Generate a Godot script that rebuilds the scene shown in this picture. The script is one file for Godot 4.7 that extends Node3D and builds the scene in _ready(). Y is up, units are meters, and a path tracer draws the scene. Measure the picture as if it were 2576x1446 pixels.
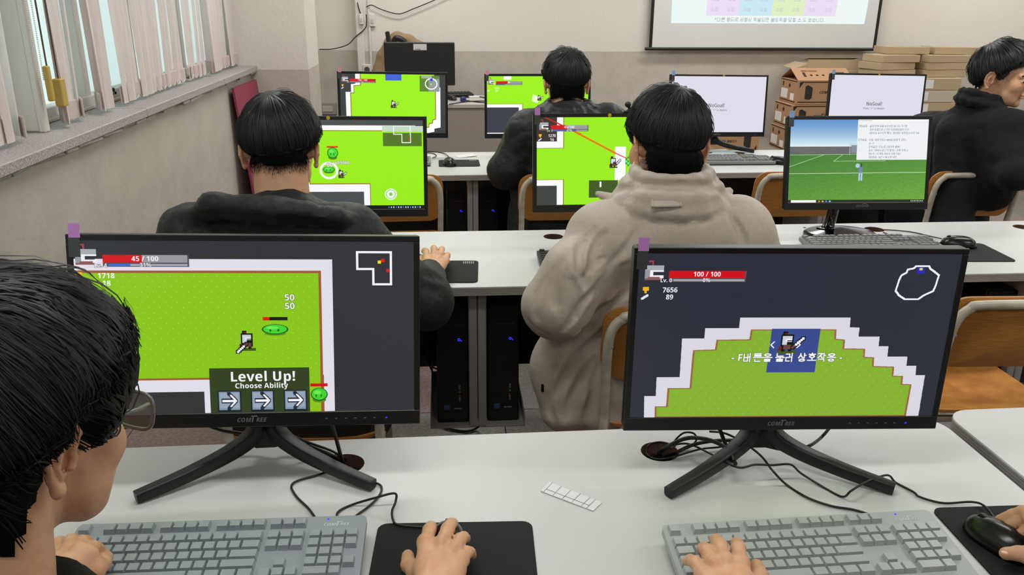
extends Node3D
# A school computer room seen from behind the last row: three rows of desks, students playing games, a projection screen in front.

# ---- lens: turns a pixel of the 2576 x 1446 frame into a direction; distances come from the plane a thing stands on
const FOC := 2081.0
const EYE := Vector3(0, 1.49, 0)
const DESK := 0.72
var cr: Vector3
var cu: Vector3
var cf: Vector3
var used := {}
var mats := {}
var meshes := {}
var rng := RandomNumberGenerator.new()

func ray(px: float, py: float) -> Vector3:
	return cf + cr * ((px - 1288.0) / FOC) - cu * ((py - 723.0) / FOC)
func oy(px: float, py: float, h := DESK) -> Vector3:
	var d := ray(px, py)
	return EYE + d * ((h - EYE.y) / d.y)
func oz(px: float, py: float, z: float) -> Vector3:
	var d := ray(px, py)
	return EYE + d * (z / d.z)
func ox(px: float, py: float, x: float) -> Vector3:
	var d := ray(px, py)
	return EYE + d * (x / d.x)

func _ready() -> void:
	rng.seed = 7
	view_and_light()
	make_materials()
	build_room()
	build_windows()
	build_front_wall_things()
	build_desks()
	build_monitors()
	build_desk_things()
	build_chairs()
	build_boxes()
	build_people()

func view_and_light() -> void:
	var yaw := deg_to_rad(5.244)
	var pitch := deg_to_rad(19.315)
	var roll := deg_to_rad(0.431)
	cf = Vector3(sin(yaw) * cos(pitch), -sin(pitch), -cos(yaw) * cos(pitch))
	var r := Vector3(cos(yaw), 0, sin(yaw))
	var u := r.cross(cf)
	cr = r * cos(roll) + u * sin(roll)
	cu = u * cos(roll) - r * sin(roll)
	var cam := Camera3D.new()
	cam.name = "camera"
	cam.transform = Transform3D(Basis(cr, cu, -cf), EYE)
	cam.fov = rad_to_deg(2.0 * atan(723.0 / FOC))
	cam.near = 0.05
	cam.far = 100.0
	add_child(cam)
	cam.current = true
	var env := Environment.new()
	env.background_mode = Environment.BG_SKY
	var sky := Sky.new()
	var sm := ProceduralSkyMaterial.new()
	sm.sky_top_color = Color(0.84, 0.90, 0.91)
	sm.sky_horizon_color = Color(0.88, 0.925, 0.925)
	sm.ground_bottom_color = Color(0.45, 0.47, 0.46)
	sm.ground_horizon_color = Color(0.62, 0.66, 0.66)
	sky.sky_material = sm
	env.sky = sky
	env.background_energy_multiplier = SKY_E
	env.tonemap_mode = Environment.TONE_MAPPER_LINEAR
	env.tonemap_exposure = 1.0
	env.sdfgi_enabled = true
	env.ssao_enabled = true
	env.ssil_enabled = true
	var we := WorldEnvironment.new()
	we.name = "world_environment"
	we.environment = env
	add_child(we)
	# fluorescent panels: rows across the ceiling (mostly out of the frame)
	for zi in 5:
		for xi in 3:
			var p := Vector3(-0.15 + xi * 2.5, 2.62, 0.9 - zi * 1.85)
			ceiling_lamp(p, [0.75, 0.95, 1.25, 1.55, 1.7][zi])

const SKY_E := 4.2
const LAMP_E := 1.33

func ceiling_lamp(p: Vector3, share: float) -> void:
	var t := thing("ceiling_light", "white recessed fluorescent ceiling panel above the desk rows", "ceiling light", "fluorescent ceiling panels", p)
	var g := Geo.new()
	for s in [-1, 1]:
		g.box(Vector3(0, 0.0, s * 0.16), Vector3(1.3, 0.06, 0.025))
		g.box(Vector3(s * 0.64, 0.0, 0), Vector3(0.025, 0.06, 0.30))
	g.box(Vector3(0, 0.026, 0), Vector3(1.26, 0.01, 0.30))
	part(t, "frame", g, mat("white_paint", Color(0.86, 0.86, 0.84), 0.5))
	var e := Geo.new()
	e.box(Vector3(0, -0.005, 0), Vector3(1.25, 0.012, 0.29))
	var em := mat("lamp_glow", Color(0.9, 0.9, 0.88), 0.5)
	em.emission_enabled = true
	em.emission = Color(1.0, 0.99, 0.965)
	em.emission_energy_multiplier = 1.0
	part(t, "light_diffuser", e, em)
	var l := AreaLight3D.new()
	l.name = "fluorescent_light"
	l.area_size = Vector2(1.25, 0.29)
	l.area_normalize_energy = true
	l.light_color = Color(1.0, 0.998, 0.99)
	l.light_energy = LAMP_E * share
	l.shadow_enabled = true
	l.position = Vector3(0, -0.03, 0)
	l.rotation = Vector3(-PI / 2, 0, 0)
	l.area_range = 14.0
	l.area_attenuation = 2.0
	t.add_child(l)

# ---- nodes
func numbered(n: String) -> String:
	if not used.has(n):
		used[n] = 0
		return n
	used[n] += 1
	return "%s_%03d" % [n, used[n]]

func thing(n: String, label: String, category: String, group := "", p := Vector3.ZERO, b := Basis.IDENTITY) -> Node3D:
	var o := Node3D.new()
	o.name = numbered(n)
	o.transform = Transform3D(b, p)
	add_child(o)
	tag(o, label, category, group)
	return o

func tag(o: Node, label: String, category: String, group := "") -> void:
	o.set_meta("label", label)
	o.set_meta("category", category)
	if group != "":
		o.set_meta("group", group)

func struct(n: String, p := Vector3.ZERO) -> Node3D:
	var o := Node3D.new()
	o.name = numbered(n)
	o.position = p
	o.set_meta("kind", "structure")
	add_child(o)
	return o

func part(parent: Node, n: String, g: Geo, m: Material, xf := Transform3D.IDENTITY) -> MeshInstance3D:
	return inst(parent, n, g.mesh(m), xf)

func inst(parent: Node, n: String, me: Mesh, xf := Transform3D.IDENTITY) -> MeshInstance3D:
	var o := MeshInstance3D.new()
	o.name = n
	o.mesh = me
	o.transform = xf
	parent.add_child(o, true)
	return o

func copy(o: Node3D, label := "", xf = null) -> Node3D:
	var c: Node3D = o.duplicate()
	var base := String(o.name)
	var re := RegEx.create_from_string("_\\d{3}$")
	c.name = numbered(re.sub(base, ""))
	add_child(c)
	if label != "":
		c.set_meta("label", label)
	if xf != null:
		c.transform = xf
	return c

func mat(n: String, c := Color.WHITE, rough := 0.6, metal := 0.0, spec := 0.5) -> StandardMaterial3D:
	if mats.has(n):
		return mats[n]
	var m := StandardMaterial3D.new()
	m.resource_name = n
	m.albedo_color = c
	m.roughness = rough
	m.metallic = metal
	m.metallic_specular = spec
	mats[n] = m
	return m

func text(parent: Node, n: String, s: String, h: float, m: Material, xf: Transform3D, weight := 700, italic := false, family := "Droid Sans") -> MeshInstance3D:
	var tm := TextMesh.new()
	var f := SystemFont.new()
	f.font_names = [family]
	f.font_weight = weight
	tm.font = f
	tm.text = s
	tm.font_size = 32
	tm.pixel_size = h / 24.0
	tm.depth = 0.0006
	tm.curve_step = 2.0
	tm.material = m
	var x := xf
	if italic:
		x.basis = x.basis * Basis(Vector3(1, 0, 0), Vector3(0.22, 1, 0), Vector3(0, 0, 1))
	return inst(parent, n, tm, x)

# ---- geometry
class Geo:
	var v := PackedVector3Array()
	var n := PackedVector3Array()
	var uv := PackedVector2Array()
	var c := PackedColorArray()
	var ix := PackedInt32Array()
	var xf := Transform3D.IDENTITY
	func mesh(m: Material) -> ArrayMesh:
		var a := []
		a.resize(Mesh.ARRAY_MAX)
		a[Mesh.ARRAY_VERTEX] = v
		a[Mesh.ARRAY_NORMAL] = n
		if uv.size() == v.size():
			a[Mesh.ARRAY_TEX_UV] = uv
		if c.size() == v.size():
			a[Mesh.ARRAY_COLOR] = c
		a[Mesh.ARRAY_INDEX] = ix
		var am := ArrayMesh.new()
		if v.size():
			am.add_surface_from_arrays(Mesh.PRIMITIVE_TRIANGLES, a)
			am.surface_set_material(0, m)
		return am
	func tri(a: Vector3, b: Vector3, d: Vector3, hint: Vector3) -> void:
		var q := (b - a).cross(d - a)
		if q.length_squared() < 1e-20:
			return
		q = q.normalized()
		var k := v.size()
		if q.dot((a + b + d) / 3.0 - hint) < 0.0:
			q = -q
			v.append(xf * a); v.append(xf * b); v.append(xf * d)
		else:
			v.append(xf * a); v.append(xf * d); v.append(xf * b)
		q = (xf.basis * q).normalized()
		for j in 3:
			n.append(q)
			ix.append(k + j)
	func quad(a: Vector3, b: Vector3, d: Vector3, e: Vector3, hint: Vector3) -> void:
		tri(a, b, d, hint)
		tri(a, d, e, hint)
	func box(p: Vector3, s: Vector3, bs := Basis.IDENTITY) -> void:
		rbox(p, s, 0.0, bs)
	func rbox(p: Vector3, s: Vector3, b := 0.002, bs := Basis.IDENTITY) -> void:
		var h := s * 0.5
		b = minf(b, minf(h.x, minf(h.y, h.z)) * 0.95)
		var old := xf
		xf = old * Transform3D(bs, p)
		var i := h - Vector3(b, b, b)
		var O := Vector3.ZERO
		for sg in [-1.0, 1.0]:
			quad(Vector3(sg * h.x, -i.y, -i.z), Vector3(sg * h.x, i.y, -i.z), Vector3(sg * h.x, i.y, i.z), Vector3(sg * h.x, -i.y, i.z), O)
			quad(Vector3(-i.x, sg * h.y, -i.z), Vector3(i.x, sg * h.y, -i.z), Vector3(i.x, sg * h.y, i.z), Vector3(-i.x, sg * h.y, i.z), O)
			quad(Vector3(-i.x, -i.y, sg * h.z), Vector3(i.x, -i.y, sg * h.z), Vector3(i.x, i.y, sg * h.z), Vector3(-i.x, i.y, sg * h.z), O)
		if b > 0.0:
			for s1 in [-1.0, 1.0]:
				for s2 in [-1.0, 1.0]:
					quad(Vector3(s1 * h.x, s2 * i.y, -i.z), Vector3(s1 * h.x, s2 * i.y, i.z), Vector3(s1 * i.x, s2 * h.y, i.z), Vector3(s1 * i.x, s2 * h.y, -i.z), O)
					quad(Vector3(s1 * h.x, -i.y, s2 * i.z), Vector3(s1 * h.x, i.y, s2 * i.z), Vector3(s1 * i.x, i.y, s2 * h.z), Vector3(s1 * i.x, -i.y, s2 * h.z), O)
					quad(Vector3(-i.x, s1 * h.y, s2 * i.z), Vector3(i.x, s1 * h.y, s2 * i.z), Vector3(i.x, s1 * i.y, s2 * h.z), Vector3(-i.x, s1 * i.y, s2 * h.z), O)
					for s3 in [-1.0, 1.0]:
						tri(Vector3(s1 * h.x, s2 * i.y, s3 * i.z), Vector3(s1 * i.x, s2 * h.y, s3 * i.z), Vector3(s1 * i.x, s2 * i.y, s3 * h.z), O)
		xf = old
	# rings of points joined to a smooth skin; normals averaged
	func skin(rings: Array, close_ring := true, cap := true, flip := false) -> void:
		var m: int = rings[0].size()
		var r := rings.size()
		var k0 := v.size()
		var pts := PackedVector3Array()
		var nn := PackedVector3Array()
		for ring in rings:
			for p in ring:
				pts.append(p)
				nn.append(Vector3.ZERO)
		var idx := PackedInt32Array()
		for a in r - 1:
			for b in (m if close_ring else m - 1):
				var b2 := (b + 1) % m
				var q := [a * m + b, a * m + b2, (a + 1) * m + b2, (a + 1) * m + b]
				if flip:
					q.reverse()
				for t in [[0, 1, 2], [0, 2, 3]]:
					var i0: int = q[t[0]]
					var i1: int = q[t[1]]
					var i2: int = q[t[2]]
					var fn := (pts[i2] - pts[i0]).cross(pts[i1] - pts[i0])
					nn[i0] += fn; nn[i1] += fn; nn[i2] += fn
					idx.append(i0); idx.append(i1); idx.append(i2)
		for i in pts.size():
			v.append(xf * pts[i])
			n.append((xf.basis * nn[i]).normalized())
		for i in idx:
			ix.append(k0 + i)
		if cap and close_ring:
			for e in [0, r - 1]:
				var cen := Vector3.ZERO
				for p in rings[e]:
					cen += p
				cen /= m
				var o: Vector3 = rings[1 if e == 0 else r - 2][0]
				var o2: Vector3 = rings[1 if e == 0 else r - 2][m / 2]
				for b in m:
					tri(cen, rings[e][b], rings[e][(b + 1) % m], (o + o2) * 0.5)
	func tube(pts: Array, rad, sides := 8, cap := true) -> void:
		var rings := []
		var t := Vector3.ZERO
		var nrm := Vector3.ZERO
		for i in pts.size():
			var a: Vector3 = pts[maxi(i - 1, 0)]
			var b: Vector3 = pts[mini(i + 1, pts.size() - 1)]
			t = (b - a).normalized()
			if i == 0:
				nrm = t.cross(Vector3.UP if absf(t.y) < 0.9 else Vector3.RIGHT).normalized()
			else:
				nrm = (nrm - t * nrm.dot(t)).normalized()
			var bi := t.cross(nrm)
			var r: float = rad[i] if rad is Array else rad
			var ring := PackedVector3Array()
			for s in sides:
				var an := TAU * s / sides
				ring.append(pts[i] + (nrm * cos(an) + bi * sin(an)) * r)
			rings.append(ring)
		skin(rings, true, cap)
	func lathe(prof: Array, segs := 20, x := Transform3D.IDENTITY) -> void:
		var old := xf
		xf = old * x
		for i in prof.size() - 1:
			var rings := []
			for p in [prof[i], prof[i + 1]]:
				var ring := PackedVector3Array()
				for s in segs:
					var an := -TAU * s / segs
					ring.append(Vector3(p.x * cos(an), p.y, p.x * sin(an)))
				rings.append(ring)
			skin(rings, true, false)
		xf = old
	# a flat shape in x, y given as outline, from z0 to z1
	func prism(poly: PackedVector2Array, z0: float, z1: float, x := Transform3D.IDENTITY) -> void:
		var old := xf
		xf = old * x
		var tr := Geometry2D.triangulate_polygon(poly)
		var mid := (z0 + z1) * 0.5
		for i in range(0, tr.size(), 3):
			for z in [z0, z1]:
				var a := Vector3(poly[tr[i]].x, poly[tr[i]].y, z)
				var b := Vector3(poly[tr[i + 1]].x, poly[tr[i + 1]].y, z)
				var d := Vector3(poly[tr[i + 2]].x, poly[tr[i + 2]].y, z)
				tri(a, b, d, (a + b + d) / 3.0 + Vector3(0, 0, mid - z))
		var cw := Geometry2D.is_polygon_clockwise(poly)
		for i in poly.size():
			var p := poly[i]
			var q := poly[(i + 1) % poly.size()]
			var out := (q - p).orthogonal() * (1.0 if not cw else -1.0)
			# orthogonal() turns left of the edge; the inside of a counter-clockwise outline lies there
			var hint := Vector3((p.x + q.x) * 0.5, (p.y + q.y) * 0.5, mid)
			var o3 := Vector3(out.x, out.y, 0).normalized() * 0.01
			var inside := Geometry2D.is_point_in_polygon((p + q) * 0.5 + out.normalized() * 1e-4, poly)
			quad(Vector3(p.x, p.y, z0), Vector3(q.x, q.y, z0), Vector3(q.x, q.y, z1), Vector3(p.x, p.y, z1), hint + (o3 if inside else -o3))
		xf = old
	func rect_uv(a: Vector3, b: Vector3, d: Vector3, e: Vector3) -> void:
		# a..e: lower left, lower right, upper right, upper left, seen from the front
		var k := v.size()
		var nr := (b - a).cross(e - a).normalized()
		for p in [a, b, d, e]:
			v.append(xf * p)
			n.append((xf.basis * nr).normalized())
		for t in [Vector2(0, 1), Vector2(1, 1), Vector2(1, 0), Vector2(0, 0)]:
			uv.append(t)
		for i in [0, 2, 1, 0, 3, 2]:
			ix.append(k + i)

func rrect(w: float, h: float, r: float, seg := 4) -> PackedVector2Array:
	var o := PackedVector2Array()
	for q in 4:
		var cx: float = [1, -1, -1, 1][q] * (w * 0.5 - r)
		var cy: float = [1, 1, -1, -1][q] * (h * 0.5 - r)
		for i in seg + 1:
			var a := (q + float(i) / seg) * PI * 0.5
			o.append(Vector2(cx + cos(a) * r, cy + sin(a) * r))
	return o

func curve(pts: Array, step := 8) -> Array:
	# Catmull-Rom through the points
	var o := []
	for i in pts.size() - 1:
		var p0: Vector3 = pts[maxi(i - 1, 0)]
		var p1: Vector3 = pts[i]
		var p2: Vector3 = pts[i + 1]
		var p3: Vector3 = pts[mini(i + 2, pts.size() - 1)]
		for s in step:
			var t := float(s) / step
			o.append(p1.cubic_interpolate(p2, p0, p3, t))
	o.append(pts[pts.size() - 1])
	return o

func noise_tex(freq: float, c0: Color, c1: Color, size := 512, kind := FastNoiseLite.TYPE_SIMPLEX, oct := 4, sd := 1) -> NoiseTexture2D:
	var f := FastNoiseLite.new()
	f.noise_type = kind
	f.frequency = freq
	f.fractal_octaves = oct
	f.seed = sd
	var t := NoiseTexture2D.new()
	t.width = size
	t.height = size
	t.seamless = true
	t.noise = f
	var gr := Gradient.new()
	gr.set_color(0, c0)
	gr.set_color(1, c1)
	t.color_ramp = gr
	return t

func noise_normal(freq: float, strength: float, size := 512, sd := 3) -> NoiseTexture2D:
	var t := noise_tex(freq, Color.BLACK, Color.WHITE, size, FastNoiseLite.TYPE_SIMPLEX, 4, sd)
	t.color_ramp = null
	t.as_normal_map = true
	t.bump_strength = strength
	return t

# ---- materials and the room
func make_materials() -> void:
	var up := mat("cream_wall_paint", Color(0.85, 0.83, 0.795), 0.75)
	up.normal_enabled = true
	up.normal_texture = noise_normal(0.05, 2.0, 256, 4)
	up.normal_scale = 0.2
	up.uv1_triplanar = true
	up.uv1_world_triplanar = true
	up.uv1_scale = Vector3.ONE * 2.0
	var lo := mat("greige_wall_paint", Color(0.745, 0.715, 0.675), 0.7)
	lo.albedo_texture = noise_tex(0.006, Color(0.95, 0.95, 0.95), Color(1, 1, 1), 512, FastNoiseLite.TYPE_SIMPLEX, 5, 8)
	lo.normal_enabled = true
	lo.normal_texture = up.normal_texture
	lo.normal_scale = 0.2
	lo.uv1_triplanar = true
	lo.uv1_world_triplanar = true
	lo.uv1_scale = Vector3.ONE * 1.5
	var gr := mat("granite", Color(0.80, 0.775, 0.76), 0.55)
	gr.albedo_texture = noise_tex(0.09, Color(0.62, 0.6, 0.6), Color(1, 1, 1), 512, FastNoiseLite.TYPE_SIMPLEX, 5, 2)
	gr.uv1_triplanar = true
	gr.uv1_scale = Vector3.ONE * 2.2
	var fr := mat("frosted_glass", Color(0.93, 0.955, 0.945), 0.45)
	fr.backlight_enabled = true
	fr.backlight = Color(0.97, 1.0, 1.0)
	mat("window_frame", Color(0.82, 0.80, 0.77), 0.45)
	var sl := mat("blind_cloth", Color(0.89, 0.85, 0.84), 0.85)
	sl.backlight_enabled = true
	sl.backlight = Color(0.66, 0.62, 0.61)
	sl.albedo_texture = noise_tex(0.02, Color(0.93, 0.92, 0.9), Color(1, 1, 1), 256, FastNoiseLite.TYPE_SIMPLEX, 4, 5)
	sl.uv1_triplanar = true
	sl.uv1_scale = Vector3(5, 0.8, 5)
	mat("blind_weight", Color(0.76, 0.70, 0.68), 0.8)
	mat("yellow_wood", Color(0.72, 0.60, 0.30), 0.5)
	mat("black_plastic", Color(0.055, 0.058, 0.062), 0.42)
	mat("black_gloss", Color(0.03, 0.032, 0.036), 0.12)
	mat("black_cord", Color(0.055, 0.05, 0.05), 0.45)
	mat("grey_steel", Color(0.58, 0.57, 0.55), 0.5)
	mat("dark_steel", Color(0.10, 0.10, 0.105), 0.5)
	mat("white_plastic", Color(0.83, 0.82, 0.79), 0.4)
	mat("paper", Color(0.87, 0.87, 0.87), 0.8)

func two_tone(o: Node3D, p: Vector3, s: Vector3, line := 1.05) -> void:
	# p: lowest corner, s: size; lower and upper paint meet at the line
	var g := Geo.new()
	g.box(p + Vector3(s.x, line, s.z) * 0.5, Vector3(s.x, line, s.z))
	part(o, "lower_paint", g, mats.greige_wall_paint)
	var u := Geo.new()
	u.box(p + Vector3(s.x * 0.5, (line + s.y) * 0.5, s.z * 0.5), Vector3(s.x, s.y - line, s.z))
	part(o, "upper_paint", u, mats.cream_wall_paint)

const CEIL := 2.68
const WIN := -1.16   # room face of the window wall
func build_room() -> void:
	var f := struct("floor")
	var g := Geo.new()
	g.box(Vector3(2.4, -0.06, -2.4), Vector3(8.2, 0.1, 10.6))
	part(f, "screed", g, mat("screed", Color(0.35, 0.33, 0.31), 0.9))
	var tones := [Color(0.60, 0.52, 0.49), Color(0.56, 0.55, 0.51), Color(0.53, 0.52, 0.485), Color(0.62, 0.55, 0.52)]
	var tiles := []
	for i in 4:
		var tm := mat("floor_tile_%d" % i, tones[i], 0.35)
		tm.albedo_texture = noise_tex(0.12, Color(0.72, 0.72, 0.72), Color(1, 1, 1), 256, FastNoiseLite.TYPE_SIMPLEX, 4, 20 + i)
		tm.uv1_triplanar = true
		tm.uv1_world_triplanar = true
		tm.uv1_scale = Vector3.ONE * 1.6
		var tg := Geo.new()
		tg.rbox(Vector3(0, -0.005, 0), Vector3(0.447, 0.01, 0.447), 0.0015)
		tiles.append(tg.mesh(tm))
	for ix in 17:
		for iz in 17:
			var k := 0 if (ix + iz * 2) % 5 < 2 else 1 + (ix * 7 + iz * 3) % 3
			inst(f, "tile", tiles[k], Transform3D(Basis.IDENTITY, Vector3(-1.35 + ix * 0.45, 0, -7.1 + iz * 0.45)))
	var c := struct("ceiling")
	g = Geo.new()
	g.box(Vector3(2.4, CEIL + 0.05, -2.4), Vector3(8.2, 0.1, 10.6))
	part(c, "ceiling_board", g, mat("ceiling_paint", Color(0.84, 0.83, 0.80), 0.8))
	var wf := struct("wall_front")
	two_tone(wf, Vector3(-0.665, 0, -7.6), Vector3(7.0, CEIL, 0.2))
	two_tone(wf, Vector3(-1.7, 0, -7.7), Vector3(1.035, CEIL, 0.16))
	var wr := struct("wall_right")
	two_tone(wr, Vector3(6.2, 0, -7.6), Vector3(0.15, CEIL, 10.4))
	var wb := struct("wall_back")
	two_tone(wb, Vector3(-1.7, 0, 2.6), Vector3(8.0, CEIL, 0.15))
	var pl := struct("pillar")
	two_tone(pl, Vector3(-1.7, 0, -5.99), Vector3(0.90, CEIL, 0.5))
	var wl := struct("wall_left")
	g = Geo.new()
	g.box(Vector3(WIN - 0.2, 0.52, -1.45), Vector3(0.4, 1.04, 8.1))
	part(wl, "parapet", g, mats.greige_wall_paint)
	g = Geo.new()
	g.box(Vector3(-1.42, 2.56, -1.45), Vector3(0.2, 0.24, 8.1))
	g.box(Vector3(-1.42, 1.34, 1.8), Vector3(0.2, 2.68, 1.6))
	g.box(Vector3(-1.62, 1.34, -6.7), Vector3(0.16, 2.68, 1.8))
	part(wl, "lintel", g, mats.cream_wall_paint)
	# granite sill in slabs, with chipped plaster under its front edge
	var sill := struct("window_sill")
	var zz := [1.0, -0.4, -1.95, -3.36, -4.62, -5.49]
	for i in 5:
		g = Geo.new()
		var l: float = zz[i] - zz[i + 1]
		g.rbox(Vector3(-1.2475, 1.0585, (zz[i] + zz[i + 1]) * 0.5), Vector3(0.265, 0.033, l - 0.003), 0.003)
		part(sill, "slab", g, mats.granite)
	var rag := Geo.new()
	var r2 := RandomNumberGenerator.new()
	r2.seed = 5
	var z := -1.2
	while z > -5.45:
		var l := r2.randf_range(0.05, 0.22)
		var h := r2.randf_range(0.003, 0.016)
		rag.rbox(Vector3(-1.15, 1.042 - h * 0.5, z - l * 0.5), Vector3(0.04 + r2.randf() * 0.02, h, l), 0.003, Basis(Vector3.RIGHT, r2.randf_range(-0.05, 0.05)))
		z -= l + r2.randf_range(0.0, 0.02)
	part(sill, "plaster_edge", rag, mats.granite)
	var bd := thing("magenta_board", "thin magenta board leaning against the wall under the window sill", "board", "", Vector3(-1.14, 0, -5.13))
	g = Geo.new()
	var t0 := ox(588, 222, WIN + 0.035)
	var t1 := ox(645, 200, WIN + 0.035)
	var b0 := Vector3(WIN + 0.13, 0.0, t0.z)
	var b1 := Vector3(WIN + 0.13, 0.0, t1.z)
	var o := bd.position
	var th := Vector3(0.012, 0.0, 0)
	var cen := (t0 + t1 + b0 + b1) * 0.25 - o
	for q in [[t0, t1, b1, b0], [t0 - th, t1 - th, b1 - th, b0 - th], [t0, t1, t1 - th, t0 - th], [b0, b1, b1 - th, b0 - th], [t0, b0, b0 - th, t0 - th], [t1, b1, b1 - th, t1 - th]]:
		g.quad(q[0] - o, q[1] - o, q[2] - o, q[3] - o, cen)
	part(bd, "panel", g, mat("magenta_sheet", Color(0.56, 0.20, 0.29), 0.6))

func build_windows() -> void:
	var spans := [[0.98, -0.9], [-0.9, -2.76], [-2.83, -4.25], [-4.25, -5.48]]
	for i in spans.size():
		var z0: float = spans[i][0]
		var z1: float = spans[i][1]
		var w := struct("window_%d" % (i + 1))
		var g := Geo.new()
		var X := -1.375
		for yy in [1.097, 2.42]:
			g.rbox(Vector3(X, yy, (z0 + z1) * 0.5), Vector3(0.09, 0.045, z0 - z1), 0.003)
		for zq in [z0 - 0.025, (z0 + z1) * 0.5 + 0.14, z1 + 0.025]:
			g.rbox(Vector3(X, 1.76, zq), Vector3(0.075, 1.37, 0.05), 0.003)
		g.rbox(Vector3(X + 0.035, 1.082, (z0 + z1) * 0.5), Vector3(0.06, 0.012, z0 - z1), 0.002)
		part(w, "window_frame", g, mats.window_frame)
		var m := (z0 + z1) * 0.5 + 0.14
		for q in [[z0 - 0.04, m], [m, z1 + 0.04]]:
			var p := Geo.new()
			p.box(Vector3(X - 0.01, 1.76, (q[0] + q[1]) * 0.5), Vector3(0.006, 1.36, q[0] - q[1]))
			part(w, "pane", p, mats.frosted_glass)
	var mu := struct("trim_1")
	var g2 := Geo.new()
	g2.rbox(Vector3(-1.335, 1.76, -2.795), Vector3(0.17, 1.37, 0.07), 0.006)
	g2.rbox(Vector3(-1.243, 1.76, -2.772), Vector3(0.022, 1.37, 0.035), 0.004)
	part(mu, "mullion", g2, mats.window_frame)
	g2 = Geo.new()
	var lz := ox(286, 258, -1.335).z
	for q in [[0.0, 0.018, 0.010], [0.016, 0.004, 0.007], [-0.016, 0.004, 0.007]]:
		g2.lathe([Vector2(0.0, 0.012), Vector2(q[2] * 0.8, 0.010), Vector2(q[2], 0.0)], 10, Transform3D(Basis(Vector3.BACK, -PI / 2), Vector3(-1.335, 1.10 + q[1], lz + q[0])))
	part(mu, "latch_knob", g2, mats.black_plastic)
	# vertical blind: each cloth slat with its weight pocket; slats hang beside the frame
	var heads := [[0.7, -2.74], [-2.84, -5.47]]
	var t: Array[Node3D] = []
	t.append(thing("vertical_blind", "pinkish white vertical blind on the window, short run before the thick mullion", "blind", "", Vector3(-1.2, 1.09, -2.4)))
	t.append(thing("vertical_blind", "long pinkish white vertical blind between the thick mullion and the pillar", "blind", "", Vector3(-1.2, 1.09, -3.0)))
	for i in 2:
		var rail := Geo.new()
		rail.rbox(Vector3(0, 2.46 - 1.09, (heads[i][0] + heads[i][1]) * 0.5 - t[i].position.z), Vector3(0.05, 0.04, heads[i][0] - heads[i][1]), 0.004)
		part(t[i], "head_rail", rail, mats.window_frame)
	var xs := [[-30, 4], [-8, -8], [8, 6], [26, 10], [62, 36], [163, 30], [187, -4], [211, 26], [254, 28], [268, -24], [280, 14], [314, 8], [332, -2], [349, -6], [363, 2], [377, -5], [391, 4], [405, -2], [417, 7], [428, 2], [440, -3], [451, -4], [463, 6], [486, 8], [495, 2], [505, 5], [515, 4], [527, 40], [541, 3], [549, -3], [557, 4], [565, 0], [573, -4], [581, 3], [589, -3], [596, 4]]
	var clothg := slat_mesh()
	var potg := Geo.new()
	potg.rbox(Vector3(0, 0.032, 0), Vector3(0.0075, 0.064, 0.088), 0.003)
	var pot := potg.mesh(mats.blind_weight)
	for a in xs:
		var y: float = 419 - 0.40 * a[0] - 28
		var p := ox(a[0], y, -1.225)
		var o := t[0] if a[0] < 100 else t[1]
		var b := Basis(Vector3.UP, deg_to_rad(a[1]))
		var s := inst(o, "slat", clothg[rng.randi() % clothg.size()], Transform3D(b, Vector3(-0.025, 0.0, p.z - o.position.z)))
		inst(s, "weight", pot)
	# far slats out of the frame on the near side
	for k in 16:
		var s := inst(t[0], "slat", clothg[k % clothg.size()], Transform3D(Basis(Vector3.UP, 0.1), Vector3(-0.025, 0, -2.05 + k * 0.085 + 2.4)))
		inst(s, "weight", pot)
	# bead chain between the weights of the long blind
	var ch := Geo.new()
	for i in range(11, xs.size() - 1):
		var y0: float = 419 - 0.40 * xs[i][0] - 28
		var z0 := ox(xs[i][0], y0, -1.225).z
		var z1 := ox(xs[i + 1][0], 419 - 0.40 * xs[i + 1][0] - 28, -1.225).z
		var pts := []
		for j in 7:
			var q := j / 6.0
			pts.append(Vector3(-0.018, 0.02 - 0.02 * sin(PI * q), lerpf(z0, z1, q) - t[1].position.z))
		ch.tube(pts, 0.0016, 4, false)
	part(t[1], "bead_chain", ch, mats.white_plastic)
	# pull cords with two yellow wooden tassels and a bead loop, by the mullion
	var tz := ox(125, 200, -1.2).z
	for q in [[118, 165, 128, 255, 0.010, 0.0], [147, 197, 156, 267, 0.017, 0.0]]:
		var top := ox(q[0], q[1], -1.20)
		var bot := ox(q[2], q[3], -1.20)
		var tn := thing("blind_tassel", "yellow wooden tassel hanging on the blind cord beside the mullion, %s" % ("slim one" if q[4] < 0.012 else "wide lower one"), "tassel", "", top)
		var c := Geo.new()
		var rw: float = q[4]
		c.rbox((bot - top) * 0.5, Vector3(rw * 1.6, top.y - bot.y, rw * 2.2), 0.003, Basis(Vector3.RIGHT, 0.02))
		part(tn, "wooden_weight", c, mats.yellow_wood)
		var d := Geo.new()
		d.tube([Vector3(0, 0, 0), Vector3(0.0, 1.0, 0.004), Vector3(0.0, 2.43 - top.y, 0.0)], 0.0016, 5)
		d.tube([Vector3(0, -0.004, 0.006), Vector3(0.0, 1.0, 0.012), Vector3(0.0, 2.43 - top.y, 0.012)], 0.0014, 5)
		part(tn, "cord", d, mat("brown_cord", Color(0.33, 0.27, 0.24), 0.8))
	var bl := thing("bead_loop", "white bead chain loop hanging in front of the bare window strip by the mullion", "bead chain", "", Vector3(-1.21, 1.3, tz + 0.03))
	var bead := SphereMesh.new()
	bead.radius = 0.0024
	bead.height = 0.0048
	bead.radial_segments = 6
	bead.rings = 3
	bead.material = mats.white_plastic
	var mm := MultiMesh.new()
	mm.transform_format = MultiMesh.TRANSFORM_3D
	mm.mesh = bead
	mm.instance_count = 360
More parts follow.
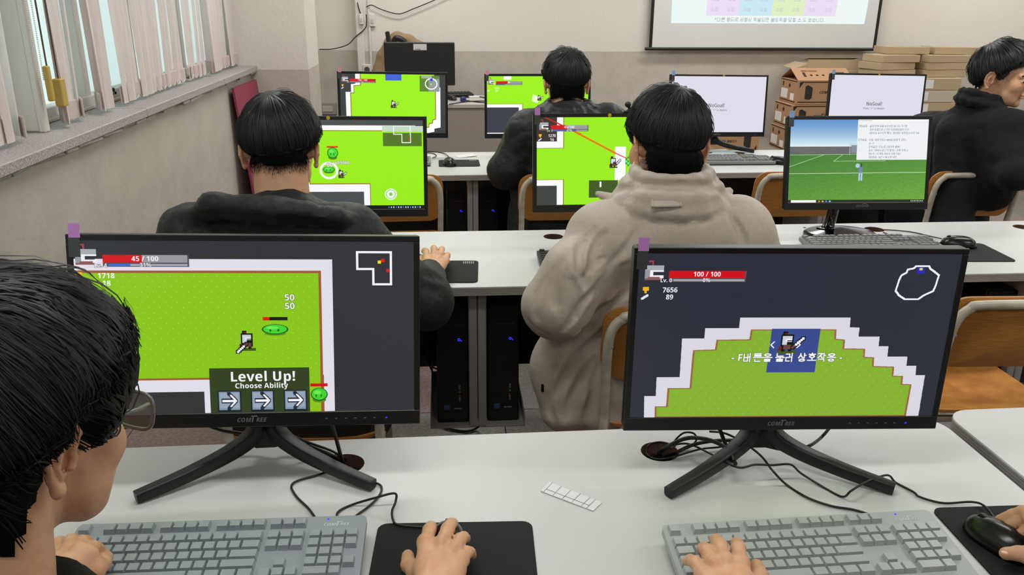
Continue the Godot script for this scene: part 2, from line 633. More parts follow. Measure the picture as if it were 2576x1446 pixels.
	for i in 360:
		var k := i / 2
		var s := -1.0 if i % 2 == 0 else 1.0
		mm.set_instance_transform(i, Transform3D(Basis.IDENTITY, Vector3(0, -0.06 + k * 0.0062, s * (0.012 + 0.006 * sin(k * 0.05)))))
	var mi := MultiMeshInstance3D.new()
	mi.name = "beads"
	mi.multimesh = mm
	mi.set_meta("kind", "stuff")
	bl.add_child(mi)

func slat_mesh() -> Array:
	var out := []
	for k in 4:
		var g := Geo.new()
		var rings := []
		for j in 12:
			var y := 1.36 * j / 11.0
			var ring := PackedVector3Array()
			for i in 7:
				var u := i / 6.0 - 0.5
				ring.append(Vector3(0.010 * cos(u * PI) - 0.004 + 0.006 * sin(y * 4.0 + k * 2.1) * u + 0.012 * sin(k * 1.7 + y * 1.1) * (1.0 - y / 1.4), y, u * 0.089 + 0.006 * sin(k + y * 1.3)))
			rings.append(ring)
		g.skin(rings, false, false)
		out.append(g.mesh(mats.blind_cloth))
	return out

func build_front_wall_things() -> void:
	var Z := -7.4
	# trunking and switches
	var c := thing("wall_conduit", "flat white cable trunking running up the front wall beside the pillar", "conduit", "", Vector3(-0.63, 0.6, Z))
	var g := Geo.new()
	g.rbox(Vector3(0.005, 1.04, 0.012), Vector3(0.062, 2.08, 0.024), 0.003)
	part(c, "trunking", g, mats.white_plastic)
	g = Geo.new()
	g.tube([Vector3(0.085, 0.3, 0.012), Vector3(0.08, 2.07, 0.012)], 0.011, 8)
	part(c, "pipe", g, mats.white_plastic)
	for q in [[909, 48, 0.034, 0.085, "small cream switch box on the cable trunking of the front wall"], [936, 51, 0.05, 0.10, "cream switch box on the front wall right of the trunking"]]:
		var p := oz(q[0], q[1], Z + 0.03)
		var s := thing("switch_box", q[4], "switch", "", Vector3(p.x, p.y, Z + (0.024 if q[2] < 0.04 else 0.0)))
		g = Geo.new()
		g.rbox(Vector3(0, 0, 0.014), Vector3(q[2], q[3], 0.028), 0.004)
		part(s, "housing", g, mats.white_plastic)
		g = Geo.new()
		g.rbox(Vector3(0, -0.008, 0.030), Vector3(q[2] * 0.45, q[3] * 0.35, 0.005), 0.001)
		part(s, "rocker", g, mat("cream_plastic", Color(0.74, 0.71, 0.66), 0.4))
	var sp := oz(924, 174, Z)
	var so := thing("wall_socket", "white square wall socket below the trunking on the front wall", "socket", "", Vector3(sp.x, sp.y, Z))
	g = Geo.new()
	g.rbox(Vector3(0, 0, 0.02), Vector3(0.075, 0.085, 0.04), 0.006)
	part(so, "housing", g, mats.white_plastic)
	g = Geo.new()
	g.lathe([Vector2(0.024, 0.0), Vector2(0.024, 0.003), Vector2(0.018, 0.003), Vector2(0.016, 0.0015), Vector2(0.0, 0.0015)], 16, Transform3D(Basis(Vector3.RIGHT, PI / 2), Vector3(0, 0.0, 0.04)))
	part(so, "outlet", g, mat("socket_grey", Color(0.3, 0.29, 0.28), 0.5))
	var ob := oz(825, 273, -7.52)
	so = thing("floor_box", "grey metal outlet cover low on the front wall beside the pillar", "outlet", "", Vector3(ob.x, ob.y, -7.54))
	g = Geo.new()
	g.rbox(Vector3(0, 0, 0.02), Vector3(0.15, 0.10, 0.04), 0.004)
	part(so, "cover", g, mats.grey_steel)
	g = Geo.new()
	g.rbox(Vector3(0.0, 0.0, 0.042), Vector3(0.09, 0.05, 0.006), 0.002)
	part(so, "lid", g, mat("cream_plastic"))
	for q in [[[[899, 6], [903, 22], [908, 37]], "short black wire entering the small switch box on the trunking"], [[[803, 124], [838, 123], [875, 112], [895, 92], [918, 72], [922, 55], [921, 36]], "thin black wire sagging from the pillar to the wall trunking"], [[[921, 18], [935, 13], [960, 24], [1003, 35], [1040, 22], [1070, 10], [1100, -3], [1180, -40]], "thin black wire drooping across the cream front wall"]]:
		var pts := []
		for a in q[0]:
			pts.append(oz(a[0], a[1], Z + 0.034))
		var w := thing("wall_wire", q[1], "wire", "", pts[0])
		g = Geo.new()
		g.xf = Transform3D(Basis.IDENTITY, -pts[0])
		g.tube(curve(pts, 5), 0.0045, 6)
		part(w, "cable", g, mats.black_cord)
	# projection screen
	var a := oz(1633, 124, Z + 0.07)
	var b := oz(2203, 123, Z + 0.07)
	var y0 := (a.y + b.y) * 0.5
	var s := thing("projection_screen", "white pull-down projection screen with black borders on the front wall", "projector screen", "", Vector3((a.x + b.x) * 0.5, y0, Z + 0.06))
	var w := b.x - a.x
	g = Geo.new()
	g.box(Vector3(0, 0.75, 0), Vector3(w, 1.5, 0.003))
	part(s, "fabric", g, mat("screen_fabric", Color(0.83, 0.83, 0.82), 0.8))
	g = Geo.new()
	for sg in [-1, 1]:
		g.box(Vector3(sg * (w * 0.5 - 0.012), 0.75, 0.001), Vector3(0.026, 1.5, 0.005))
	part(s, "black_border", g, mat("black_plastic"))
	g = Geo.new()
	g.tube([Vector3(-w * 0.5 - 0.035, 0, 0), Vector3(w * 0.5 + 0.035, 0, 0)], 0.014, 10)
	part(s, "bottom_bar", g, mats.black_plastic)
	g = Geo.new()
	g.rbox(Vector3(0, 1.52, -0.01), Vector3(w + 0.14, 0.07, 0.07), 0.01)
	part(s, "housing", g, mats.white_plastic)
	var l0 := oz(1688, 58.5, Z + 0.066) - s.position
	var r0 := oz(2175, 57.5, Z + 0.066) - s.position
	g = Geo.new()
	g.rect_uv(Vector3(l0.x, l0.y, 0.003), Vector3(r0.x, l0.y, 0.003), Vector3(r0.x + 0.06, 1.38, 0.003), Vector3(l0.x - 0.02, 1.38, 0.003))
	part(s, "projected_screen_image", g, glow_mat("projected_slide", slide_picture(), 0.96))  # projector light put into the emission; the fabric glows, no projector is built
	build_teacher_corner()

func build_teacher_corner() -> void:
	var d := thing("teacher_desk", "grey teacher desk with a closed front panel in front of the cream wall", "desk", "", Vector3(0.2, 0, -6.72))
	var g := Geo.new()
	g.rbox(Vector3(0, 0.705, 0), Vector3(1.7, 0.03, 0.60), 0.003)
	part(d, "top", g, mat("desk_grey_top", Color(0.72, 0.70, 0.67), 0.4))
	g = Geo.new()
	g.rbox(Vector3(0, 0.375, 0.27), Vector3(1.62, 0.63, 0.018), 0.002)
	part(d, "front_panel", g, mat("teacher_panel", Color(0.60, 0.565, 0.53), 0.55))
	for sg in [-1, 1]:
		g = Geo.new()
		g.rbox(Vector3(sg * 0.82, 0.345, 0), Vector3(0.03, 0.69, 0.54), 0.003)
		part(d, "side_panel", g, mat("teacher_panel"))
	# its monitor shows us the back
	var p := oz(1056, 160, -6.55)
	var m := thing("teacher_monitor", "black monitor turned away showing its back with a white sticker", "monitor", "", Vector3(p.x, DESK, -6.57))
	g = Geo.new()
	g.rbox(Vector3(0, 0.285, 0), Vector3(0.535, 0.32, 0.022), 0.006)
	part(m, "housing", g, mat("matt_black", Color(0.085, 0.09, 0.092), 0.6))
	g = Geo.new()
	g.box(Vector3(0, 0.285, -0.0118), Vector3(0.51, 0.29, 0.001))
	part(m, "screen", g, mat("dark_screen", Color(0.04, 0.04, 0.045), 0.2))
	g = Geo.new()
	g.rbox(Vector3(0.005, 0.41, 0.0118), Vector3(0.10, 0.045, 0.0012), 0.0003)
	var stk := part(m, "sticker", g, mat("paper"))
	text(stk, "lettering", "COMTREE", 0.007, mat("ink", Color(0.12, 0.12, 0.13), 0.7), Transform3D(Basis.IDENTITY, Vector3(-0.012, 0.394, 0.0128)))
	g = Geo.new()
	g.rbox(Vector3(0, 0.07, 0.0), Vector3(0.06, 0.13, 0.018), 0.004)
	g.rbox(Vector3(0, 0.006, -0.01), Vector3(0.22, 0.012, 0.16), 0.004)
	part(m, "stand", g, mats.black_plastic)
	# keyboard, mouse and leads on the teacher desk
	var kp := oy(1146, 240, DESK + 0.01)
	var k := thing("teacher_keyboard", "black keyboard on the grey teacher desk beside the turned monitor", "keyboard", "", Vector3(kp.x - 0.06, DESK, kp.z), Basis(Vector3.UP, 0.15))
	g = Geo.new()
	g.rbox(Vector3(0, 0.014, 0), Vector3(0.40, 0.028, 0.15), 0.006)
	part(k, "case", g, mats.black_plastic)
	g = Geo.new()
	for r in 5:
		for q in 14:
			g.rbox(Vector3(-0.18 + q * 0.0275, 0.031, -0.055 + r * 0.027), Vector3(0.022, 0.008, 0.02), 0.002)
	part(k, "keys", g, mats.dark_steel).set_meta("kind", "stuff")
	kp = oy(1137, 246, DESK + 0.01)
	make_mouse("black mouse on the grey teacher desk", Vector3(kp.x, DESK, kp.z + 0.06), 0.4)
	for q in [[[1168, 252], [1220, 258], [1300, 256]], [[1163, 247], [1200, 243], [1250, 250], [1305, 247]], [[1130, 262], [1200, 254], [1310, 258]]]:
		var pts := []
		for a in q:
			pts.append(oy(a[0], a[1], DESK + 0.004))
		var w := thing("desk_cable", "thin black cable lying along the grey teacher desk", "cable", "cables on the teacher desk", pts[0])
		g = Geo.new()
		g.xf = Transform3D(Basis.IDENTITY, -pts[0])
		g.tube(curve(pts, 6), 0.004, 6)
		part(w, "lead", g, mats.black_cord)
	var bp := oy(1165, 249, DESK + 0.02)
	var bt := thing("blue_cable_tie", "small blue cable winder on the teacher desk leads", "cable tie", "", bp - Vector3(0, 0.02, 0))
	g = Geo.new()
	g.lathe([Vector2(0.012, 0.0), Vector2(0.024, 0.006), Vector2(0.024, 0.030), Vector2(0.012, 0.038), Vector2(0.0, 0.038)], 12)
	part(bt, "winder", g, mat("blue_plastic", Color(0.16, 0.19, 0.45), 0.4))
	bp = oy(1192, 244, DESK + 0.003)
	bt = thing("paper_scrap", "white folded paper scrap on the teacher desk", "paper", "", Vector3(bp.x, DESK, bp.z))
	g = Geo.new()
	g.rbox(Vector3(0, 0.006, 0), Vector3(0.085, 0.012, 0.05), 0.002, Basis(Vector3.UP, 0.2))
	part(bt, "sheet", g, mats.paper)
	# office chair with a beige coat thrown over its back
	var cc := thing("teacher_chair", "black office chair behind the turned monitor", "chair", "", Vector3(-0.27, 0, -7.20), Basis(Vector3.UP, -0.1))
	g = Geo.new()
	g.rbox(Vector3(0.02, 0.86, -0.02), Vector3(0.30, 0.44, 0.05), 0.025, Basis(Vector3.RIGHT, -0.06))
	g.rbox(cc.transform.affine_inverse() * oz(977, 98, -7.06), Vector3(0.035, 0.12, 0.03), 0.008, Basis(Vector3.BACK, 0.12))
	part(cc, "backrest", g, mats.black_plastic)
	g = Geo.new()
	g.rbox(Vector3(0, 0.47, 0.15), Vector3(0.46, 0.07, 0.30), 0.03)
	part(cc, "seat", g, mats.black_plastic)
	g = Geo.new()
	g.tube([Vector3(0, 0.44, 0.22), Vector3(0, 0.09, 0.22)], 0.028, 10)
	for i in 5:
		var an := TAU * i / 5.0
		g.tube([Vector3(0, 0.10, 0.22), Vector3(sin(an) * 0.26, 0.06, 0.22 + cos(an) * 0.26), Vector3(sin(an) * 0.28, 0.0, 0.22 + cos(an) * 0.28)], 0.018, 6)
	part(cc, "base", g, mats.black_plastic)
	var ct := thing("beige_coat", "beige coat draped over the back of the office chair", "coat", "", Vector3(-0.30, 0.62, -7.22), Basis(Vector3.UP, -0.25))
	var q0 := oz(1000, 130, -7.15)
	var fl := Field.new(q0 - Vector3(0.4, 0.5, 0.2), q0 + Vector3(0.4, 0.28, 0.2), 0.014)
	for q in [[984, 103, 1000, 97, 0.050, 0.055], [1000, 97, 1028, 103, 0.055, 0.050], [1028, 103, 1060, 125, 0.050, 0.06], [978, 112, 962, 140, 0.045, 0.045], [962, 140, 950, 185, 0.045, 0.05], [975, 130, 966, 190, 0.045, 0.045], [1060, 125, 1070, 190, 0.06, 0.06], [1010, 120, 1010, 190, 0.06, 0.07]]:
		fl.cap(oz(q[0], q[1], -7.15), oz(q[2], q[3], -7.15), q[4], q[5], 0.04)
	press(fl, [[972, 112], [965, 145], [960, 180]], 0.012, 0.014, 6.0)
	press(fl, [[1000, 90], [1008, 100], [1012, 106]], 0.010, 0.012, 6.0)
	g = Geo.new()
	g.xf = ct.transform.affine_inverse()
	fl.net(g)
	part(ct, "cloth", g, cloth_mat("coat_beige", Color(0.56, 0.47, 0.36), 0.8, 6.0, 0.5))
	g = Geo.new()
	g.xf = ct.transform.affine_inverse()
	g.tube(curve([oz(990, 106, -7.09), oz(996, 96, -7.09), oz(1008, 98, -7.09), oz(1020, 106, -7.09)], 5), 0.022, 8)
	part(ct, "collar", g, mats.black_plastic)

func cloth_mat(n: String, c: Color, rough := 0.85, scale := 8.0, bump := 0.6) -> StandardMaterial3D:
	var m := mat(n, c, rough)
	m.metallic_specular = 0.35
	m.normal_enabled = true
	m.normal_texture = noise_normal(0.012, 6.0, 512, 11)
	m.normal_scale = bump
	m.uv1_triplanar = true
	m.uv1_scale = Vector3.ONE * scale
	m.rim_enabled = true
	m.rim = 0.25
	m.rim_tint = 0.6
	return m

# ---- what the screens show: flat pictures, drawn with rectangles, outlines and lettering
const HANGUL_LEAD := {"ㄱ": [[0, 0, 1, 0, 1, 1]], "ㄴ": [[0, 0, 0, 1, 1, 1]], "ㄷ": [[1, 0, 0, 0, 0, 1, 1, 1]], "ㄹ": [[0, 0, 1, 0, 1, .5, 0, .5, 0, 1, 1, 1]], "ㅁ": [[0, 0, 1, 0, 1, 1, 0, 1, 0, 0]], "ㅂ": [[0, 0, 0, 1, 1, 1, 1, 0], [0, .5, 1, .5]], "ㅅ": [[.5, 0, .4, .5, 0, 1], [.5, .3, 1, 1]], "ㅇ": [[.5, 0, .1, .2, 0, .5, .1, .8, .5, 1, .9, .8, 1, .5, .9, .2, .5, 0]], "ㅈ": [[0, 0, 1, 0, .5, .45, 0, 1], [.5, .45, 1, 1]], "ㅊ": [[.5, -.2, .5, .1], [0, .1, 1, .1, .5, .5, 0, 1], [.5, .5, 1, 1]], "ㅋ": [[0, 0, 1, 0, 1, 1], [0, .5, 1, .5]], "ㅌ": [[1, 0, 0, 0, 0, 1, 1, 1], [0, .5, 1, .5]], "ㅍ": [[0, 0, 1, 0], [0, 1, 1, 1], [.3, 0, .3, 1], [.7, 0, .7, 1]], "ㅎ": [[.5, -.2, .5, 0], [0, .1, 1, .1], [.5, .3, .15, .45, .1, .7, .5, 1, .9, .7, .85, .45, .5, .3]]}
const LEADS := ["ㄱ", "ㄱㄱ", "ㄴ", "ㄷ", "ㄷㄷ", "ㄹ", "ㅁ", "ㅂ", "ㅂㅂ", "ㅅ", "ㅅㅅ", "ㅇ", "ㅈ", "ㅈㅈ", "ㅊ", "ㅋ", "ㅌ", "ㅍ", "ㅎ"]
const TAILS := ["", "ㄱ", "ㄱㄱ", "ㄱㅅ", "ㄴ", "ㄴㅈ", "ㄴㅎ", "ㄷ", "ㄹ", "ㄹㄱ", "ㄹㅁ", "ㄹㅂ", "ㄹㅅ", "ㄹㅌ", "ㄹㅍ", "ㄹㅎ", "ㅁ", "ㅂ", "ㅂㅅ", "ㅅ", "ㅅㅅ", "ㅇ", "ㅈ", "ㅊ", "ㅋ", "ㅌ", "ㅍ", "ㅎ"]
# vowels: tall strokes [x], bars off them, and flat strokes; kind 0 right, 1 below, 2 both
const VOWELS := [[0, "|r"], [0, "|r|"], [0, "|R"], [0, "|R|"], [0, "l|"], [0, "l||"], [0, "L|"], [0, "L||"], [1, "o"], [2, "or"], [2, "or|"], [2, "o|"], [1, "O"], [1, "u"], [2, "ul"], [2, "ul|"], [2, "u|"], [1, "U"], [1, "-"], [2, "-|"], [0, "|"]]

class Pic:
	var im: Image
	var w: float
	var h: float
	var fonts := {}
	func _init(pw: int, ph: int, bg: Color) -> void:
		im = Image.create(pw, ph, false, Image.FORMAT_RGB8)
		im.fill(bg)
		w = pw
		h = ph
	func r(x0: float, y0: float, x1: float, y1: float, c: Color) -> void:
		var a := Vector2i(roundi(x0 * w), roundi(y0 * h))
		var b := Vector2i(roundi(x1 * w), roundi(y1 * h))
		if c.a >= 0.99:
			im.fill_rect(Rect2i(a, (b - a).max(Vector2i.ONE)), c)
		else:
			for y in range(maxi(a.y, 0), mini(b.y, int(h))):
				for x in range(maxi(a.x, 0), mini(b.x, int(w))):
					im.set_pixel(x, y, im.get_pixel(x, y).lerp(Color(c, 1), c.a))
	func poly(pts: PackedVector2Array, c: Color) -> void:
		var lo := 1e9
		var hi := -1e9
		for p in pts:
			lo = minf(lo, p.y)
			hi = maxf(hi, p.y)
		for y in range(maxi(0, int(lo * h)), mini(int(h), int(hi * h) + 1)):
			var fy := (y + 0.5) / h
			var xs := []
			for i in pts.size():
				var a := pts[i]
				var b := pts[(i + 1) % pts.size()]
				if (a.y <= fy) != (b.y <= fy):
					xs.append(a.x + (b.x - a.x) * (fy - a.y) / (b.y - a.y))
			xs.sort()
			for i in range(0, xs.size() - 1, 2):
				var x0 := roundi(xs[i] * w)
				var x1 := roundi(xs[i + 1] * w)
				if x1 > x0:
					im.fill_rect(Rect2i(x0, y, x1 - x0, 1), c)
	func line(a: Vector2, b: Vector2, th: float, c: Color) -> void:
		# th in pixels
		var p := Vector2(a.x * w, a.y * h)
		var q := Vector2(b.x * w, b.y * h)
		var k := maxi(1, int(p.distance_to(q) / maxf(0.5, th * 0.4)))
		for i in k + 1:
			var s := p.lerp(q, float(i) / k)
			im.fill_rect(Rect2i(roundi(s.x - th * 0.5), roundi(s.y - th * 0.5), maxi(1, roundi(th)), maxi(1, roundi(th))), c)
	func oval(cx: float, cy: float, rx: float, ry: float, c: Color) -> void:
		var p := PackedVector2Array()
		for i in 40:
			p.append(Vector2(cx + rx * cos(TAU * i / 40.0), cy + ry * sin(TAU * i / 40.0)))
		poly(p, c)
	func word(s: String, cx: float, cy: float, hh: float, c: Color, weight := 700, align := 0.5, outline := Color(0, 0, 0, 0)) -> void:
		# cx: anchor, align 0 left, 0.5 middle; hh: height of a capital as a share of the picture
		var px := maxi(6, roundi(hh * h / 0.72))
		if not fonts.has(weight):
			var f := SystemFont.new()
			f.font_names = ["Droid Sans"]
			f.font_weight = weight
			fonts[weight] = f
		var rid: RID = fonts[weight].get_rids()[0]
		var ts := TextServerManager.get_primary_interface()
		var sz := Vector2i(px, 0)
		var total := 0.0
		for ch in s:
			total += glyph_width(ts, rid, px, ch)
		for pass_ in ([0, 1] if outline.a > 0 else [1]):
			var x := cx * w - total * align
			var base := cy * h + hh * h * 0.5
			for ch in s:
				var u := ch.unicode_at(0)
				if u >= 0xAC00 and u <= 0xD7A3:
					hangul(u, x + px * 0.04, base - px * 0.80, px * 0.84, maxf(1.0, px * (0.105 if weight > 500 else 0.07)) + (2.0 if pass_ == 0 else 0.0), outline if pass_ == 0 else c)
				else:
					var gi := ts.font_get_glyph_index(rid, px, u, 0)
					ts.font_render_glyph(rid, sz, gi)
					var ti := ts.font_get_glyph_texture_idx(rid, sz, gi)
					if ti >= 0:
						var src := ts.font_get_texture_image(rid, sz, ti)
						var uvr := ts.font_get_glyph_uv_rect(rid, sz, gi)
						var off := ts.font_get_glyph_offset(rid, sz, gi)
						for yy in int(uvr.size.y):
							for xx in int(uvr.size.x):
								var al := src.get_pixel(int(uvr.position.x) + xx, int(uvr.position.y) + yy).a
								if al > 0.05:
									var X := roundi(x + off.x) + xx
									var Y := roundi(base + off.y) + yy
									if pass_ == 0:
										if al > 0.5:
											im.fill_rect(Rect2i(X - 1, Y - 1, 3, 3), outline)
									elif X >= 0 and Y >= 0 and X < w and Y < h:
										im.set_pixel(X, Y, im.get_pixel(X, Y).lerp(c, al))
				x += glyph_width(ts, rid, px, ch)
	func glyph_width(ts: TextServer, rid: RID, px: int, ch: String) -> float:
		var u := ch.unicode_at(0)
		if u >= 0xAC00 and u <= 0xD7A3:
			return px * 0.94
		return ts.font_get_glyph_advance(rid, px, ts.font_get_glyph_index(rid, px, u, 0)).x
	func strokes(js: String, x: float, y: float, sw: float, sh: float, th: float, c: Color) -> void:
		var k := js.length()
		for i in k:
			for st in HANGUL_LEAD[js[i]]:
				for j in range(0, st.size() - 2, 2):
					line(Vector2((x + (i + st[j] * 0.86) * sw / k) / w, (y + st[j + 1] * sh) / h), Vector2((x + (i + st[j + 2] * 0.86) * sw / k) / w, (y + st[j + 3] * sh) / h), th, c)
	func hangul(u: int, x: float, y: float, s: float, th: float, c: Color) -> void:
		var n := u - 0xAC00
		var lead: String = LEADS[n / 588]
		var vo: Array = VOWELS[(n / 28) % 21]
		var tail: String = TAILS[n % 28]
		var H := s if tail == "" else s * 0.60
		if tail != "":
			strokes(tail, x + s * 0.16, y + s * 0.72, s * 0.72, s * 0.26, th, c)
		var code: String = vo[1]
		var lw := s * ((0.46 if code[0] in ["l", "L"] else 0.55) if vo[0] == 0 else (0.82 if vo[0] == 1 else 0.52))
		var lh := H * (0.86 if vo[0] == 0 else 0.50)
		strokes(lead, x + s * (0.06 if vo[0] != 1 else 0.12), y + H * 0.08, lw, lh, th, c)
		var vx := x + s * 0.72
		if vo[0] > 0:
			var by := y + H * 0.86
			var bw := s * (0.98 if vo[0] == 1 else 0.66)
			line(Vector2(x / w, by / h), Vector2((x + bw) / w, by / h), th, c)
			var m := x + bw * 0.5
			match code[0]:
				"o": line(Vector2(m / w, (by - H * 0.2) / h), Vector2(m / w, by / h), th, c)
				"u": line(Vector2(m / w, by / h), Vector2(m / w, (by + H * 0.2) / h), th, c)
				"O", "U":
					for q in [-0.14, 0.14]:
						var sg := -0.2 if code[0] == "O" else 0.2
						line(Vector2((m + q * s) / w, by / h), Vector2((m + q * s) / w, (by + sg * H) / h), th, c)
			code = code.substr(1)
			vx = x + s * 0.82
		for ch in code:
			match ch:
				"|":
					line(Vector2(vx / w, y / h), Vector2(vx / w, (y + H) / h), th, c)
					vx += s * 0.16
				"r", "l":
					var q0 := vx - s * 0.16 if ch == "r" else vx - s * 0.14
					if vo[0] == 2 and ch == "r":
						line(Vector2(vx / w, y / h), Vector2(vx / w, (y + H) / h), th, c)
						q0 = vx
					line(Vector2(q0 / w, (y + H * 0.45) / h), Vector2((q0 + s * 0.15) / w, (y + H * 0.45) / h), th, c)
					if vo[0] == 2 and ch == "l":
						line(Vector2(vx / w, y / h), Vector2(vx / w, (y + H) / h), th, c)
				"R", "L":
					var q1 := vx - s * 0.16 if ch == "R" else vx - s * 0.14
					for e in [0.33, 0.58]:
						line(Vector2(q1 / w, (y + H * e) / h), Vector2((q1 + s * 0.15) / w, (y + H * e) / h), th, c)
	func dots(x0: float, y0: float, x1: float, y1: float, sx: float, sy: float, c: Color) -> void:
		# light tufts of the game lawn, only on green
		var row := 0
		var y := y0
		while y < y1:
			var x := x0 + (sx * 0.5 if row % 2 else 0.0)
			while x < x1:
				var q := Vector2i(int(x * w), int(y * h))
				if q.x >= 0 and q.y >= 0 and q.x < w - 1 and q.y < h - 1:
					var o := im.get_pixelv(q)
					if o.g > o.r * 1.1 and o.g > o.b * 2.0:
						im.fill_rect(Rect2i(q, Vector2i(maxi(1, int(w / 320.0)), maxi(1, int(w / 540.0)))), c)
				x += sx
			y += sy
			row += 1

func glow_mat(n: String, p: Pic, energy: float) -> StandardMaterial3D:
	var m := mat(n, Color(0.02, 0.02, 0.022), 0.35)
	m.emission_enabled = true
	m.emission = Color.BLACK
	m.emission_texture = ImageTexture.create_from_image(p.im)
	m.emission_energy_multiplier = energy
	m.texture_repeat = false
	return m

const GREEN := Color(0.60, 0.93, 0.09)
const BROWN := Color(0.62, 0.36, 0.2)
const INK := Color(0.23, 0.24, 0.25)
const SNOW := Color(0.98, 0.98, 1.0)

func helmet(p: Pic, x: float, y: float, s: float) -> void:
	# a square helmet icon on a 12 x 13 grid; s: width share
	var k := s / 12.0
	var v := k * p.w / p.h
	for q in [[3, 0, 6, 1, 0], [5, 1, 6, 3, 0], [2, 3, 12, 5, 1], [1, 4, 12, 6, 1], [1, 6, 5, 11, 2], [4, 6, 12, 7, 3], [4, 7, 6, 10, 3], [6, 8, 11, 9, 4], [5, 9, 11, 10, 3], [1, 11, 4, 12, 5], [3, 10, 11, 12, 5], [10, 9, 12, 11, 3]]:
		p.r(x + q[0] * k, y + q[1] * v, x + q[2] * k, y + q[3] * v, [Color(0.62, 0.27, 0.27), Color(0.66, 0.68, 0.70), Color(0.58, 0.60, 0.63), Color(0.95, 0.95, 0.98), Color(0.2, 0.2, 0.22), Color(0.55, 0.36, 0.36)][q[4]])

func hero(p: Pic, x: float, y: float, s: float, sword := 1) -> void:
	# small square-helmeted figure with a sword; x, y: middle; s: width share
	var k := s / 14.0
	var v := k * p.w / p.h
	var cs := [Color(0.07, 0.07, 0.08), Color(0.80, 0.84, 0.88), Color(0.96, 0.96, 0.98), Color(0.42, 0.28, 0.26), Color(0.45, 0.12, 0.1), Color(0.25, 0.36, 0.1)]
	for q in [[1, 12, 12, 14, 5], [3, -1, 6, 1, 0], [4, 0, 6, 2, 4], [2, 1, 10, 11, 0], [3, 2, 9, 6, 1], [5, 4, 9, 6, 2], [6, 5, 9, 5.6, 0], [3, 6, 6, 8, 1], [4, 8, 9, 11, 3], [3, 11, 5, 12.5, 0], [7, 11, 9, 12.5, 0], [1, 9, 3, 12, 4]]:
		p.r(x + (q[0] - 6) * k, y + (q[1] - 6) * v, x + (q[2] - 6) * k, y + (q[3] - 6) * v, cs[q[4]])
	for i in 7:
		var dx := (3 + i) * k if sword > 0 else -(1 + i) * k
		var dy := (3 - i) * v if sword > 0 else (2 + i) * v
		p.r(x + dx - 0.6 * k, y + dy - 0.6 * v, x + dx + 2.2 * k, y + dy + 2.2 * v, cs[0])
	for i in 7:
		var dx := (3 + i) * k if sword > 0 else -(1 + i) * k
		var dy := (3 - i) * v if sword > 0 else (2 + i) * v
		p.r(x + dx, y + dy, x + dx + 1.6 * k, y + dy + 1.6 * v, cs[2] if i > 1 else cs[3])

func blob(p: Pic, x: float, y: float, s: float, flat: float) -> void:
	var v := s * flat * p.w / p.h
	p.oval(x, y + v * 0.42, s * 0.4, v * 0.2, Color(0.38, 0.55, 0.12))
	p.oval(x, y, s * 0.5, v * 0.5, Color(0.10, 0.42, 0.12))
	p.oval(x, y - v * 0.02, s * 0.44, v * 0.43, Color(0.27, 0.84, 0.20))
	p.oval(x - s * 0.1, y - v * 0.15, s * 0.22, v * 0.15, Color(0.45, 0.92, 0.34))
	for q in [-0.18, 0.12]:
		p.r(x + s * q - s * 0.03, y, x + s * q + s * 0.03, y + v * 0.2, Color(0.07, 0.36, 0.14))

func hud(p: Pic, x: float, y: float, s: float, hp: float, hp_text: String, lv: String, xp: float, pct: String, n1: String, n2: String) -> void:
	# s: width of the health bar as a share of the picture
	var a := p.w / p.h
	helmet(p, x - s * 0.34, y - s * 0.14 * a, s * 0.27)
	p.r(x, y, x + s * 1.02, y + s * 0.155 * a, Color(0.32, 0.31, 0.34))
	p.r(x, y, x + s, y + s * 0.10 * a, Color(0.60, 0.60, 0.63))
	p.r(x, y, x + s * hp, y + s * 0.10 * a, Color(0.83, 0.05, 0.10))
	p.r(x + s * 0.06, y + s * 0.118 * a, x + s, y + s * 0.145 * a, Color(0.66, 0.66, 0.7))
	p.r(x + s * 0.06, y + s * 0.118 * a, x + s * (0.06 + 0.94 * xp), y + s * 0.145 * a, Color(0.22, 0.43, 0.85))
	p.word(hp_text, x + s * 0.5, y + s * 0.05 * a, s * 0.062 * a, SNOW)
	p.word(lv, x - s * 0.03, y + s * 0.135 * a, s * 0.052 * a, SNOW, 700, 0.5, Color(0.2, 0.2, 0.22))
	p.word(pct, x + s * 0.5, y + s * 0.132 * a, s * 0.050 * a, SNOW, 700, 0.5, Color(0.3, 0.3, 0.32))
	p.word(n1, x + s * 0.03, y + s * 0.27 * a, s * 0.066 * a, SNOW)
	p.word(n2, x + s * 0.03, y + s * 0.37 * a, s * 0.066 * a, SNOW)
	var gold := Color(0.95, 0.72, 0.12)
	p.r(x - s * 0.33, y + s * 0.225 * a, x - s * 0.25, y + s * 0.28 * a, gold)
	p.r(x - s * 0.305, y + s * 0.28 * a, x - s * 0.275, y + s * 0.315 * a, gold)
	p.line(Vector2(x - s * 0.33, y + s * 0.39 * a), Vector2(x - s * 0.265, y + s * 0.345 * a), maxf(1.5, s * p.w * 0.03), Color(0.88, 0.92, 0.94))

func outline(p: Pic, pts: Array, th: float, c: Color) -> void:
	for i in pts.size():
		p.line(pts[i], pts[(i + 1) % pts.size()], th, c)

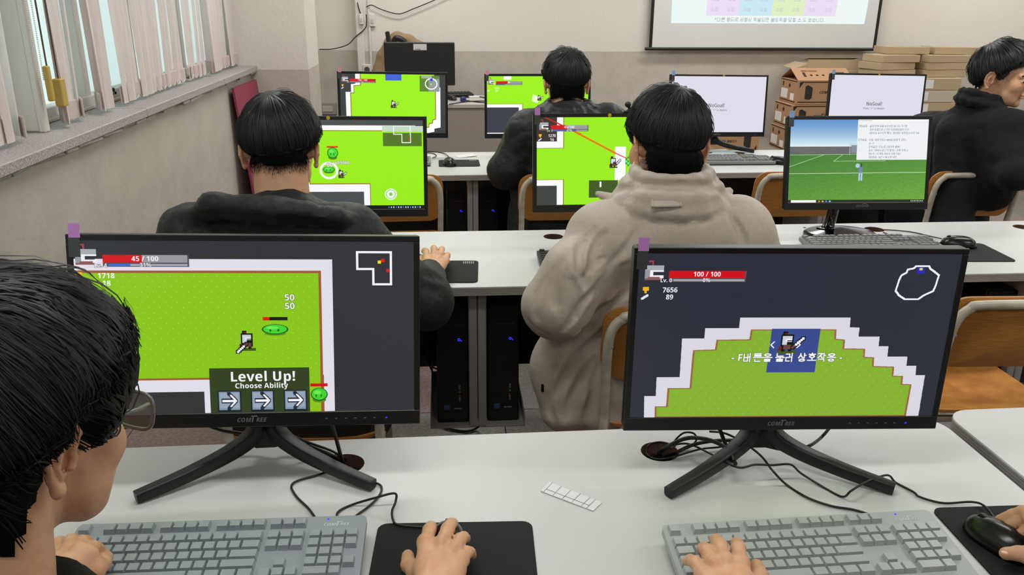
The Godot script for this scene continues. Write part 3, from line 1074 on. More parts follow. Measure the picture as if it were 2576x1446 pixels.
func picture_level_up() -> Pic:
	var p := Pic.new(1280, 720, Color(0.185, 0.195, 0.215))
	var G := Color(0.55, 0.79, 0.10)
	var W := Color(0.90, 0.89, 0.93)
	p.r(0, 0.103, 0.752, 0.80, W)
	p.r(0, 0.168, 0.718, 0.80, BROWN)
	p.r(0, 0.182, 0.710, 0.79, G)
	p.r(0, 0.79, 0.38, 0.802, BROWN)
	p.r(0, 0.802, 0.395, 0.872, W)
	p.r(0.357, 0.802, 0.395, 1, W)
	p.r(0.395, 0.79, 0.752, 1, W)
	p.r(0.39, 0.78, 0.720, 1, BROWN)
	p.r(0.397, 0.78, 0.710, 1, G)
	p.dots(0.0, 0.2, 0.71, 1.0, 0.034, 0.03, Color(0.78, 0.93, 0.42))
	p.r(0, 0.872, 0.357, 1, Color(0.20, 0.20, 0.21))
	hud(p, 0.082, 0.080, 0.243, 0.46, "45 / 100", "Lv. 4", 0.28, "31%", "1718", "18")
	for q in [0.322, 0.372]:
		p.word("50", 0.622, q, 0.036, SNOW, 700, 0.5, Color(0.25, 0.3, 0.2))
	p.r(0.540, 0.436, 0.614, 0.455, Color(0.05, 0.12, 0.05))
	p.r(0.540, 0.436, 0.560, 0.455, Color(0.85, 0.1, 0.05))
	blob(p, 0.576, 0.508, 0.08, 0.42)
	hero(p, 0.490, 0.570, 0.062, -1)
	p.r(0.374, 0.735, 0.676, 1.0, Color(0.20, 0.26, 0.13))
	p.word("Level Up!", 0.535, 0.785, 0.058, SNOW)
	p.word("Choose Ability", 0.530, 0.840, 0.030, SNOW)
	for i in 3:
		var x := 0.396 + i * 0.1
		p.r(x, 0.87, x + 0.071, 0.996, Color(0.10, 0.13, 0.17))
		p.r(x + 0.004, 0.875, x + 0.067, 0.985, Color(0.52, 0.59, 0.68))
		p.r(x + 0.007, 0.882, x + 0.064, 0.972, Color(0.60, 0.67, 0.75))
		p.r(x + 0.012, 0.915, x + 0.055, 0.945, Color(0.15, 0.17, 0.22))
		for q in [[-0.045, 0.034], [0.045, 0.034]]:
			p.line(Vector2(x + q[1], 0.93 + q[0]), Vector2(x + 0.056, 0.93), 13.0, Color(0.15, 0.17, 0.22))
		p.r(x + 0.014, 0.923, x + 0.055, 0.937, SNOW)
		for q in [[-0.033, 0.040], [0.033, 0.040]]:
			p.line(Vector2(x + q[1], 0.93 + q[0]), Vector2(x + 0.056, 0.93), 6.0, SNOW)
	p.r(0.678, 0.832, 0.731, 0.85, Color(0.83, 0.06, 0.10))
	blob(p, 0.705, 0.898, 0.052, 0.85)
	var m := [Vector2(0.828, 0.060), Vector2(0.930, 0.060), Vector2(0.930, 0.246), Vector2(0.876, 0.246), Vector2(0.876, 0.158), Vector2(0.828, 0.158)]
	outline(p, m, 9.0, SNOW)
	p.r(0.890, 0.109, 0.900, 0.127, Color(0.95, 0.9, 0.1))
	p.r(0.900, 0.098, 0.911, 0.118, Color(0.9, 0.05, 0.08))
	p.r(0.916, 0.157, 0.926, 0.177, Color(0.9, 0.05, 0.08))
	return p

func picture_arena() -> Pic:
	var p := Pic.new(1280, 720, Color(0.165, 0.18, 0.225))
	var un := func(a: Array) -> PackedVector2Array:
		var o := PackedVector2Array()
		for i in range(0, a.size(), 2):
			var v: float = (a[i + 1] - 100.0) / 1130.0
			o.append(Vector2((a[i] - (165.0 - 65.0 * v)) / (2222.0 - 140.0 * v), minf(v, 1.0)))
		return o
	var outer: PackedVector2Array = un.call([198, 1240, 200, 1075, 278, 1075, 283, 940, 440, 940, 455, 668, 607, 668, 612, 598, 843, 598, 850, 525, 1612, 525, 1607, 592, 1675, 595, 1668, 657, 1815, 657, 1808, 725, 1877, 725, 1870, 798, 2010, 798, 2003, 865, 2072, 865, 2067, 932, 2133, 932, 2085, 1240])
	var inner: PackedVector2Array = un.call([270, 1240, 272, 1150, 348, 1150, 358, 1018, 508, 1018, 530, 750, 680, 745, 690, 678, 915, 675, 925, 607, 1515, 607, 1512, 672, 1575, 678, 1570, 740, 1715, 742, 1712, 800, 1778, 803, 1775, 865, 1918, 870, 1912, 935, 1980, 937, 1975, 995, 2040, 998, 1998, 1240])
	p.poly(outer, Color(0.87, 0.86, 0.90))
	p.poly(inner, Color(0.62, 0.40, 0.27))
	for q in Geometry2D.offset_polygon(inner, -0.006):
		p.poly(q, Color(0.53, 0.71, 0.19))
	p.dots(0.0, 0.4, 1.0, 1.0, 0.032, 0.034, Color(0.72, 0.88, 0.46))
	p.poly(un.call([1070, 603, 1405, 603, 1365, 908, 1032, 908]), Color(0.22, 0.30, 0.57))
	hero(p, 0.486, 0.525, 0.072, 1)
	for q in [[0.440, -1], [0.524, 1]]:
		p.line(Vector2(q[0] - 0.005 * q[1], 0.525), Vector2(q[0] + 0.005 * q[1], 0.543), 4.0, SNOW)
		p.line(Vector2(q[0] + 0.005 * q[1], 0.543), Vector2(q[0] - 0.005 * q[1], 0.561), 4.0, SNOW)
	p.word("- F버튼을 눌러 상호작용 -", 0.492, 0.622, 0.043, SNOW, 700, 0.5, Color(0.15, 0.2, 0.15))
	hud(p, 0.093, 0.100, 0.235, 1.0, "100 / 100", "Lv. 0", 0.0, "0%", "7656", "89")
	var oc := []
	for q in [[-28, -112], [62, -112], [75, -95], [100, -80], [142, -52], [132, 20], [122, 55], [60, 85], [28, 110], [-68, 110], [-110, 85], [-140, 55], [-128, -20], [-118, -50], [-85, -70], [-80, -90], [-40, -98]]:
		oc.append(Vector2(0.872 + q[0] / 2190.0, 0.169 + q[1] / 1140.0))
	outline(p, oc, 7.0, SNOW)
	p.r(0.866, 0.078, 0.889, 0.114, Color(0.16, 0.16, 0.75))
	p.r(0.872, 0.080, 0.882, 0.095, Color(0.9, 0.85, 0.3))
	return p

func picture_slimes() -> Pic:
	# u = (x - 877) / 1111, v = (y - 285) / 700
	var p := Pic.new(720, 405, Color(0.29, 0.31, 0.31))
	p.r(0.0, 0.06, 0.95, 0.115, SNOW)
	p.r(0.20, 0.06, 0.70, 0.80, SNOW)
	p.r(0.245, 0.113, 1.0, 0.715, BROWN)
	p.r(0.25, 0.122, 1.0, 0.705, GREEN)
	p.r(0.20, 0.715, 0.645, 0.80, SNOW)
	p.r(0.60, 0.715, 0.645, 0.955, SNOW)
	p.r(0.64, 0.705, 1.0, 0.955, BROWN)
	p.r(0.645, 0.70, 1.0, 0.955, GREEN)
	p.dots(0.25, 0.13, 1.0, 0.95, 0.042, 0.042, Color(0.85, 0.98, 0.45))
	p.r(0.73, 0.065, 1.0, 0.125, Color(0.78, 0.85, 0.76))
	p.r(0.735, 0.14, 0.99, 0.29, Color(0.32, 0.46, 0.14))
	outline(p, [Vector2(0.805, 0.065), Vector2(0.915, 0.065), Vector2(0.917, 0.25), Vector2(0.86, 0.25), Vector2(0.86, 0.155), Vector2(0.805, 0.155)], 4.0, SNOW)
	p.r(0.905, 0.195, 0.915, 0.22, Color(0.85, 0.3, 0.1))
	p.r(0.365, 0.288, 0.437, 0.305, Color(0.82, 0.25, 0.06))
	blob(p, 0.402, 0.365, 0.072, 0.95)
	p.oval(0.374, 0.56, 0.062, 0.098, SNOW)
	p.oval(0.374, 0.56, 0.046, 0.073, GREEN)
	blob(p, 0.374, 0.55, 0.078, 0.5)
	p.word("60", 0.381, 0.497, 0.05, SNOW, 700, 0.5, Color(0.4, 0.5, 0.3))
	for q in [[0.43, "60"], [0.463, "50"], [0.495, "60"]]:
		p.word(q[1], q[0], 0.47, 0.036, SNOW, 700, 0.5, Color(0.4, 0.5, 0.3))
	hero(p, 0.452, 0.595, 0.05, 1)
	p.oval(0.778, 0.83, 0.04, 0.064, SNOW)
	p.oval(0.778, 0.83, 0.034, 0.054, Color(0.6, 0.85, 0.45))
	p.oval(0.778, 0.83, 0.027, 0.044, SNOW)
	p.oval(0.778, 0.83, 0.012, 0.02, Color(0.5, 0.8, 0.3))
	p.r(0, 0.958, 1, 1, Color(0.07, 0.09, 0.06))
	for i in 14:
		p.r(0.76 + i * 0.016, 0.97, 0.768 + i * 0.016, 0.988, Color(0.75, 0.85, 0.9) if i % 3 else Color(0.2, 0.5, 0.8))
	return p

func picture_laser() -> Pic:
	# u = (x - 448) / 1111, v = (y - 348) / 670
	var p := Pic.new(720, 405, GREEN)
	p.dots(0.0, 0.0, 1.0, 1.0, 0.042, 0.042, Color(0.85, 0.98, 0.45))
	p.r(0, 0, 0.186, 0.35, BROWN)
	p.r(0, 0, 0.181, 0.345, SNOW)
	p.r(0, 0, 0.137, 0.272, Color(0.22, 0.19, 0.18))
	p.r(0, 0.705, 0.186, 1, BROWN)
	p.r(0, 0.712, 0.181, 1, SNOW)
	p.r(0, 0.778, 0.137, 1, Color(0.23, 0.25, 0.24))
	p.r(0.537, 0.335, 0.612, 0.72, SNOW)
	for q in [[0.056, 0.0, 0.30, 0.19, 5.0, Color(0.75, 0.1, 0.12)], [0.25, 0.155, 0.54, 0.41, 8.0, Color(0.92, 0.62, 0.05)], [0.25, 0.155, 0.54, 0.41, 3.0, Color(0.85, 0.35, 0.1)], [0.54, 0.41, 0.62, 0.47, 4.0, Color(0.85, 0.3, 0.3)]]:
		p.line(Vector2(q[0], q[1]), Vector2(q[2], q[3]), q[4], q[5])
	hud(p, 0.096, 0.088, 0.25, 0.45, "45/100", "Lv. 3", 0.67, "67%", "1270", "16")
	hero(p, 0.525, 0.51, 0.07, 1)
	for i in 5:
		for j in 5:
			if (i * 3 + j * 5) % 4 != 0:
				p.r(0.61 + i * 0.014, 0.45 + j * 0.022, 0.624 + i * 0.014, 0.472 + j * 0.022, Color(0.05, 0.68, 0.2) if (i + j) % 2 else Color(0.5, 0.95, 0.4))
	p.r(0.36, 0.72, 0.56, 0.92, Color(0.24, 0.34, 0.12))
	p.r(0.434, 0.735, 0.446, 0.80, SNOW)
	return p

func picture_soccer() -> Pic:
	# u, v measured between the corners of the visible picture
	var p := Pic.new(960, 540, Color(0.3, 0.5, 0.2))
	for y in 174:
		var t := y / 173.0
		p.im.fill_rect(Rect2i(0, y, 960, 1), Color(0.38, 0.57, 0.80).lerp(Color(0.86, 0.95, 0.96), pow(t, 1.3)))
	p.r(0, 0.322, 1, 0.42, Color(0.40, 0.40, 0.40))
	var nz := FastNoiseLite.new()
	nz.frequency = 0.03
	nz.seed = 3
	for y in range(224, 524):
		for x in 480:
			var t := (y - 224) / 300.0
			var k := nz.get_noise_2d(x * 2.0, y * 3.0) * 0.05 * (0.3 + t)
			var c := Color(0.26, 0.48, 0.20).lerp(Color(0.44, 0.68, 0.24), clampf(t * 0.55 + x / 480.0 * 0.35, 0, 1))
			c = Color(c.r + k, c.g + k, c.b + k * 0.6)
			p.im.set_pixel(x * 2, y, c)
			p.im.set_pixel(x * 2 + 1, y, c)
	var wl := Color(0.82, 0.93, 0.80)
	for q in [[0, 0.423, 0.5, 0.415, 2.0], [0.0, 0.565, 0.25, 0.42, 2.0], [0.32, 0.50, 0.385, 0.42, 2.0], [0.32, 0.50, 0.70, 0.495, 2.0], [0, 0.648, 1, 0.636, 3.0]]:
		p.line(Vector2(q[0], q[1]), Vector2(q[2], q[3]), q[4], wl)
	p.line(Vector2(0.435, 0.42), Vector2(0.437, 0.295), 4.0, Color(0.72, 0.76, 0.80))
	p.line(Vector2(0.437, 0.295), Vector2(0.5, 0.288), 3.0, Color(0.65, 0.7, 0.75))
	p.r(0.445, 0.305, 0.49, 0.40, Color(0.52, 0.55, 0.60))
	var B := Color(0.72, 0.80, 0.92)
	p.oval(0.498, 0.553, 0.016, 0.026, B)
	p.r(0.508, 0.565, 0.535, 0.64, Color(0.45, 0.52, 0.66))
	p.r(0.522, 0.52, 0.529, 0.57, Color(0.2, 0.22, 0.26))
	p.r(0.507, 0.64, 0.519, 0.735, B)
	p.r(0.524, 0.64, 0.535, 0.735, B)
	var N := Color(0.93, 0.94, 0.95)
	p.r(0.486, 0.0, 1.0, 0.483, N)
	p.r(0.486, 0.0, 1.0, 0.02, Color(0.97, 0.97, 0.97))
	var ik := Color(0.30, 0.31, 0.33)
	p.word("게임설명", 0.49, 0.078, 0.022, ik, 400, 0.0)
	p.word("조작방법", 0.49, 0.244, 0.022, ik, 400, 0.0)
	var rows := ["골대 안에 공을 넣으시면 됩니다. 각 1점", "공이 바깥으로 나가면 처음(0점)부터 다시.", "5점이상 넣으시면 통과. 계속해서 높은점수 도전가능", "", "이동 : 방향키또는 WASD (방향키 추천)", "슛 : F", "전력질주 : E (누르고있으면 발동)", "점프 : SPACE (버그가 많으니 사용 자제..)", "재시작 : Y (게임 오버시 사용가능)", "게임종료 : ALT + F4 사용 부탁"]
	for i in rows.size():
		if rows[i] != "":
			p.word(rows[i], 0.572, 0.078 + i * 0.0415, 0.0215, ik, 400, 0.0)
	for i in 9:
		p.r(0.49 + i * 0.011, 0.010, 0.498 + i * 0.011, 0.018, Color(0.72, 0.72, 0.74))
	p.r(0, 0.967, 1, 1, Color(0.12, 0.16, 0.12))
	p.r(0.022, 0.969, 0.205, 0.998, Color(0.95, 0.95, 0.95))
	for i in 4:
		p.r(0.222 + i * 0.026, 0.975, 0.234 + i * 0.026, 0.993, [Color(0.9, 0.6, 0.3), Color(0.9, 0.8, 0.4), Color(0.3, 0.6, 0.9), Color(0.5, 0.85, 0.9)][i])
	for i in 8:
		p.r(0.90 + i * 0.012, 0.976, 0.906 + i * 0.012, 0.991, Color(0.8, 0.85, 0.8))
	return p

func picture_round_map() -> Pic:
	# u = (x - 215) / 820, v = (y - 560) / 460
	var p := Pic.new(560, 315, INK)
	var a := func(q: Array) -> PackedVector2Array:
		var o := PackedVector2Array()
		for i in range(0, q.size(), 2):
			o.append(Vector2((q[i] - 215.0) / 820.0, (q[i + 1] - 560.0) / 460.0))
		return o
	p.poly(a.call([335, 555, 335, 635, 300, 640, 300, 700, 258, 700, 258, 960, 330, 1022, 885, 1022, 945, 1010, 945, 985, 995, 975, 995, 660, 930, 600, 930, 555]), SNOW)
	p.poly(a.call([372, 555, 372, 645, 320, 650, 320, 705, 293, 705, 293, 950, 350, 1000, 880, 980, 905, 975, 905, 950, 935, 940, 935, 920, 960, 910, 960, 690, 950, 555]), BROWN)
	p.poly(a.call([377, 555, 377, 650, 325, 655, 325, 710, 298, 710, 298, 945, 355, 995, 875, 975, 900, 968, 900, 945, 930, 935, 930, 915, 955, 905, 955, 690, 945, 555]), GREEN)
	p.dots(0.05, 0.0, 0.95, 1.0, 0.05, 0.05, Color(0.8, 0.97, 0.4))
	p.r(0.43, 0.0, 0.583, 0.105, Color(0.25, 0.38, 0.83))
	hud(p, 0.095, 0.082, 0.24, 1.0, "100 / 100", "Lv. 1", 0.0, "0%", "", "")
	hero(p, 0.50, 0.50, 0.07, 1)
	p.r(0.755, 0.02, 0.945, 0.285, Color(0.36, 0.52, 0.18))
	p.r(0.77, 0.02, 0.87, 0.065, Color(0.64, 0.68, 0.66))
	p.r(0.84, 0.07, 0.945, 0.285, Color(0.55, 0.6, 0.58))
	var oc := []
	for i in 16:
		oc.append(Vector2(0.865 + 0.056 * cos(TAU * i / 16.0), 0.155 + 0.09 * sin(TAU * i / 16.0)))
	outline(p, oc, 5.0, SNOW)
	p.r(0.855, 0.065, 0.878, 0.105, Color(0.2, 0.2, 0.85))
	p.oval(0.865, 0.16, 0.007, 0.012, Color(0.95, 0.9, 0.3))
	return p

func picture_corner() -> Pic:
	# u = (x - 1325) / 770, v = (y - 568) / 457
	var p := Pic.new(560, 315, GREEN)
	p.dots(0.0, 0.0, 1.0, 0.5, 0.05, 0.05, Color(0.8, 0.97, 0.4))
	p.r(0.165, 0, 0.24, 0.06, SNOW)
	p.r(0, 0.475, 0.352, 1, BROWN)
	p.r(0, 0.482, 0.346, 1, SNOW)
	p.r(0, 0.54, 0.312, 0.985, Color(0.23, 0.24, 0.28))
	p.line(Vector2(0.35, 0.565), Vector2(1.0, 0.56), 4.0, Color(0.8, 0.4, 0.1))
	hud(p, 0.09, 0.085, 0.25, 0.45, "45", "", 0.3, "", "1965", "25")
	p.poly(PackedVector2Array([Vector2(0.45, 0.31), Vector2(0.52, 0.36), Vector2(0.5, 0.47), Vector2(0.44, 0.43)]), Color(0.9, 0.98, 0.8))
	hero(p, 0.515, 0.37, 0.05, 1)
	p.r(0.96, 0.2, 1.0, 0.27, Color(0.36, 0.52, 0.18))
	return p

func picture_no_goal() -> Pic:
	var p := Pic.new(640, 360, Color(0.865, 0.865, 0.915))
	p.word("NoGoal!", 0.482, 0.515, 0.062, Color(0.22, 0.22, 0.24), 400)
	p.word("Press \" Y \" to Restart", 0.482, 0.60, 0.032, Color(0.35, 0.35, 0.38), 400)
	return p

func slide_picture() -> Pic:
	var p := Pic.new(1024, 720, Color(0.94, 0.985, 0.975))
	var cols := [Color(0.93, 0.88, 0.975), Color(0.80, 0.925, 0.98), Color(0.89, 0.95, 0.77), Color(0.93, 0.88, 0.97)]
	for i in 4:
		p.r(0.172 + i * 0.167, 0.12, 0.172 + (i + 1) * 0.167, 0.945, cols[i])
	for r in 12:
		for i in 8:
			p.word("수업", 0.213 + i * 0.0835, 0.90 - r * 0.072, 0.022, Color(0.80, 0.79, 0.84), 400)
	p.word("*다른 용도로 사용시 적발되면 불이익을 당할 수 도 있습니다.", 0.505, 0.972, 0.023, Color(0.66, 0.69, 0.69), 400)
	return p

# ---- desks: white two-seat tops with ribbed grey edges, hung on steel frames with two computer cradles
const DW := 1.708
const DD := 0.592
func build_desks() -> void:
	var rows := [
		[0.107, -1.366, 0.0, "white two-seat desk with the two front monitors showing game rooms"],
		[1.845, -1.394, 0.004, "white desk end with a rounded corner right of the desk with the two front monitors"],
		[0.107, -2.790, -0.008, "white middle-row desk where the beige jacket student sits"],
		[1.822, -2.806, -0.008, "white middle-row desk carrying the soccer game monitor"],
		[0.160, -4.350, 0.006, "white far-row desk of the student in the black quilted jacket"],
		[1.872, -4.338, 0.004, "white far-row desk with the two monitors reading NoGoal"]]
	var first: Node3D = null
	for r in rows:
		var xf := Transform3D(Basis(Vector3.UP, r[2]), Vector3(r[0], 0, r[1] + DD * 0.5))
		if first == null:
			first = make_desk(r[3], xf)
		else:
			copy(first, r[3], xf)

func circle(c: Vector2, r: float, n := 20) -> PackedVector2Array:
	var o := PackedVector2Array()
	for i in n:
		o.append(c + Vector2(cos(TAU * i / n), sin(TAU * i / n)) * r)
	return o

func make_desk(label: String, xf: Transform3D) -> Node3D:
	var d := thing("computer_desk", label, "desk", "two-seat computer desks", xf.origin, xf.basis)
	var lam := mat("white_laminate", Color(0.79, 0.795, 0.785), 0.38)
	var edge := mat("ribbed_edge", Color(0.60, 0.59, 0.57), 0.55)
	var holes := [[Vector2(-0.28, -0.210), 0.034], [Vector2(0.28, -0.210), 0.034], [Vector2(-0.52, -0.247), 0.006], [Vector2(0.36, -0.250), 0.006]]
	var rr := rrect(DW, DD, 0.05, 6)
	var cuts := [-2.0, -0.56, -0.48, -0.32, -0.24, 0.24, 0.32, 0.35, 0.37, 2.0]
	var g := Geo.new()
	var lay := Transform3D(Basis(Vector3.RIGHT, PI / 2), Vector3(0, DESK, 0))   # x, y of the outline become x, z
	g.xf = lay
	for i in cuts.size() - 1:
		var mid := 0.0
		for h in holes:
			if h[0].x > cuts[i] and h[0].x < cuts[i + 1]:
				mid = h[0].y
		for half in 2:
			var y0 := -1.0 if half == 0 else mid
			var y1 := mid if half == 0 else 1.0
			var box := PackedVector2Array([Vector2(cuts[i], y0), Vector2(cuts[i + 1], y0), Vector2(cuts[i + 1], y1), Vector2(cuts[i], y1)])
			for a in Geometry2D.intersect_polygons(rr, box):
				var list: Array = [a]
				for h in holes:
					if h[0].x > cuts[i] and h[0].x < cuts[i + 1]:
						list = Geometry2D.clip_polygons(a, circle(h[0], h[1]))
				for b in list:
					var tr := Geometry2D.triangulate_polygon(b)
					for k in range(0, tr.size(), 3):
						for z in [0.0, 0.026]:
							var p0 := Vector3(b[tr[k]].x, b[tr[k]].y, z)
							var p1 := Vector3(b[tr[k + 1]].x, b[tr[k + 1]].y, z)
							var p2 := Vector3(b[tr[k + 2]].x, b[tr[k + 2]].y, z)
							g.tri(p0, p1, p2, Vector3(p0.x, p0.y, 0.013))
	# softened rim of the sheet
	for i in rr.size():
		var p := rr[i]
		var q := rr[(i + 1) % rr.size()]
		g.quad(Vector3(p.x, p.y, 0), Vector3(q.x, q.y, 0), Vector3(q.x * 1.001, q.y * 1.002, 0.003), Vector3(p.x * 1.001, p.y * 1.002, 0.003), Vector3(0, 0, 0.01))
	part(d, "top", g, lam)
	g = Geo.new()
	g.xf = lay
	var ins := [1.001, 0.9985, 1.001, 0.9985, 1.001, 0.9985, 1.001]
	var zs := [0.003, 0.008, 0.0095, 0.0135, 0.015, 0.020, 0.0215, 0.026]
	for j in 7:
		for i in rr.size():
			var p: Vector2 = rr[i] * ins[j]
			var q: Vector2 = rr[(i + 1) % rr.size()] * ins[j]
			g.quad(Vector3(p.x, p.y, zs[j]), Vector3(q.x, q.y, zs[j]), Vector3(q.x, q.y, zs[j + 1]), Vector3(p.x, p.y, zs[j + 1]), Vector3(0, 0, zs[j]))
			if j < 6:
				var p2: Vector2 = rr[i] * ins[j + 1]
				var q2: Vector2 = rr[(i + 1) % rr.size()] * ins[j + 1]
				g.quad(Vector3(p.x, p.y, zs[j + 1]), Vector3(q.x, q.y, zs[j + 1]), Vector3(q2.x, q2.y, zs[j + 1]), Vector3(p2.x, p2.y, zs[j + 1]), Vector3(0, 0, zs[j + 1] + (0.1 if ins[j] > 1 else -0.1)))
	part(d, "edge_band", g, edge)
	for h in holes:
		g = Geo.new()
		g.xf = lay
		var ci := circle(h[0], h[1], 24)
		for i in 24:
			var p := ci[i]
			var q := ci[(i + 1) % 24]
			g.quad(Vector3(p.x, p.y, -0.0002), Vector3(q.x, q.y, -0.0002), Vector3(q.x, q.y, 0.026), Vector3(p.x, p.y, 0.026), Vector3(p.x, p.y, 0.013) * 2.0 - Vector3(h[0].x, h[0].y, 0.013))
		part(d, "cable_hole", g, mat("chipboard", Color(0.40, 0.29, 0.21), 0.8))
	for sg in [-1.0, 1.0]:
		g = Geo.new()
		g.rbox(Vector3(sg * 0.80, 0.345, 0.0), Vector3(0.03, 0.69, 0.06), 0.004)
		g.rbox(Vector3(sg * 0.80, 0.02, 0.0), Vector3(0.04, 0.04, 0.52), 0.006)
		g.rbox(Vector3(sg * 0.80, 0.67, 0.0), Vector3(0.035, 0.04, 0.50), 0.004)
		part(d, "leg", g, mats.grey_steel)
		g = Geo.new()
		g.rbox(Vector3(sg * 0.0135, 0.475, 0.06), Vector3(0.025, 0.44, 0.40), 0.003)
		g.rbox(Vector3(sg * 0.078, 0.258, 0.06), Vector3(0.13, 0.006, 0.40), 0.001)
		g.rbox(Vector3(sg * 0.142, 0.275, 0.06), Vector3(0.004, 0.04, 0.40), 0.001)
		part(d, "computer_cradle", g, mats.grey_steel)
	# black cable tray under the rear edge with a row of square holes
	g = Geo.new()
	g.box(Vector3(0, 0.465, -0.24), Vector3(1.5, 0.39, 0.004))
	g.box(Vector3(0, 0.689, -0.24), Vector3(1.5, 0.010, 0.004))
	for i in 31:
		g.box(Vector3(-0.75 + i * 0.05, 0.672, -0.24), Vector3(0.033, 0.026, 0.004))
	g.box(Vector3(0, 0.272, -0.20), Vector3(1.5, 0.004, 0.08))
	part(d, "cable_tray", g, mats.dark_steel)
	return d

func tower(label: String, p: Vector3, b: Basis) -> Node3D:
	# slim computer case hanging in the desk cradle; origin at its base, front to +z
	var t := thing("computer_tower", label, "computer", "slim computers in the desk cradles", p, b)
	var g := Geo.new()
	g.rbox(Vector3(0, 0.19, -0.16), Vector3(0.094, 0.38, 0.31), 0.003)
	part(t, "case", g, mat("tower_black", Color(0.035, 0.037, 0.042), 0.35))
	g = Geo.new()
	g.rbox(Vector3(0, 0.19, 0.002), Vector3(0.094, 0.38, 0.016), 0.004)
	var fr := part(t, "front_panel", g, mat("tower_front", Color(0.03, 0.034, 0.046), 0.28))
	g = Geo.new()
	for i in 42:
		g.box(Vector3(-0.006, 0.035 + i * 0.0078, 0.0103), Vector3(0.07, 0.0022, 0.0012))
	part(fr, "grille", g, mat("tower_rib", Color(0.05, 0.056, 0.068), 0.4))
	g = Geo.new()
	g.box(Vector3(0.005, 0.322, 0.0104), Vector3(0.06, 0.006, 0.001))
	part(fr, "accent_strip", g, mat("tower_strip", Color(0.14, 0.15, 0.15), 0.4))
	g = Geo.new()
	for q in [[0.020, 0.274], [0.027, 0.270]]:
		g.lathe([Vector2(0.0042, 0), Vector2(0.0042, 0.0016), Vector2(0.0024, 0.0016), Vector2(0.0024, 0.0008)], 12, Transform3D(Basis(Vector3.RIGHT, PI / 2).scaled(Vector3.ONE * (1.0 if q[0] < 0.025 else 0.45)), Vector3(q[0], q[1], 0.0102)))
	var em := mat("blue_led", Color(0.1, 0.1, 0.6), 0.3)
	em.emission_enabled = true
	em.emission = Color(0.12, 0.14, 1.0)
	em.emission_energy_multiplier = 2.5
	part(t, "power_light", g, em)
	g = Geo.new()
	for y in [0.118, 0.078]:
		g.rbox(Vector3(0.02, y, 0.0105), Vector3(0.006, 0.014, 0.0012), 0.0004)
	part(t, "usb_port", g, mat("port_grey", Color(0.42, 0.43, 0.44), 0.3, 0.6))
	for q in [[0.103, Color(0.3, 0.7, 0.4)], [0.090, Color(0.7, 0.15, 0.25)]]:
		g = Geo.new()
		g.lathe([Vector2(0.003, 0), Vector2(0.003, 0.0014), Vector2(0.0016, 0.0014), Vector2(0.0016, 0.0004)], 10, Transform3D(Basis(Vector3.RIGHT, PI / 2), Vector3(0.02, q[0], 0.0102)))
		part(t, "audio_jack", g, mat("jack_%d" % int(q[0] * 1000), q[1], 0.4))
	g = Geo.new()
	g.rbox(Vector3(-0.019, 0.052, 0.0106), Vector3(0.017, 0.016, 0.001), 0.0003)
	part(t, "sticker", g, mat("sticker_blue", Color(0.20, 0.31, 0.50), 0.4))
	text(t, "lettering", "danawa", 0.0052, mat("pale_ink", Color(0.7, 0.71, 0.72), 0.5), Transform3D(Basis.IDENTITY, Vector3(0.014, 0.048, 0.0107)), 400)
	return t

# ---- monitors
func bar(g: Geo, pts: Array, ws: Array, hs: Array) -> void:
	# a bar of chamfered rectangular section along the points
	var rings := []
	for i in pts.size():
		var a: Vector3 = pts[maxi(i - 1, 0)]
		var b: Vector3 = pts[mini(i + 1, pts.size() - 1)]
		var t := (b - a).normalized()
		var s := t.cross(Vector3.UP)
		if s.length() < 0.3:
			s = Vector3(0, 0, 1).cross(t) * -1.0
		s = s.normalized()
		var u := s.cross(t).normalized()
		var ring := PackedVector3Array()
		var hw: float = ws[i] * 0.5
		var hh: float = hs[i] * 0.5
		var c := minf(hw, hh) * 0.35
		for q in [[hw, hh - c], [hw - c, hh], [-hw + c, hh], [-hw, hh - c], [-hw, -hh + c], [-hw + c, -hh], [hw - c, -hh], [hw, -hh + c]]:
			ring.append(pts[i] + s * q[0] + u * q[1])
		rings.append(ring)
	g.skin(rings, true, true)

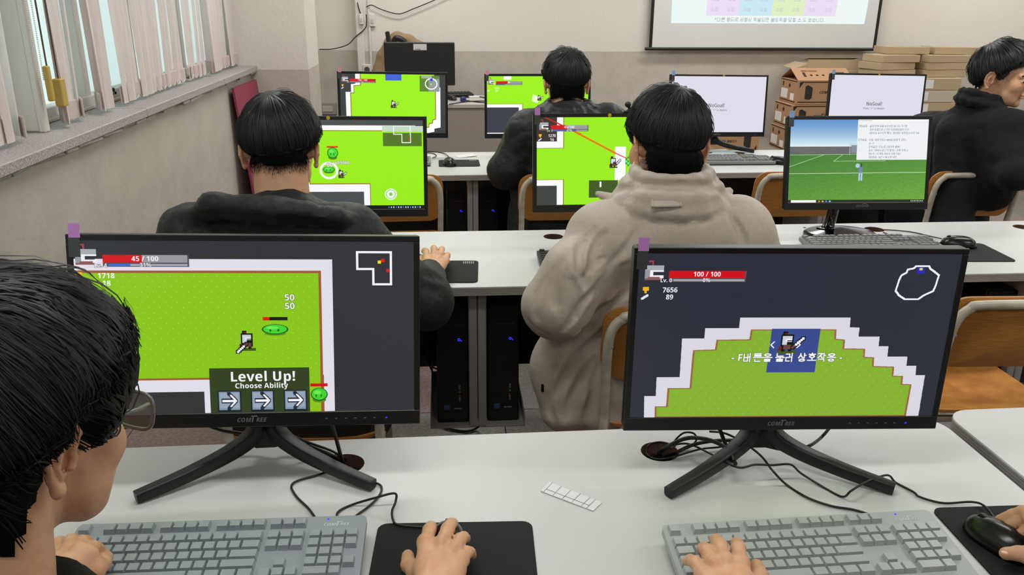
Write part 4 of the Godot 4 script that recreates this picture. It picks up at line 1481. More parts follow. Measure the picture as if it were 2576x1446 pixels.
func monitor(label: String, p: Vector3, w: float, h: float, yaw: float, tilt: float, roll: float, pic: Material, kind: String, foot: Vector3, tab := Color(0, 0, 0, 0), dot := 99.0, light := Color(0, 0, 0, 0)) -> Node3D:
	# p: middle of the panel face; foot: point on the desk under the neck
	var o := thing("monitor", label, "monitor", "students' monitors", foot, Basis(Vector3.UP, yaw))
	var black := mat("monitor_black", Color(0.045, 0.047, 0.052), 0.38)
	var pan := Node3D.new()
	var lp := o.transform.affine_inverse() * p
	var pb := Basis(Vector3.RIGHT, -tilt) * Basis(Vector3.BACK, roll)
	var chin := 0.024
	var bz := 0.0095 if kind == "v" else 0.012
	var X := Transform3D(pb, lp)
	var g := Geo.new()
	# back shell
	g.prism(rrect(w, h, 0.006, 3), -0.022, -0.004, Transform3D.IDENTITY)
	g.rbox(Vector3(0, -0.02, -0.030), Vector3(w * 0.62, h * 0.6, 0.024), 0.010)
	# face frame
	var sw := w - bz * 2
	var sh := h - bz - chin
	var sy := (chin - bz) * 0.5
	g.rbox(Vector3(0, h * 0.5 - bz * 0.5, -0.002), Vector3(w, bz, 0.005), 0.001)
	g.rbox(Vector3(0, -h * 0.5 + chin * 0.5, -0.002), Vector3(w, chin, 0.005), 0.001)
	for s in [-1, 1]:
		g.rbox(Vector3(s * (w * 0.5 - bz * 0.5), sy, -0.002), Vector3(bz, sh, 0.005), 0.001)
	var hs := part(o, "housing", g, black, X)
	g = Geo.new()
	var z := -0.0018
	g.rect_uv(Vector3(-sw * 0.5, sy - sh * 0.5, z), Vector3(sw * 0.5, sy - sh * 0.5, z), Vector3(sw * 0.5, sy + sh * 0.5, z), Vector3(-sw * 0.5, sy + sh * 0.5, z))
	part(o, "screen", g, pic, X)
	if light.a > 0:
		var l := AreaLight3D.new()
		l.name = "screen_light"
		l.area_size = Vector2(sw, sh)
		l.light_color = light
		l.light_energy = 0.012
		l.shadow_enabled = true
		l.transform = X * Transform3D(Basis(Vector3.UP, PI), Vector3(0, sy, 0.004))
		l.area_range = 9.0
		l.area_attenuation = 2.0
		o.add_child(l)
	var grey := mat("logo_grey", Color(0.42, 0.43, 0.44), 0.5)
	if kind == "v":
		brand(hs, Transform3D(Basis.IDENTITY, Vector3(0.0, -h * 0.5 + chin * 0.5, 0.0006)), 0.0072, grey)
		for i in 6:
			g = Geo.new()
			g.box(Vector3(w * 0.5 - 0.152 + i * 0.0155, -h * 0.5 + 0.012, 0.0007), Vector3(0.0035, 0.0014, 0.0006))
			part(hs, "button_mark", g, grey)
		g = Geo.new()
		g.box(Vector3(w * 0.5 - 0.055, -h * 0.5 + 0.012, 0.0008), Vector3(0.003, 0.002, 0.0008))
		part(hs, "power_light", g, mats.monitor_led if mats.has("monitor_led") else led())
	else:
		text(hs, "lettering", "danawa", 0.009, grey, Transform3D(Basis.IDENTITY, Vector3(0.02, -h * 0.5 + chin * 0.55, 0.0006)), 400)
		g = Geo.new()
		g.tube(curve([Vector3(0.02, -h * 0.5 + 0.018, 0.001), Vector3(0.032, -h * 0.5 + 0.0195, 0.001), Vector3(0.042, -h * 0.5 + 0.012, 0.001)], 4), 0.0009, 4)
		part(hs, "logo_arc", g, grey)
	if tab.a > 0:
		g = Geo.new()
		g.box(Vector3(-w * 0.5 + 0.014, h * 0.5 + 0.006, 0.0012), Vector3(0.017, 0.022, 0.0005))
		part(hs, "tape_tab", g, mat("tab_%s" % tab.to_html(false), tab, 0.4))
		g = Geo.new()
		g.box(Vector3(-w * 0.5 + 0.013, h * 0.5 - 0.020, 0.0013), Vector3(0.017, 0.03, 0.0004))
		part(hs, "tape_film", g, mat("film_grey", Color(0.27, 0.28, 0.29), 0.3))
	if dot < 50:
		g = Geo.new()
		g.lathe([Vector2(0.0058, 0.0), Vector2(0.0058, 0.0005), Vector2(0.0, 0.0005)], 14, Transform3D(Basis(Vector3.RIGHT, PI / 2), Vector3(dot, h * 0.5 - bz * 0.5, 0.0008)))
		g.lathe([Vector2(0.0026, 0.0), Vector2(0.0026, 0.0007), Vector2(0.0, 0.0007)], 10, Transform3D(Basis(Vector3.RIGHT, PI / 2), Vector3(dot, h * 0.5 - bz * 0.5, 0.0008)))
		part(hs, "dot_sticker", g, mat("sticker_yellow", Color(0.80, 0.68, 0.16), 0.5))
	# stand
	var neck := lp + Vector3(0, -h * 0.12, -0.045)
	if kind == "v":
		g = Geo.new()
		bar(g, [Vector3(0, neck.y, neck.z), Vector3(0, 0.13, -0.02), Vector3(0, 0.075, -0.005), Vector3(0, 0.028, 0.0)], [0.05, 0.045, 0.042, 0.046], [0.03, 0.03, 0.032, 0.036])
		part(o, "neck", g, mat("stand_black", Color(0.05, 0.052, 0.058), 0.45))
		g = Geo.new()
		g.rbox(Vector3(0, 0.088, 0.0145), Vector3(0.007, 0.013, 0.003), 0.0005)
		part(o, "cable_clip", g, grey)
		for s in [-1.0, 1.0]:
			g = Geo.new()
			var pts := curve([Vector3(s * 0.008, 0.085, 0.0), Vector3(s * 0.020, 0.052, 0.006), Vector3(s * 0.055, 0.032, 0.030), Vector3(s * 0.12, 0.0185, 0.076), Vector3(s * 0.188, 0.0105, 0.122)], 5)
			var n := pts.size()
			var ws := []
			var hh := []
			for i in n:
				ws.append(lerpf(0.034, 0.0185, i / (n - 1.0)))
				hh.append(lerpf(0.030, 0.019, i / (n - 1.0)))
			bar(g, pts, ws, hh)
			part(o, "foot_leg", g, mat("stand_black"))
	else:
		g = Geo.new()
		var prof := [Vector2(0.0, 0.030), Vector2(0.03, 0.028), Vector2(0.07, 0.022), Vector2(0.115, 0.015), Vector2(0.124, 0.010), Vector2(0.124, 0.0)]
		g.lathe(prof, 36, Transform3D(Basis.from_scale(Vector3(1.0, 1, 0.72)), Vector3(0.01, 0, 0.02)))
		part(o, "base", g, mats.black_gloss)
		g = Geo.new()
		g.tube(curve([Vector3(-0.025, 0.018, 0.0), Vector3(-0.022, 0.034, -0.002), Vector3(-0.01, 0.08, -0.012), Vector3(0.0, neck.y, neck.z)], 5), [0.040, 0.034, 0.028, 0.024, 0.021, 0.019, 0.018, 0.018, 0.018, 0.018, 0.018, 0.018, 0.018, 0.018, 0.018, 0.018], 16)
		part(o, "neck", g, mats.black_gloss)
	return o

func led() -> StandardMaterial3D:
	var m := mat("monitor_led", Color(0.1, 0.1, 0.8), 0.3)
	m.emission_enabled = true
	m.emission = Color(0.10, 0.12, 1.0)
	m.emission_energy_multiplier = 3.0
	return m

func brand(parent: Node, xf: Transform3D, h: float, m: Material) -> void:
	# slanted capitals with a tall letter in the middle
	var o := text(parent, "lettering", "COM", h, m, xf * Transform3D(Basis.IDENTITY, Vector3(-h * 1.85, 0, 0)), 700, true)
	o = text(parent, "lettering", "REE", h, m, xf * Transform3D(Basis.IDENTITY, Vector3(h * 1.95, 0, 0)), 700, true)
	var g := Geo.new()
	g.box(Vector3(0.06 * h, 0.16 * h, 0), Vector3(0.30 * h, 1.35 * h, 0.0006), Basis(Vector3.BACK, -0.2))
	g.box(Vector3(0.42 * h, 0.86 * h, 0), Vector3(1.35 * h, 0.26 * h, 0.0006))
	part(parent, "logo_letter", g, m, xf)

func build_monitors() -> void:
	var pink := Color(0.80, 0.54, 0.84)
	var blue := Color(0.52, 0.70, 0.90)
	var rose := Color(0.90, 0.58, 0.68)
	var gl := Color(0.62, 0.85, 0.32)
	var wt := Color(0.86, 0.87, 0.94)
	var D := DESK
	monitor("black monitor with game picture reading Level Up, before the student with glasses", Vector3(-0.305, 0.982, -1.2545), 0.54, 0.3125, deg_to_rad(1.0), deg_to_rad(10.0), deg_to_rad(-1.6), glow_mat("screen_level_up", picture_level_up(), 0.95), "v", Vector3(-0.308, D, -1.313), pink, 99.0, gl)
	monitor("black monitor with game picture of a stepped white arch and blue door", Vector3(0.573, 0.959, -1.206), 0.54, 0.320, deg_to_rad(-2.7), deg_to_rad(1.2), deg_to_rad(-0.5), glow_mat("screen_arena", picture_arena(), 0.95), "v", Vector3(0.556, D, -1.247), pink, 99.0, gl)
	# middle row
	monitor("black monitor with green slime game in front of the student in black jacket", mid_panel(1072, 291, 0.49, 1, -2.60), 0.49, 0.31, deg_to_rad(0.5), deg_to_rad(9.0), deg_to_rad(-0.6), glow_mat("screen_slimes", picture_slimes(), 1.0), "r", Vector3(-0.33, D, -2.66), Color(0, 0, 0, 0), -0.055, gl)
	monitor("black monitor with game crossed by an orange laser before the beige jacket", mid_panel(1341, 286, 0.49, 0, -2.60), 0.49, 0.31, deg_to_rad(-0.5), deg_to_rad(9.0), 0.0, glow_mat("screen_laser", picture_laser(), 1.0), "r", Vector3(0.585, D, -2.66), pink, -0.002, gl)
	monitor("black monitor with a soccer pitch game and a white notes window", Vector3(1.401, 0.976, -2.633), 0.49, 0.31, deg_to_rad(-3.0), deg_to_rad(12.0), deg_to_rad(0.2), glow_mat("screen_soccer", picture_soccer(), 1.0), "r", Vector3(1.372, D, -2.672), blue, 99.0, Color(0.75, 0.85, 0.7))
	# far row
	monitor("black far-row monitor with round game map and blue door, below the turned monitor", Vector3(-0.212, 0.982, -4.209), 0.54, 0.32, deg_to_rad(0.5), deg_to_rad(4.0), deg_to_rad(-0.8), glow_mat("screen_round_map", picture_round_map(), 1.05), "r", Vector3(-0.21, D, -4.25), rose, 99.0, gl)
	monitor("black far-row monitor with a green game, partly hidden by the student in quilted jacket", Vector3(0.514, 0.969, -4.243), 0.54, 0.32, deg_to_rad(-0.7), deg_to_rad(5.0), 0.0, glow_mat("screen_corner", picture_corner(), 1.05), "r", Vector3(0.51, D, -4.28), rose, 99.0, gl)
	var ng := glow_mat("screen_no_goal", picture_no_goal(), 1.0)
	monitor("black monitor reading NoGoal on white, partly behind the beige student's head", Vector3(1.482, 0.958, -4.32), 0.54, 0.32, deg_to_rad(4.0), deg_to_rad(6.0), deg_to_rad(-0.9), ng, "v", Vector3(1.48, D, -4.36), blue, 0.02, wt)
	var b4 := oz(2203, 268, -4.33)
	monitor("black monitor reading NoGoal on lavender white, behind the soccer monitor", Vector3(b4.x, 0.962, -4.33), 0.54, 0.32, deg_to_rad(1.0), deg_to_rad(6.0), deg_to_rad(-0.9), ng, "v", Vector3(b4.x, D, -4.37), blue, 0.0, wt)
	# computers in the cradles
	var d := Vector3(0, 0.262, 0)
	for q in [[0.107, -2.268, -0.008, "under the middle desk beside the black sleeve", "under the middle desk beside the beige parka"], [0.160, -3.83, 0.006, "under the far desk behind the empty chair", "under the far desk beside the quilted jacket"], [1.822, -2.285, -0.008, "under the soccer monitor's desk, nearer the parka", "under the soccer monitor's desk, beyond the cradle"]]:
		for s in 2:
			tower("slim black computer with blue light " + q[3 + s], Vector3(q[0] + (-0.076 if s == 0 else 0.076), 0.262, q[1]), Basis(Vector3.UP, q[2]))

func mid_panel(px: float, py: float, w: float, side: int, z: float) -> Vector3:
	# middle of a panel whose upper left (0) or upper right (1) corner shows at that pixel
	var c := oz(px, py, z)
	return Vector3(c.x + (w * 0.5 if side == 0 else -w * 0.5), c.y - 0.153, z + 0.022)

# ---- keyboards, mice, pads, leads
func key_mesh(w: float, m: Material) -> ArrayMesh:
	var id := "key%d_%s" % [int(w * 10000), m.resource_name]
	if meshes.has(id):
		return meshes[id]
	var g := Geo.new()
	var d := 0.0172
	var a := [Vector3(-w / 2, 0, -d / 2), Vector3(w / 2, 0, -d / 2), Vector3(w / 2, 0, d / 2), Vector3(-w / 2, 0, d / 2)]
	var t := [Vector3(-w / 2 + 0.0016, 0.0078, -d / 2 + 0.0008), Vector3(w / 2 - 0.0016, 0.0078, -d / 2 + 0.0008), Vector3(w / 2 - 0.0016, 0.0088, d / 2 - 0.0022), Vector3(-w / 2 + 0.0016, 0.0088, d / 2 - 0.0022)]
	var c := Vector3(0, 0.003, 0)
	g.quad(t[0], t[1], t[2], t[3], c)
	for i in 4:
		var j := (i + 1) % 4
		g.quad(a[i], a[j], t[j], t[i], c)
	meshes[id] = g.mesh(m)
	return meshes[id]

func keyboard(label: String, p: Vector3, yaw: float, skin_c: Color, cover := true) -> Node3D:
	# p: middle of its rear edge on the desk
	var k := thing("keyboard", label, "keyboard", "students' keyboards", p, Basis(Vector3.UP, yaw))
	var nm := "keyboard_%s" % skin_c.to_html(false)
	var m := mat(nm, skin_c, 0.42)
	var km := mat(nm + "_key", skin_c.lightened(0.03), 0.42)
	var rise := 0.15 if p.z > -1.5 else 0.045
	k.scale = Vector3.ONE * (0.95 if p.z > -1.5 else 1.0)
	var tilt := Transform3D(Basis(Vector3.RIGHT, rise), Vector3(0, 0.0132 + 0.073 * sin(rise), 0.073))
	var g := Geo.new()
	g.prism(rrect(0.440, 0.146, 0.009, 4), -0.004, 0.0075, tilt * Transform3D(Basis(Vector3.RIGHT, PI / 2), Vector3.ZERO))
	part(k, "cover" if cover else "case", g, m)
	g = Geo.new()
	g.rbox(Vector3(0, -0.0095, 0), Vector3(0.434, 0.007, 0.140), 0.002)
	part(k, "base", g, mats.black_plastic, tilt)
	var u := 0.0187
	var x0 := -0.2135
	var rows := [
		[[0, 1], [2, 1, 4], [6.5, 1, 4], [11, 1, 4]],
		[[0, 1, 13], [13, 2]],
		[[0, 1.5], [1.5, 1, 12], [13.5, 1.5]],
		[[0, 1.75], [1.75, 1, 11], [12.75, 2.25]],
		[[0, 2.25], [2.25, 1, 10], [12.25, 2.75]],
		[[0, 1.25], [1.25, 1.25], [2.5, 1.25], [3.75, 6.25], [10, 1.25], [11.25, 1.25], [12.5, 1.25], [13.75, 1.25]]]
	var nav := x0 + 15.35 * u
	var pad := x0 + 18.7 * u
	var zs := [-0.057, -0.0305, -0.0118, 0.0069, 0.0256, 0.0443]
	var put := func(x: float, w: float, z: float) -> void:
		inst(k, "key", key_mesh(w * u - 0.0012, km), tilt * Transform3D(Basis.IDENTITY, Vector3(x + w * u * 0.5, 0.0040, z)))
	for r in 6:
		for q in rows[r]:
			for i in (q[2] if q.size() > 2 else 1):
				put.call(x0 + (q[0] + i * q[1]) * u, q[1], zs[r])
		for i in 3:
			if r < 3 or (r == 4 and i == 1) or r == 5:
				put.call(nav + i * u, 1.0, zs[r])
		if r > 0:
			for i in 4:
				if r == 5 and i == 0:
					put.call(pad, 2.0, zs[r])
				elif not (r == 5 and i == 1) and not (i == 3 and (r == 3 or r == 5)):
					put.call(pad + i * u, 1.0, zs[r])
	brand(k, tilt * Transform3D(Basis(Vector3.RIGHT, -PI / 2), Vector3(pad + 2.1 * u, 0.0043, -0.0545)), 0.0062, mat("logo_white", Color(0.80, 0.82, 0.83), 0.5))
	g = Geo.new()
	g.box(Vector3(pad + 1.3 * u, 0.0044, -0.0665), Vector3(0.003, 0.0008, 0.002))
	part(k, "indicator_light", g, mats.monitor_led, tilt)
	return k

func make_mouse(label: String, p: Vector3, yaw: float) -> Node3D:
	var t := thing("mouse", label, "mouse", "black mice", p, Basis(Vector3.UP, yaw))
	if not meshes.has("mouse"):
		var g := Geo.new()
		var rings := []
		for i in 15:
			var s := i / 14.0
			var z := lerpf(-0.056, 0.056, s)
			var q := sqrt(maxf(0.002, 1.0 - pow(absf(2.0 * s - 1.0), 2.6)))
			var hw := 0.031 * q * (0.93 + 0.09 * s)
			var hh := 0.036 * pow(q, 0.9) * (0.78 + 0.34 * s - 0.2 * s * s)
			var ring := PackedVector3Array()
			for j in 18:
				var an := TAU * j / 18.0
				var y := sin(an)
				ring.append(Vector3(hw * cos(an) * (1.0 if y > 0 else 1.0), 0.004 + (hh * y if y > 0 else 0.004 * y), z))
			rings.append(ring)
		g.skin(rings, true, true, true)
		meshes["mouse"] = g.mesh(mat("mouse_black", Color(0.035, 0.036, 0.04), 0.25))
		g = Geo.new()
		g.lathe([Vector2(0.0, -0.0035), Vector2(0.008, -0.0035), Vector2(0.009, -0.002), Vector2(0.009, 0.002), Vector2(0.008, 0.0035), Vector2(0.0, 0.0035)], 16, Transform3D(Basis(Vector3.BACK, PI / 2), Vector3(0, 0.0262, -0.030)))
		meshes["mouse_wheel"] = g.mesh(mat("wheel_grey", Color(0.12, 0.12, 0.13), 0.4))
		g = Geo.new()
		g.box(Vector3(0, 0.0268, -0.041), Vector3(0.0014, 0.016, 0.022))
		meshes["mouse_seam"] = g.mesh(mat("seam_dark", Color(0.012, 0.012, 0.013), 0.6))
	inst(t, "body", meshes.mouse)
	inst(t, "wheel", meshes.mouse_wheel)
	return t

func mouse_pad(label: String, c: Vector3, w: float, d: float, yaw := 0.0, marks := false) -> Node3D:
	var t := thing("mouse_pad", label, "mouse pad", "black mouse pads", c, Basis(Vector3.UP, yaw))
	var g := Geo.new()
	g.prism(rrect(w, d, 0.016, 4), 0.0, 0.0028, Transform3D(Basis(Vector3.RIGHT, -PI / 2), Vector3.ZERO))
	var m := mat("pad_cloth", Color(0.105, 0.105, 0.115), 0.9)
	if not m.normal_enabled:
		m.normal_enabled = true
		m.normal_texture = noise_normal(0.25, 3.0, 256, 17)
		m.normal_scale = 0.5
		m.uv1_triplanar = true
		m.uv1_scale = Vector3.ONE * 25.0
	part(t, "cloth", g, m)
	if marks:
		g = Geo.new()
		for i in 6:
			g.box(Vector3(w * 0.5 - 0.045 + i * 0.006, 0.003, -d * 0.5 + 0.02), Vector3(0.003, 0.0004, 0.022))
		part(t, "print", g, mat("pad_print", Color(0.60, 0.62, 0.63), 0.8))
	return t

func lead(n: String, label: String, r: float, pts: Array, group := "") -> void:
	# pts: [px, py, "y", height] on a level or [px, py, "z", depth] on an upright plane
	var ps := []
	for a in pts:
		ps.append(oy(a[0], a[1], a[3]) if a[2] == "y" else oz(a[0], a[1], a[3]))
	var o := thing(n, label, "cable", group, ps[0])
	var g := Geo.new()
	g.xf = Transform3D(Basis.IDENTITY, -ps[0])
	g.tube(curve(ps, 7), r, 7)
	part(o, "cord", g, mats.black_cord)

func L(ox_: float, oy_: float, sc: float, y: float, a: Array) -> Array:
	# crop points -> frame points lying at height y
	var o := []
	for i in range(0, a.size(), 2):
		o.append([ox_ + a[i] / sc, oy_ + a[i + 1] / sc, "y", y])
	return o

func build_desk_things() -> void:
	var D := DESK
	keyboard("grey covered keyboard under the student's hand before the Level Up monitor", oy(925, 1303, 0.750) - Vector3(0.209, 0.750 - D, 0.004), -0.022, Color(0.60, 0.63, 0.655))
	keyboard("pale grey covered keyboard with a hand on it before the arch game monitor", (oy(1657, 1322, 0.750) + oy(2340, 1296, 0.750)) * 0.5 - Vector3(0, 0.750 - D, 0), 0.016, Color(0.68, 0.70, 0.695))
	var kp := oy(2190, 604, D + 0.02)
	keyboard("grey keyboard in front of the soccer game monitor", Vector3(1.415, D, kp.z - 0.045), -0.01, Color(0.50, 0.51, 0.51))
	kp = oy(1840, 392, D + 0.02)
	keyboard("grey keyboard on the far desk below the NoGoal monitor", Vector3(kp.x - 0.04, D, kp.z), -0.02, Color(0.50, 0.50, 0.50))
	kp = oy(1345, 632, D + 0.02)
	keyboard("black keyboard half hidden behind the beige jacket", Vector3(kp.x + 0.225, D, kp.z + 0.01), -0.03, Color(0.10, 0.105, 0.11), false)
	kp = oy(1086, 400, D + 0.02)
	keyboard("grey keyboard behind the slime game monitor on the far desk", Vector3(kp.x - 0.225, D, kp.z - 0.06), 0.0, Color(0.52, 0.53, 0.53))
	mouse_pad("black mouse pad under the hand between the two front keyboards", Vector3(0.010, D, -0.992), 0.237, 0.20, -0.05)
	mouse_pad("black mouse pad beside the pale grey covered keyboard", Vector3(0.889, D, -0.967), 0.235, 0.20, -0.03)
	mouse_pad("black mouse pad with printed corner marks under the puffer jacket student's hand", Vector3(-0.007, D, -2.343), 0.24, 0.205, -0.06, true)
	var q := oy(2440, 628, D)
	mouse_pad("black mouse pad beside the soccer game keyboard", Vector3(q.x - 0.045, D, q.z + 0.03), 0.24, 0.20, -0.06)
	q = oy(1155, 411, D)
	mouse_pad("black mouse pad on the far desk in front of the empty chair", Vector3(q.x, D, q.z), 0.20, 0.17, 0.0, true)
	q = oy(1965, 404, D)
	mouse_pad("black mouse pad on the far desk beside the NoGoal keyboard", Vector3(q.x + 0.05, D, q.z), 0.24, 0.19)
	make_mouse("black mouse under the hand between the two front keyboards", Vector3(0.0, D + 0.0028, -1.02), -0.1)
	q = oy(2516, 1345, D + 0.02)
	make_mouse("black mouse gripped by the hand right of the pale keyboard", Vector3(q.x, D + 0.0028, q.z), 0.35)
	q = oy(2412, 607, D + 0.02)
	make_mouse("black mouse beside the soccer game keyboard", Vector3(q.x, D + 0.0028, q.z), 1.1)
	q = oy(1131, 405, D + 0.02)
	make_mouse("black mouse on the far-row pad in front of the empty chair", Vector3(q.x, D + 0.0028, q.z), 0.15)
	q = oy(1958, 402, D + 0.02)
	make_mouse("black mouse beside the NoGoal keyboard on the far desk", Vector3(q.x, D + 0.0028, q.z), 0.9)
	q = oy(1092, 655, D + 0.02)
	make_mouse("black mouse under the puffer jacket student's hand", Vector3(q.x, D + 0.0028, q.z), 0.1)
	# leads on the front desk
	var y := D + 0.003
	lead("keyboard_lead", "thin black lead curving from the desk hole to the grey covered keyboard", 0.0019, L(280, 1060, 3.389, y, [1960, 370, 1890, 405, 1780, 450, 1600, 500, 1535, 550, 1580, 640, 1680, 740, 1745, 830]))
	var ml := L(280, 1060, 3.389, y, [1925, 835, 1935, 770, 2050, 710])
	ml += L(280, 1060, 3.389, D + 0.016, [2250, 650]) + L(280, 1060, 3.389, D + 0.022, [2415, 612]) + L(280, 1060, 3.389, D + 0.012, [2425, 680]) + L(280, 1060, 3.389, y + 0.004, [2395, 760, 2400, 830, 2450, 882, 2700, 905])
	lead("mouse_lead", "black mouse lead bending across the desk onto the front mouse pad", 0.0020, ml)
	lead("looped_lead", "thin black lead looping round the tip of the monitor foot to the grey keyboard", 0.0019, L(280, 1060, 3.389, y, [1975, 410, 2050, 460, 2130, 500, 2230, 515, 2300, 550, 2290, 620, 2200, 720, 2040, 835]))
	lead("power_lead", "black lead dropping from the Level Up monitor into the desk hole", 0.0035, [[835, 1064, "z", -1.262], [846, 1105, "z", -1.272], [858, 1150, "z", -1.277], [866, 1180, "y", D - 0.02], [868, 1195, "y", D - 0.10]])
	lead("video_lead", "thick black lead running behind the Level Up monitor neck to the desk hole", 0.0038, [[705, 1098, "z", -1.335], [752, 1112, "z", -1.325], [800, 1130, "y", D + 0.02], [838, 1148, "y", D + 0.008], [855, 1170, "y", D - 0.03], [858, 1186, "y", D - 0.10]])
	lead("signal_lead", "slimmer black lead above the thick one behind the Level Up monitor", 0.0024, [[716, 1060, "z", -1.31], [725, 1088, "z", -1.315], [770, 1110, "z", -1.315], [830, 1132, "y", D + 0.015], [862, 1150, "y", D + 0.004], [885, 1170, "y", D - 0.06]])
	lead("slack_lead", "black lead sagging under the Level Up monitor behind its bezel", 0.0035, [[525, 1070, "z", -1.345], [560, 1082, "z", -1.345], [610, 1090, "z", -1.345], [660, 1093, "z", -1.34], [690, 1092, "z", -1.33]])
	lead("floor_hole_lead", "thin black lead looped in the desk hole by the Level Up monitor", 0.0018, L(280, 1060, 3.389, y, [1900, 390, 1890, 320, 1920, 275, 1960, 285, 1985, 350]) + [[872, 1178, "y", D - 0.04]])
	lead("mouse_lead", "long thin black lead crossing the arch monitor foot to the mouse at the edge", 0.0019, L(1560, 1060, 3.389, D + 0.012, [430, 230, 480, 196, 600, 195]) + L(1560, 1060, 3.389, D + 0.02, [800, 290]) + L(1560, 1060, 3.389, D + 0.035, [1000, 390, 1150, 368]) + L(1560, 1060, 3.389, D + 0.030, [1300, 372, 1450, 366]) + L(1560, 1060, 3.389, D + 0.012, [1540, 440]) + L(1560, 1060, 3.389, y, [1700, 540, 1890, 640]) + L(1560, 1060, 3.389, D + 0.022, [1970, 590, 2090, 520]) + L(1560, 1060, 3.389, D + 0.018, [2275, 457]) + L(1560, 1060, 3.389, y, [2350, 520, 2500, 600]) + [[2315, 1250, "y", y], [2373, 1265, "y", y], [2442, 1262, "y", y + 0.003], [2476, 1272, "y", y + 0.006], [2503, 1305, "y", y + 0.008]])
	lead("keyboard_lead", "black lead running from behind the arch monitor to the pale keyboard", 0.0020, [[1785, 1085, "z", -1.27], [1825, 1090, "z", -1.25], [1870, 1113, "z", -1.225], [1914, 1146, "z", -1.205], [1944, 1184, "y", D + 0.03]] + L(1560, 1060, 3.389, y, [1420, 540, 1600, 650, 1800, 720, 1980, 750, 2100, 785, 2235, 835]))
	lead("power_lead", "thick black lead dropping behind the arch monitor onto its foot", 0.0036, [[1809, 1075, "z", -1.245], [1826, 1119, "z", -1.25], [1840, 1146, "z", -1.25], [1850, 1166, "y", D + 0.035]])
	lead("video_lead", "thick black lead arching from the desk hole behind the arch monitor", 0.0038, [[1655, 1145, "y", D - 0.05], [1668, 1130, "y", D + 0.01], [1720, 1104, "y", D + 0.03], [1767, 1103, "y", D + 0.04], [1811, 1117, "y", D + 0.04], [1838, 1140, "y", D + 0.035], [1847, 1160, "y", D + 0.03]])
	lead("signal_lead", "black lead lying from the desk hole towards the arch monitor neck", 0.0034, [[1668, 1150, "y", D - 0.04], [1700, 1138, "y", D + 0.006], [1745, 1118, "y", D + 0.02], [1796, 1109, "y", D + 0.02], [1855, 1108, "y", D + 0.03], [1890, 1113, "y", D + 0.04]])
	lead("thin_lead", "thin black lead looping up beside the desk hole by the arch monitor", 0.0018, [[1690, 1120, "y", D + 0.008], [1703, 1102, "y", D + 0.02], [1722, 1088, "y", D + 0.04], [1745, 1090, "y", D + 0.04], [1752, 1106, "y", D + 0.02], [1735, 1124, "y", D + 0.004], [1700, 1140, "y", D + 0.004]])
	lead("bent_lead", "black lead hanging in a bow right of the arch monitor neck", 0.0030, [[1928, 1122, "y", D + 0.03], [1965, 1130, "y", D + 0.02], [2000, 1133, "y", D + 0.02], [2040, 1119, "y", D + 0.035], [2068, 1098, "z", -1.28], [2087, 1076, "z", -1.26]])
	lead("coiled_lead", "thin black lead coiled in the desk hole left of the arch monitor", 0.0018, [[1700, 1122, "y", D + 0.003], [1665, 1112, "y", D + 0.003], [1634, 1118, "y", D + 0.002], [1626, 1140, "y", D - 0.01], [1650, 1155, "y", D - 0.005], [1690, 1150, "y", D + 0.003], [1760, 1130, "y", D + 0.006], [1830, 1120, "y", D + 0.008], [1885, 1088, "z", -1.27]])
	lead("wall_lead", "thin black lead from the soccer desk hole to the mouse", 0.0020, [[2215, 580, "y", D - 0.02], [2230, 578, "y", y], [2290, 583, "y", y], [2340, 594, "y", y], [2368, 600, "y", y + 0.006]])
	lead("wall_lead", "thin black lead from the soccer desk hole down to the keyboard", 0.0018, [[2212, 582, "y", D - 0.02], [2225, 585, "y", y], [2245, 594, "y", y], [2252, 602, "y", y]])
	lead("mouse_lead", "thin black lead from the far-row mouse round the slime monitor corner", 0.0022, [[1128, 393, "y", y + 0.01], [1115, 385, "y", y], [1085, 381, "y", y], [1060, 380, "y", y]])
	lead("keyboard_lead", "thin black lead bending beside the far-row grey keyboard", 0.0022, [[1070, 384, "y", y], [1090, 386, "y", y], [1098, 392, "y", y], [1088, 397, "y", y + 0.005]])
	lead("mouse_lead", "thin black lead along the far desk to the mouse beside the NoGoal keyboard", 0.0022, [[1800, 392, "y", y], [1840, 390, "y", y + 0.02], [1880, 388, "y", y + 0.015], [1910, 392, "y", y], [1940, 399, "y", y + 0.01]])
	lead("video_lead", "black lead hanging below the NoGoal monitor behind its neck", 0.004, [[1760, 346, "z", -4.4], [1752, 370, "z", -4.4], [1765, 386, "y", y], [1790, 384, "y", y]])
	lead("power_lead", "black lead drooping beside the puffer jacket student's arm to the mouse", 0.0020, [[1055, 640, "y", y], [1066, 643, "y", y], [1080, 648, "y", y + 0.01]])
	# leads under the middle desk and on the floor
	for a in [[[1100, 800, "z", -2.45], [1082, 860, "z", -2.4], [1075, 900, "z", -2.4], [1095, 950, "z", -2.4]], [[1110, 780, "z", -2.45], [1092, 840, "z", -2.42], [1080, 880, "z", -2.4], [1100, 915, "z", -2.38]], [[1120, 770, "z", -2.45], [1098, 830, "z", -2.43], [1070, 905, "z", -2.4], [1105, 930, "z", -2.38]]]:
		lead("hanging_lead", "black computer lead hanging in the tied bundle under the middle desk", 0.003, a, "leads tied under the middle desk")
	lead("floor_lead", "black lead dropping from the computer cradle and curving on the floor tiles", 0.0045, [[1215, 1000, "z", -2.50], [1218, 1050, "z", -2.52], [1205, 1072, "y", 0.02], [1175, 1084, "y", 0.006], [1130, 1078, "y", 0.006], [1100, 1066, "y", 0.006]])
	lead("floor_lead", "black lead looping below the computer beside the beige jacket", 0.004, [[1240, 1042, "z", -2.45], [1270, 1052, "z", -2.45], [1295, 1046, "z", -2.45], [1300, 1038, "z", -2.45], [1312, 1046, "z", -2.45], [1318, 1040, "z", -2.45]])
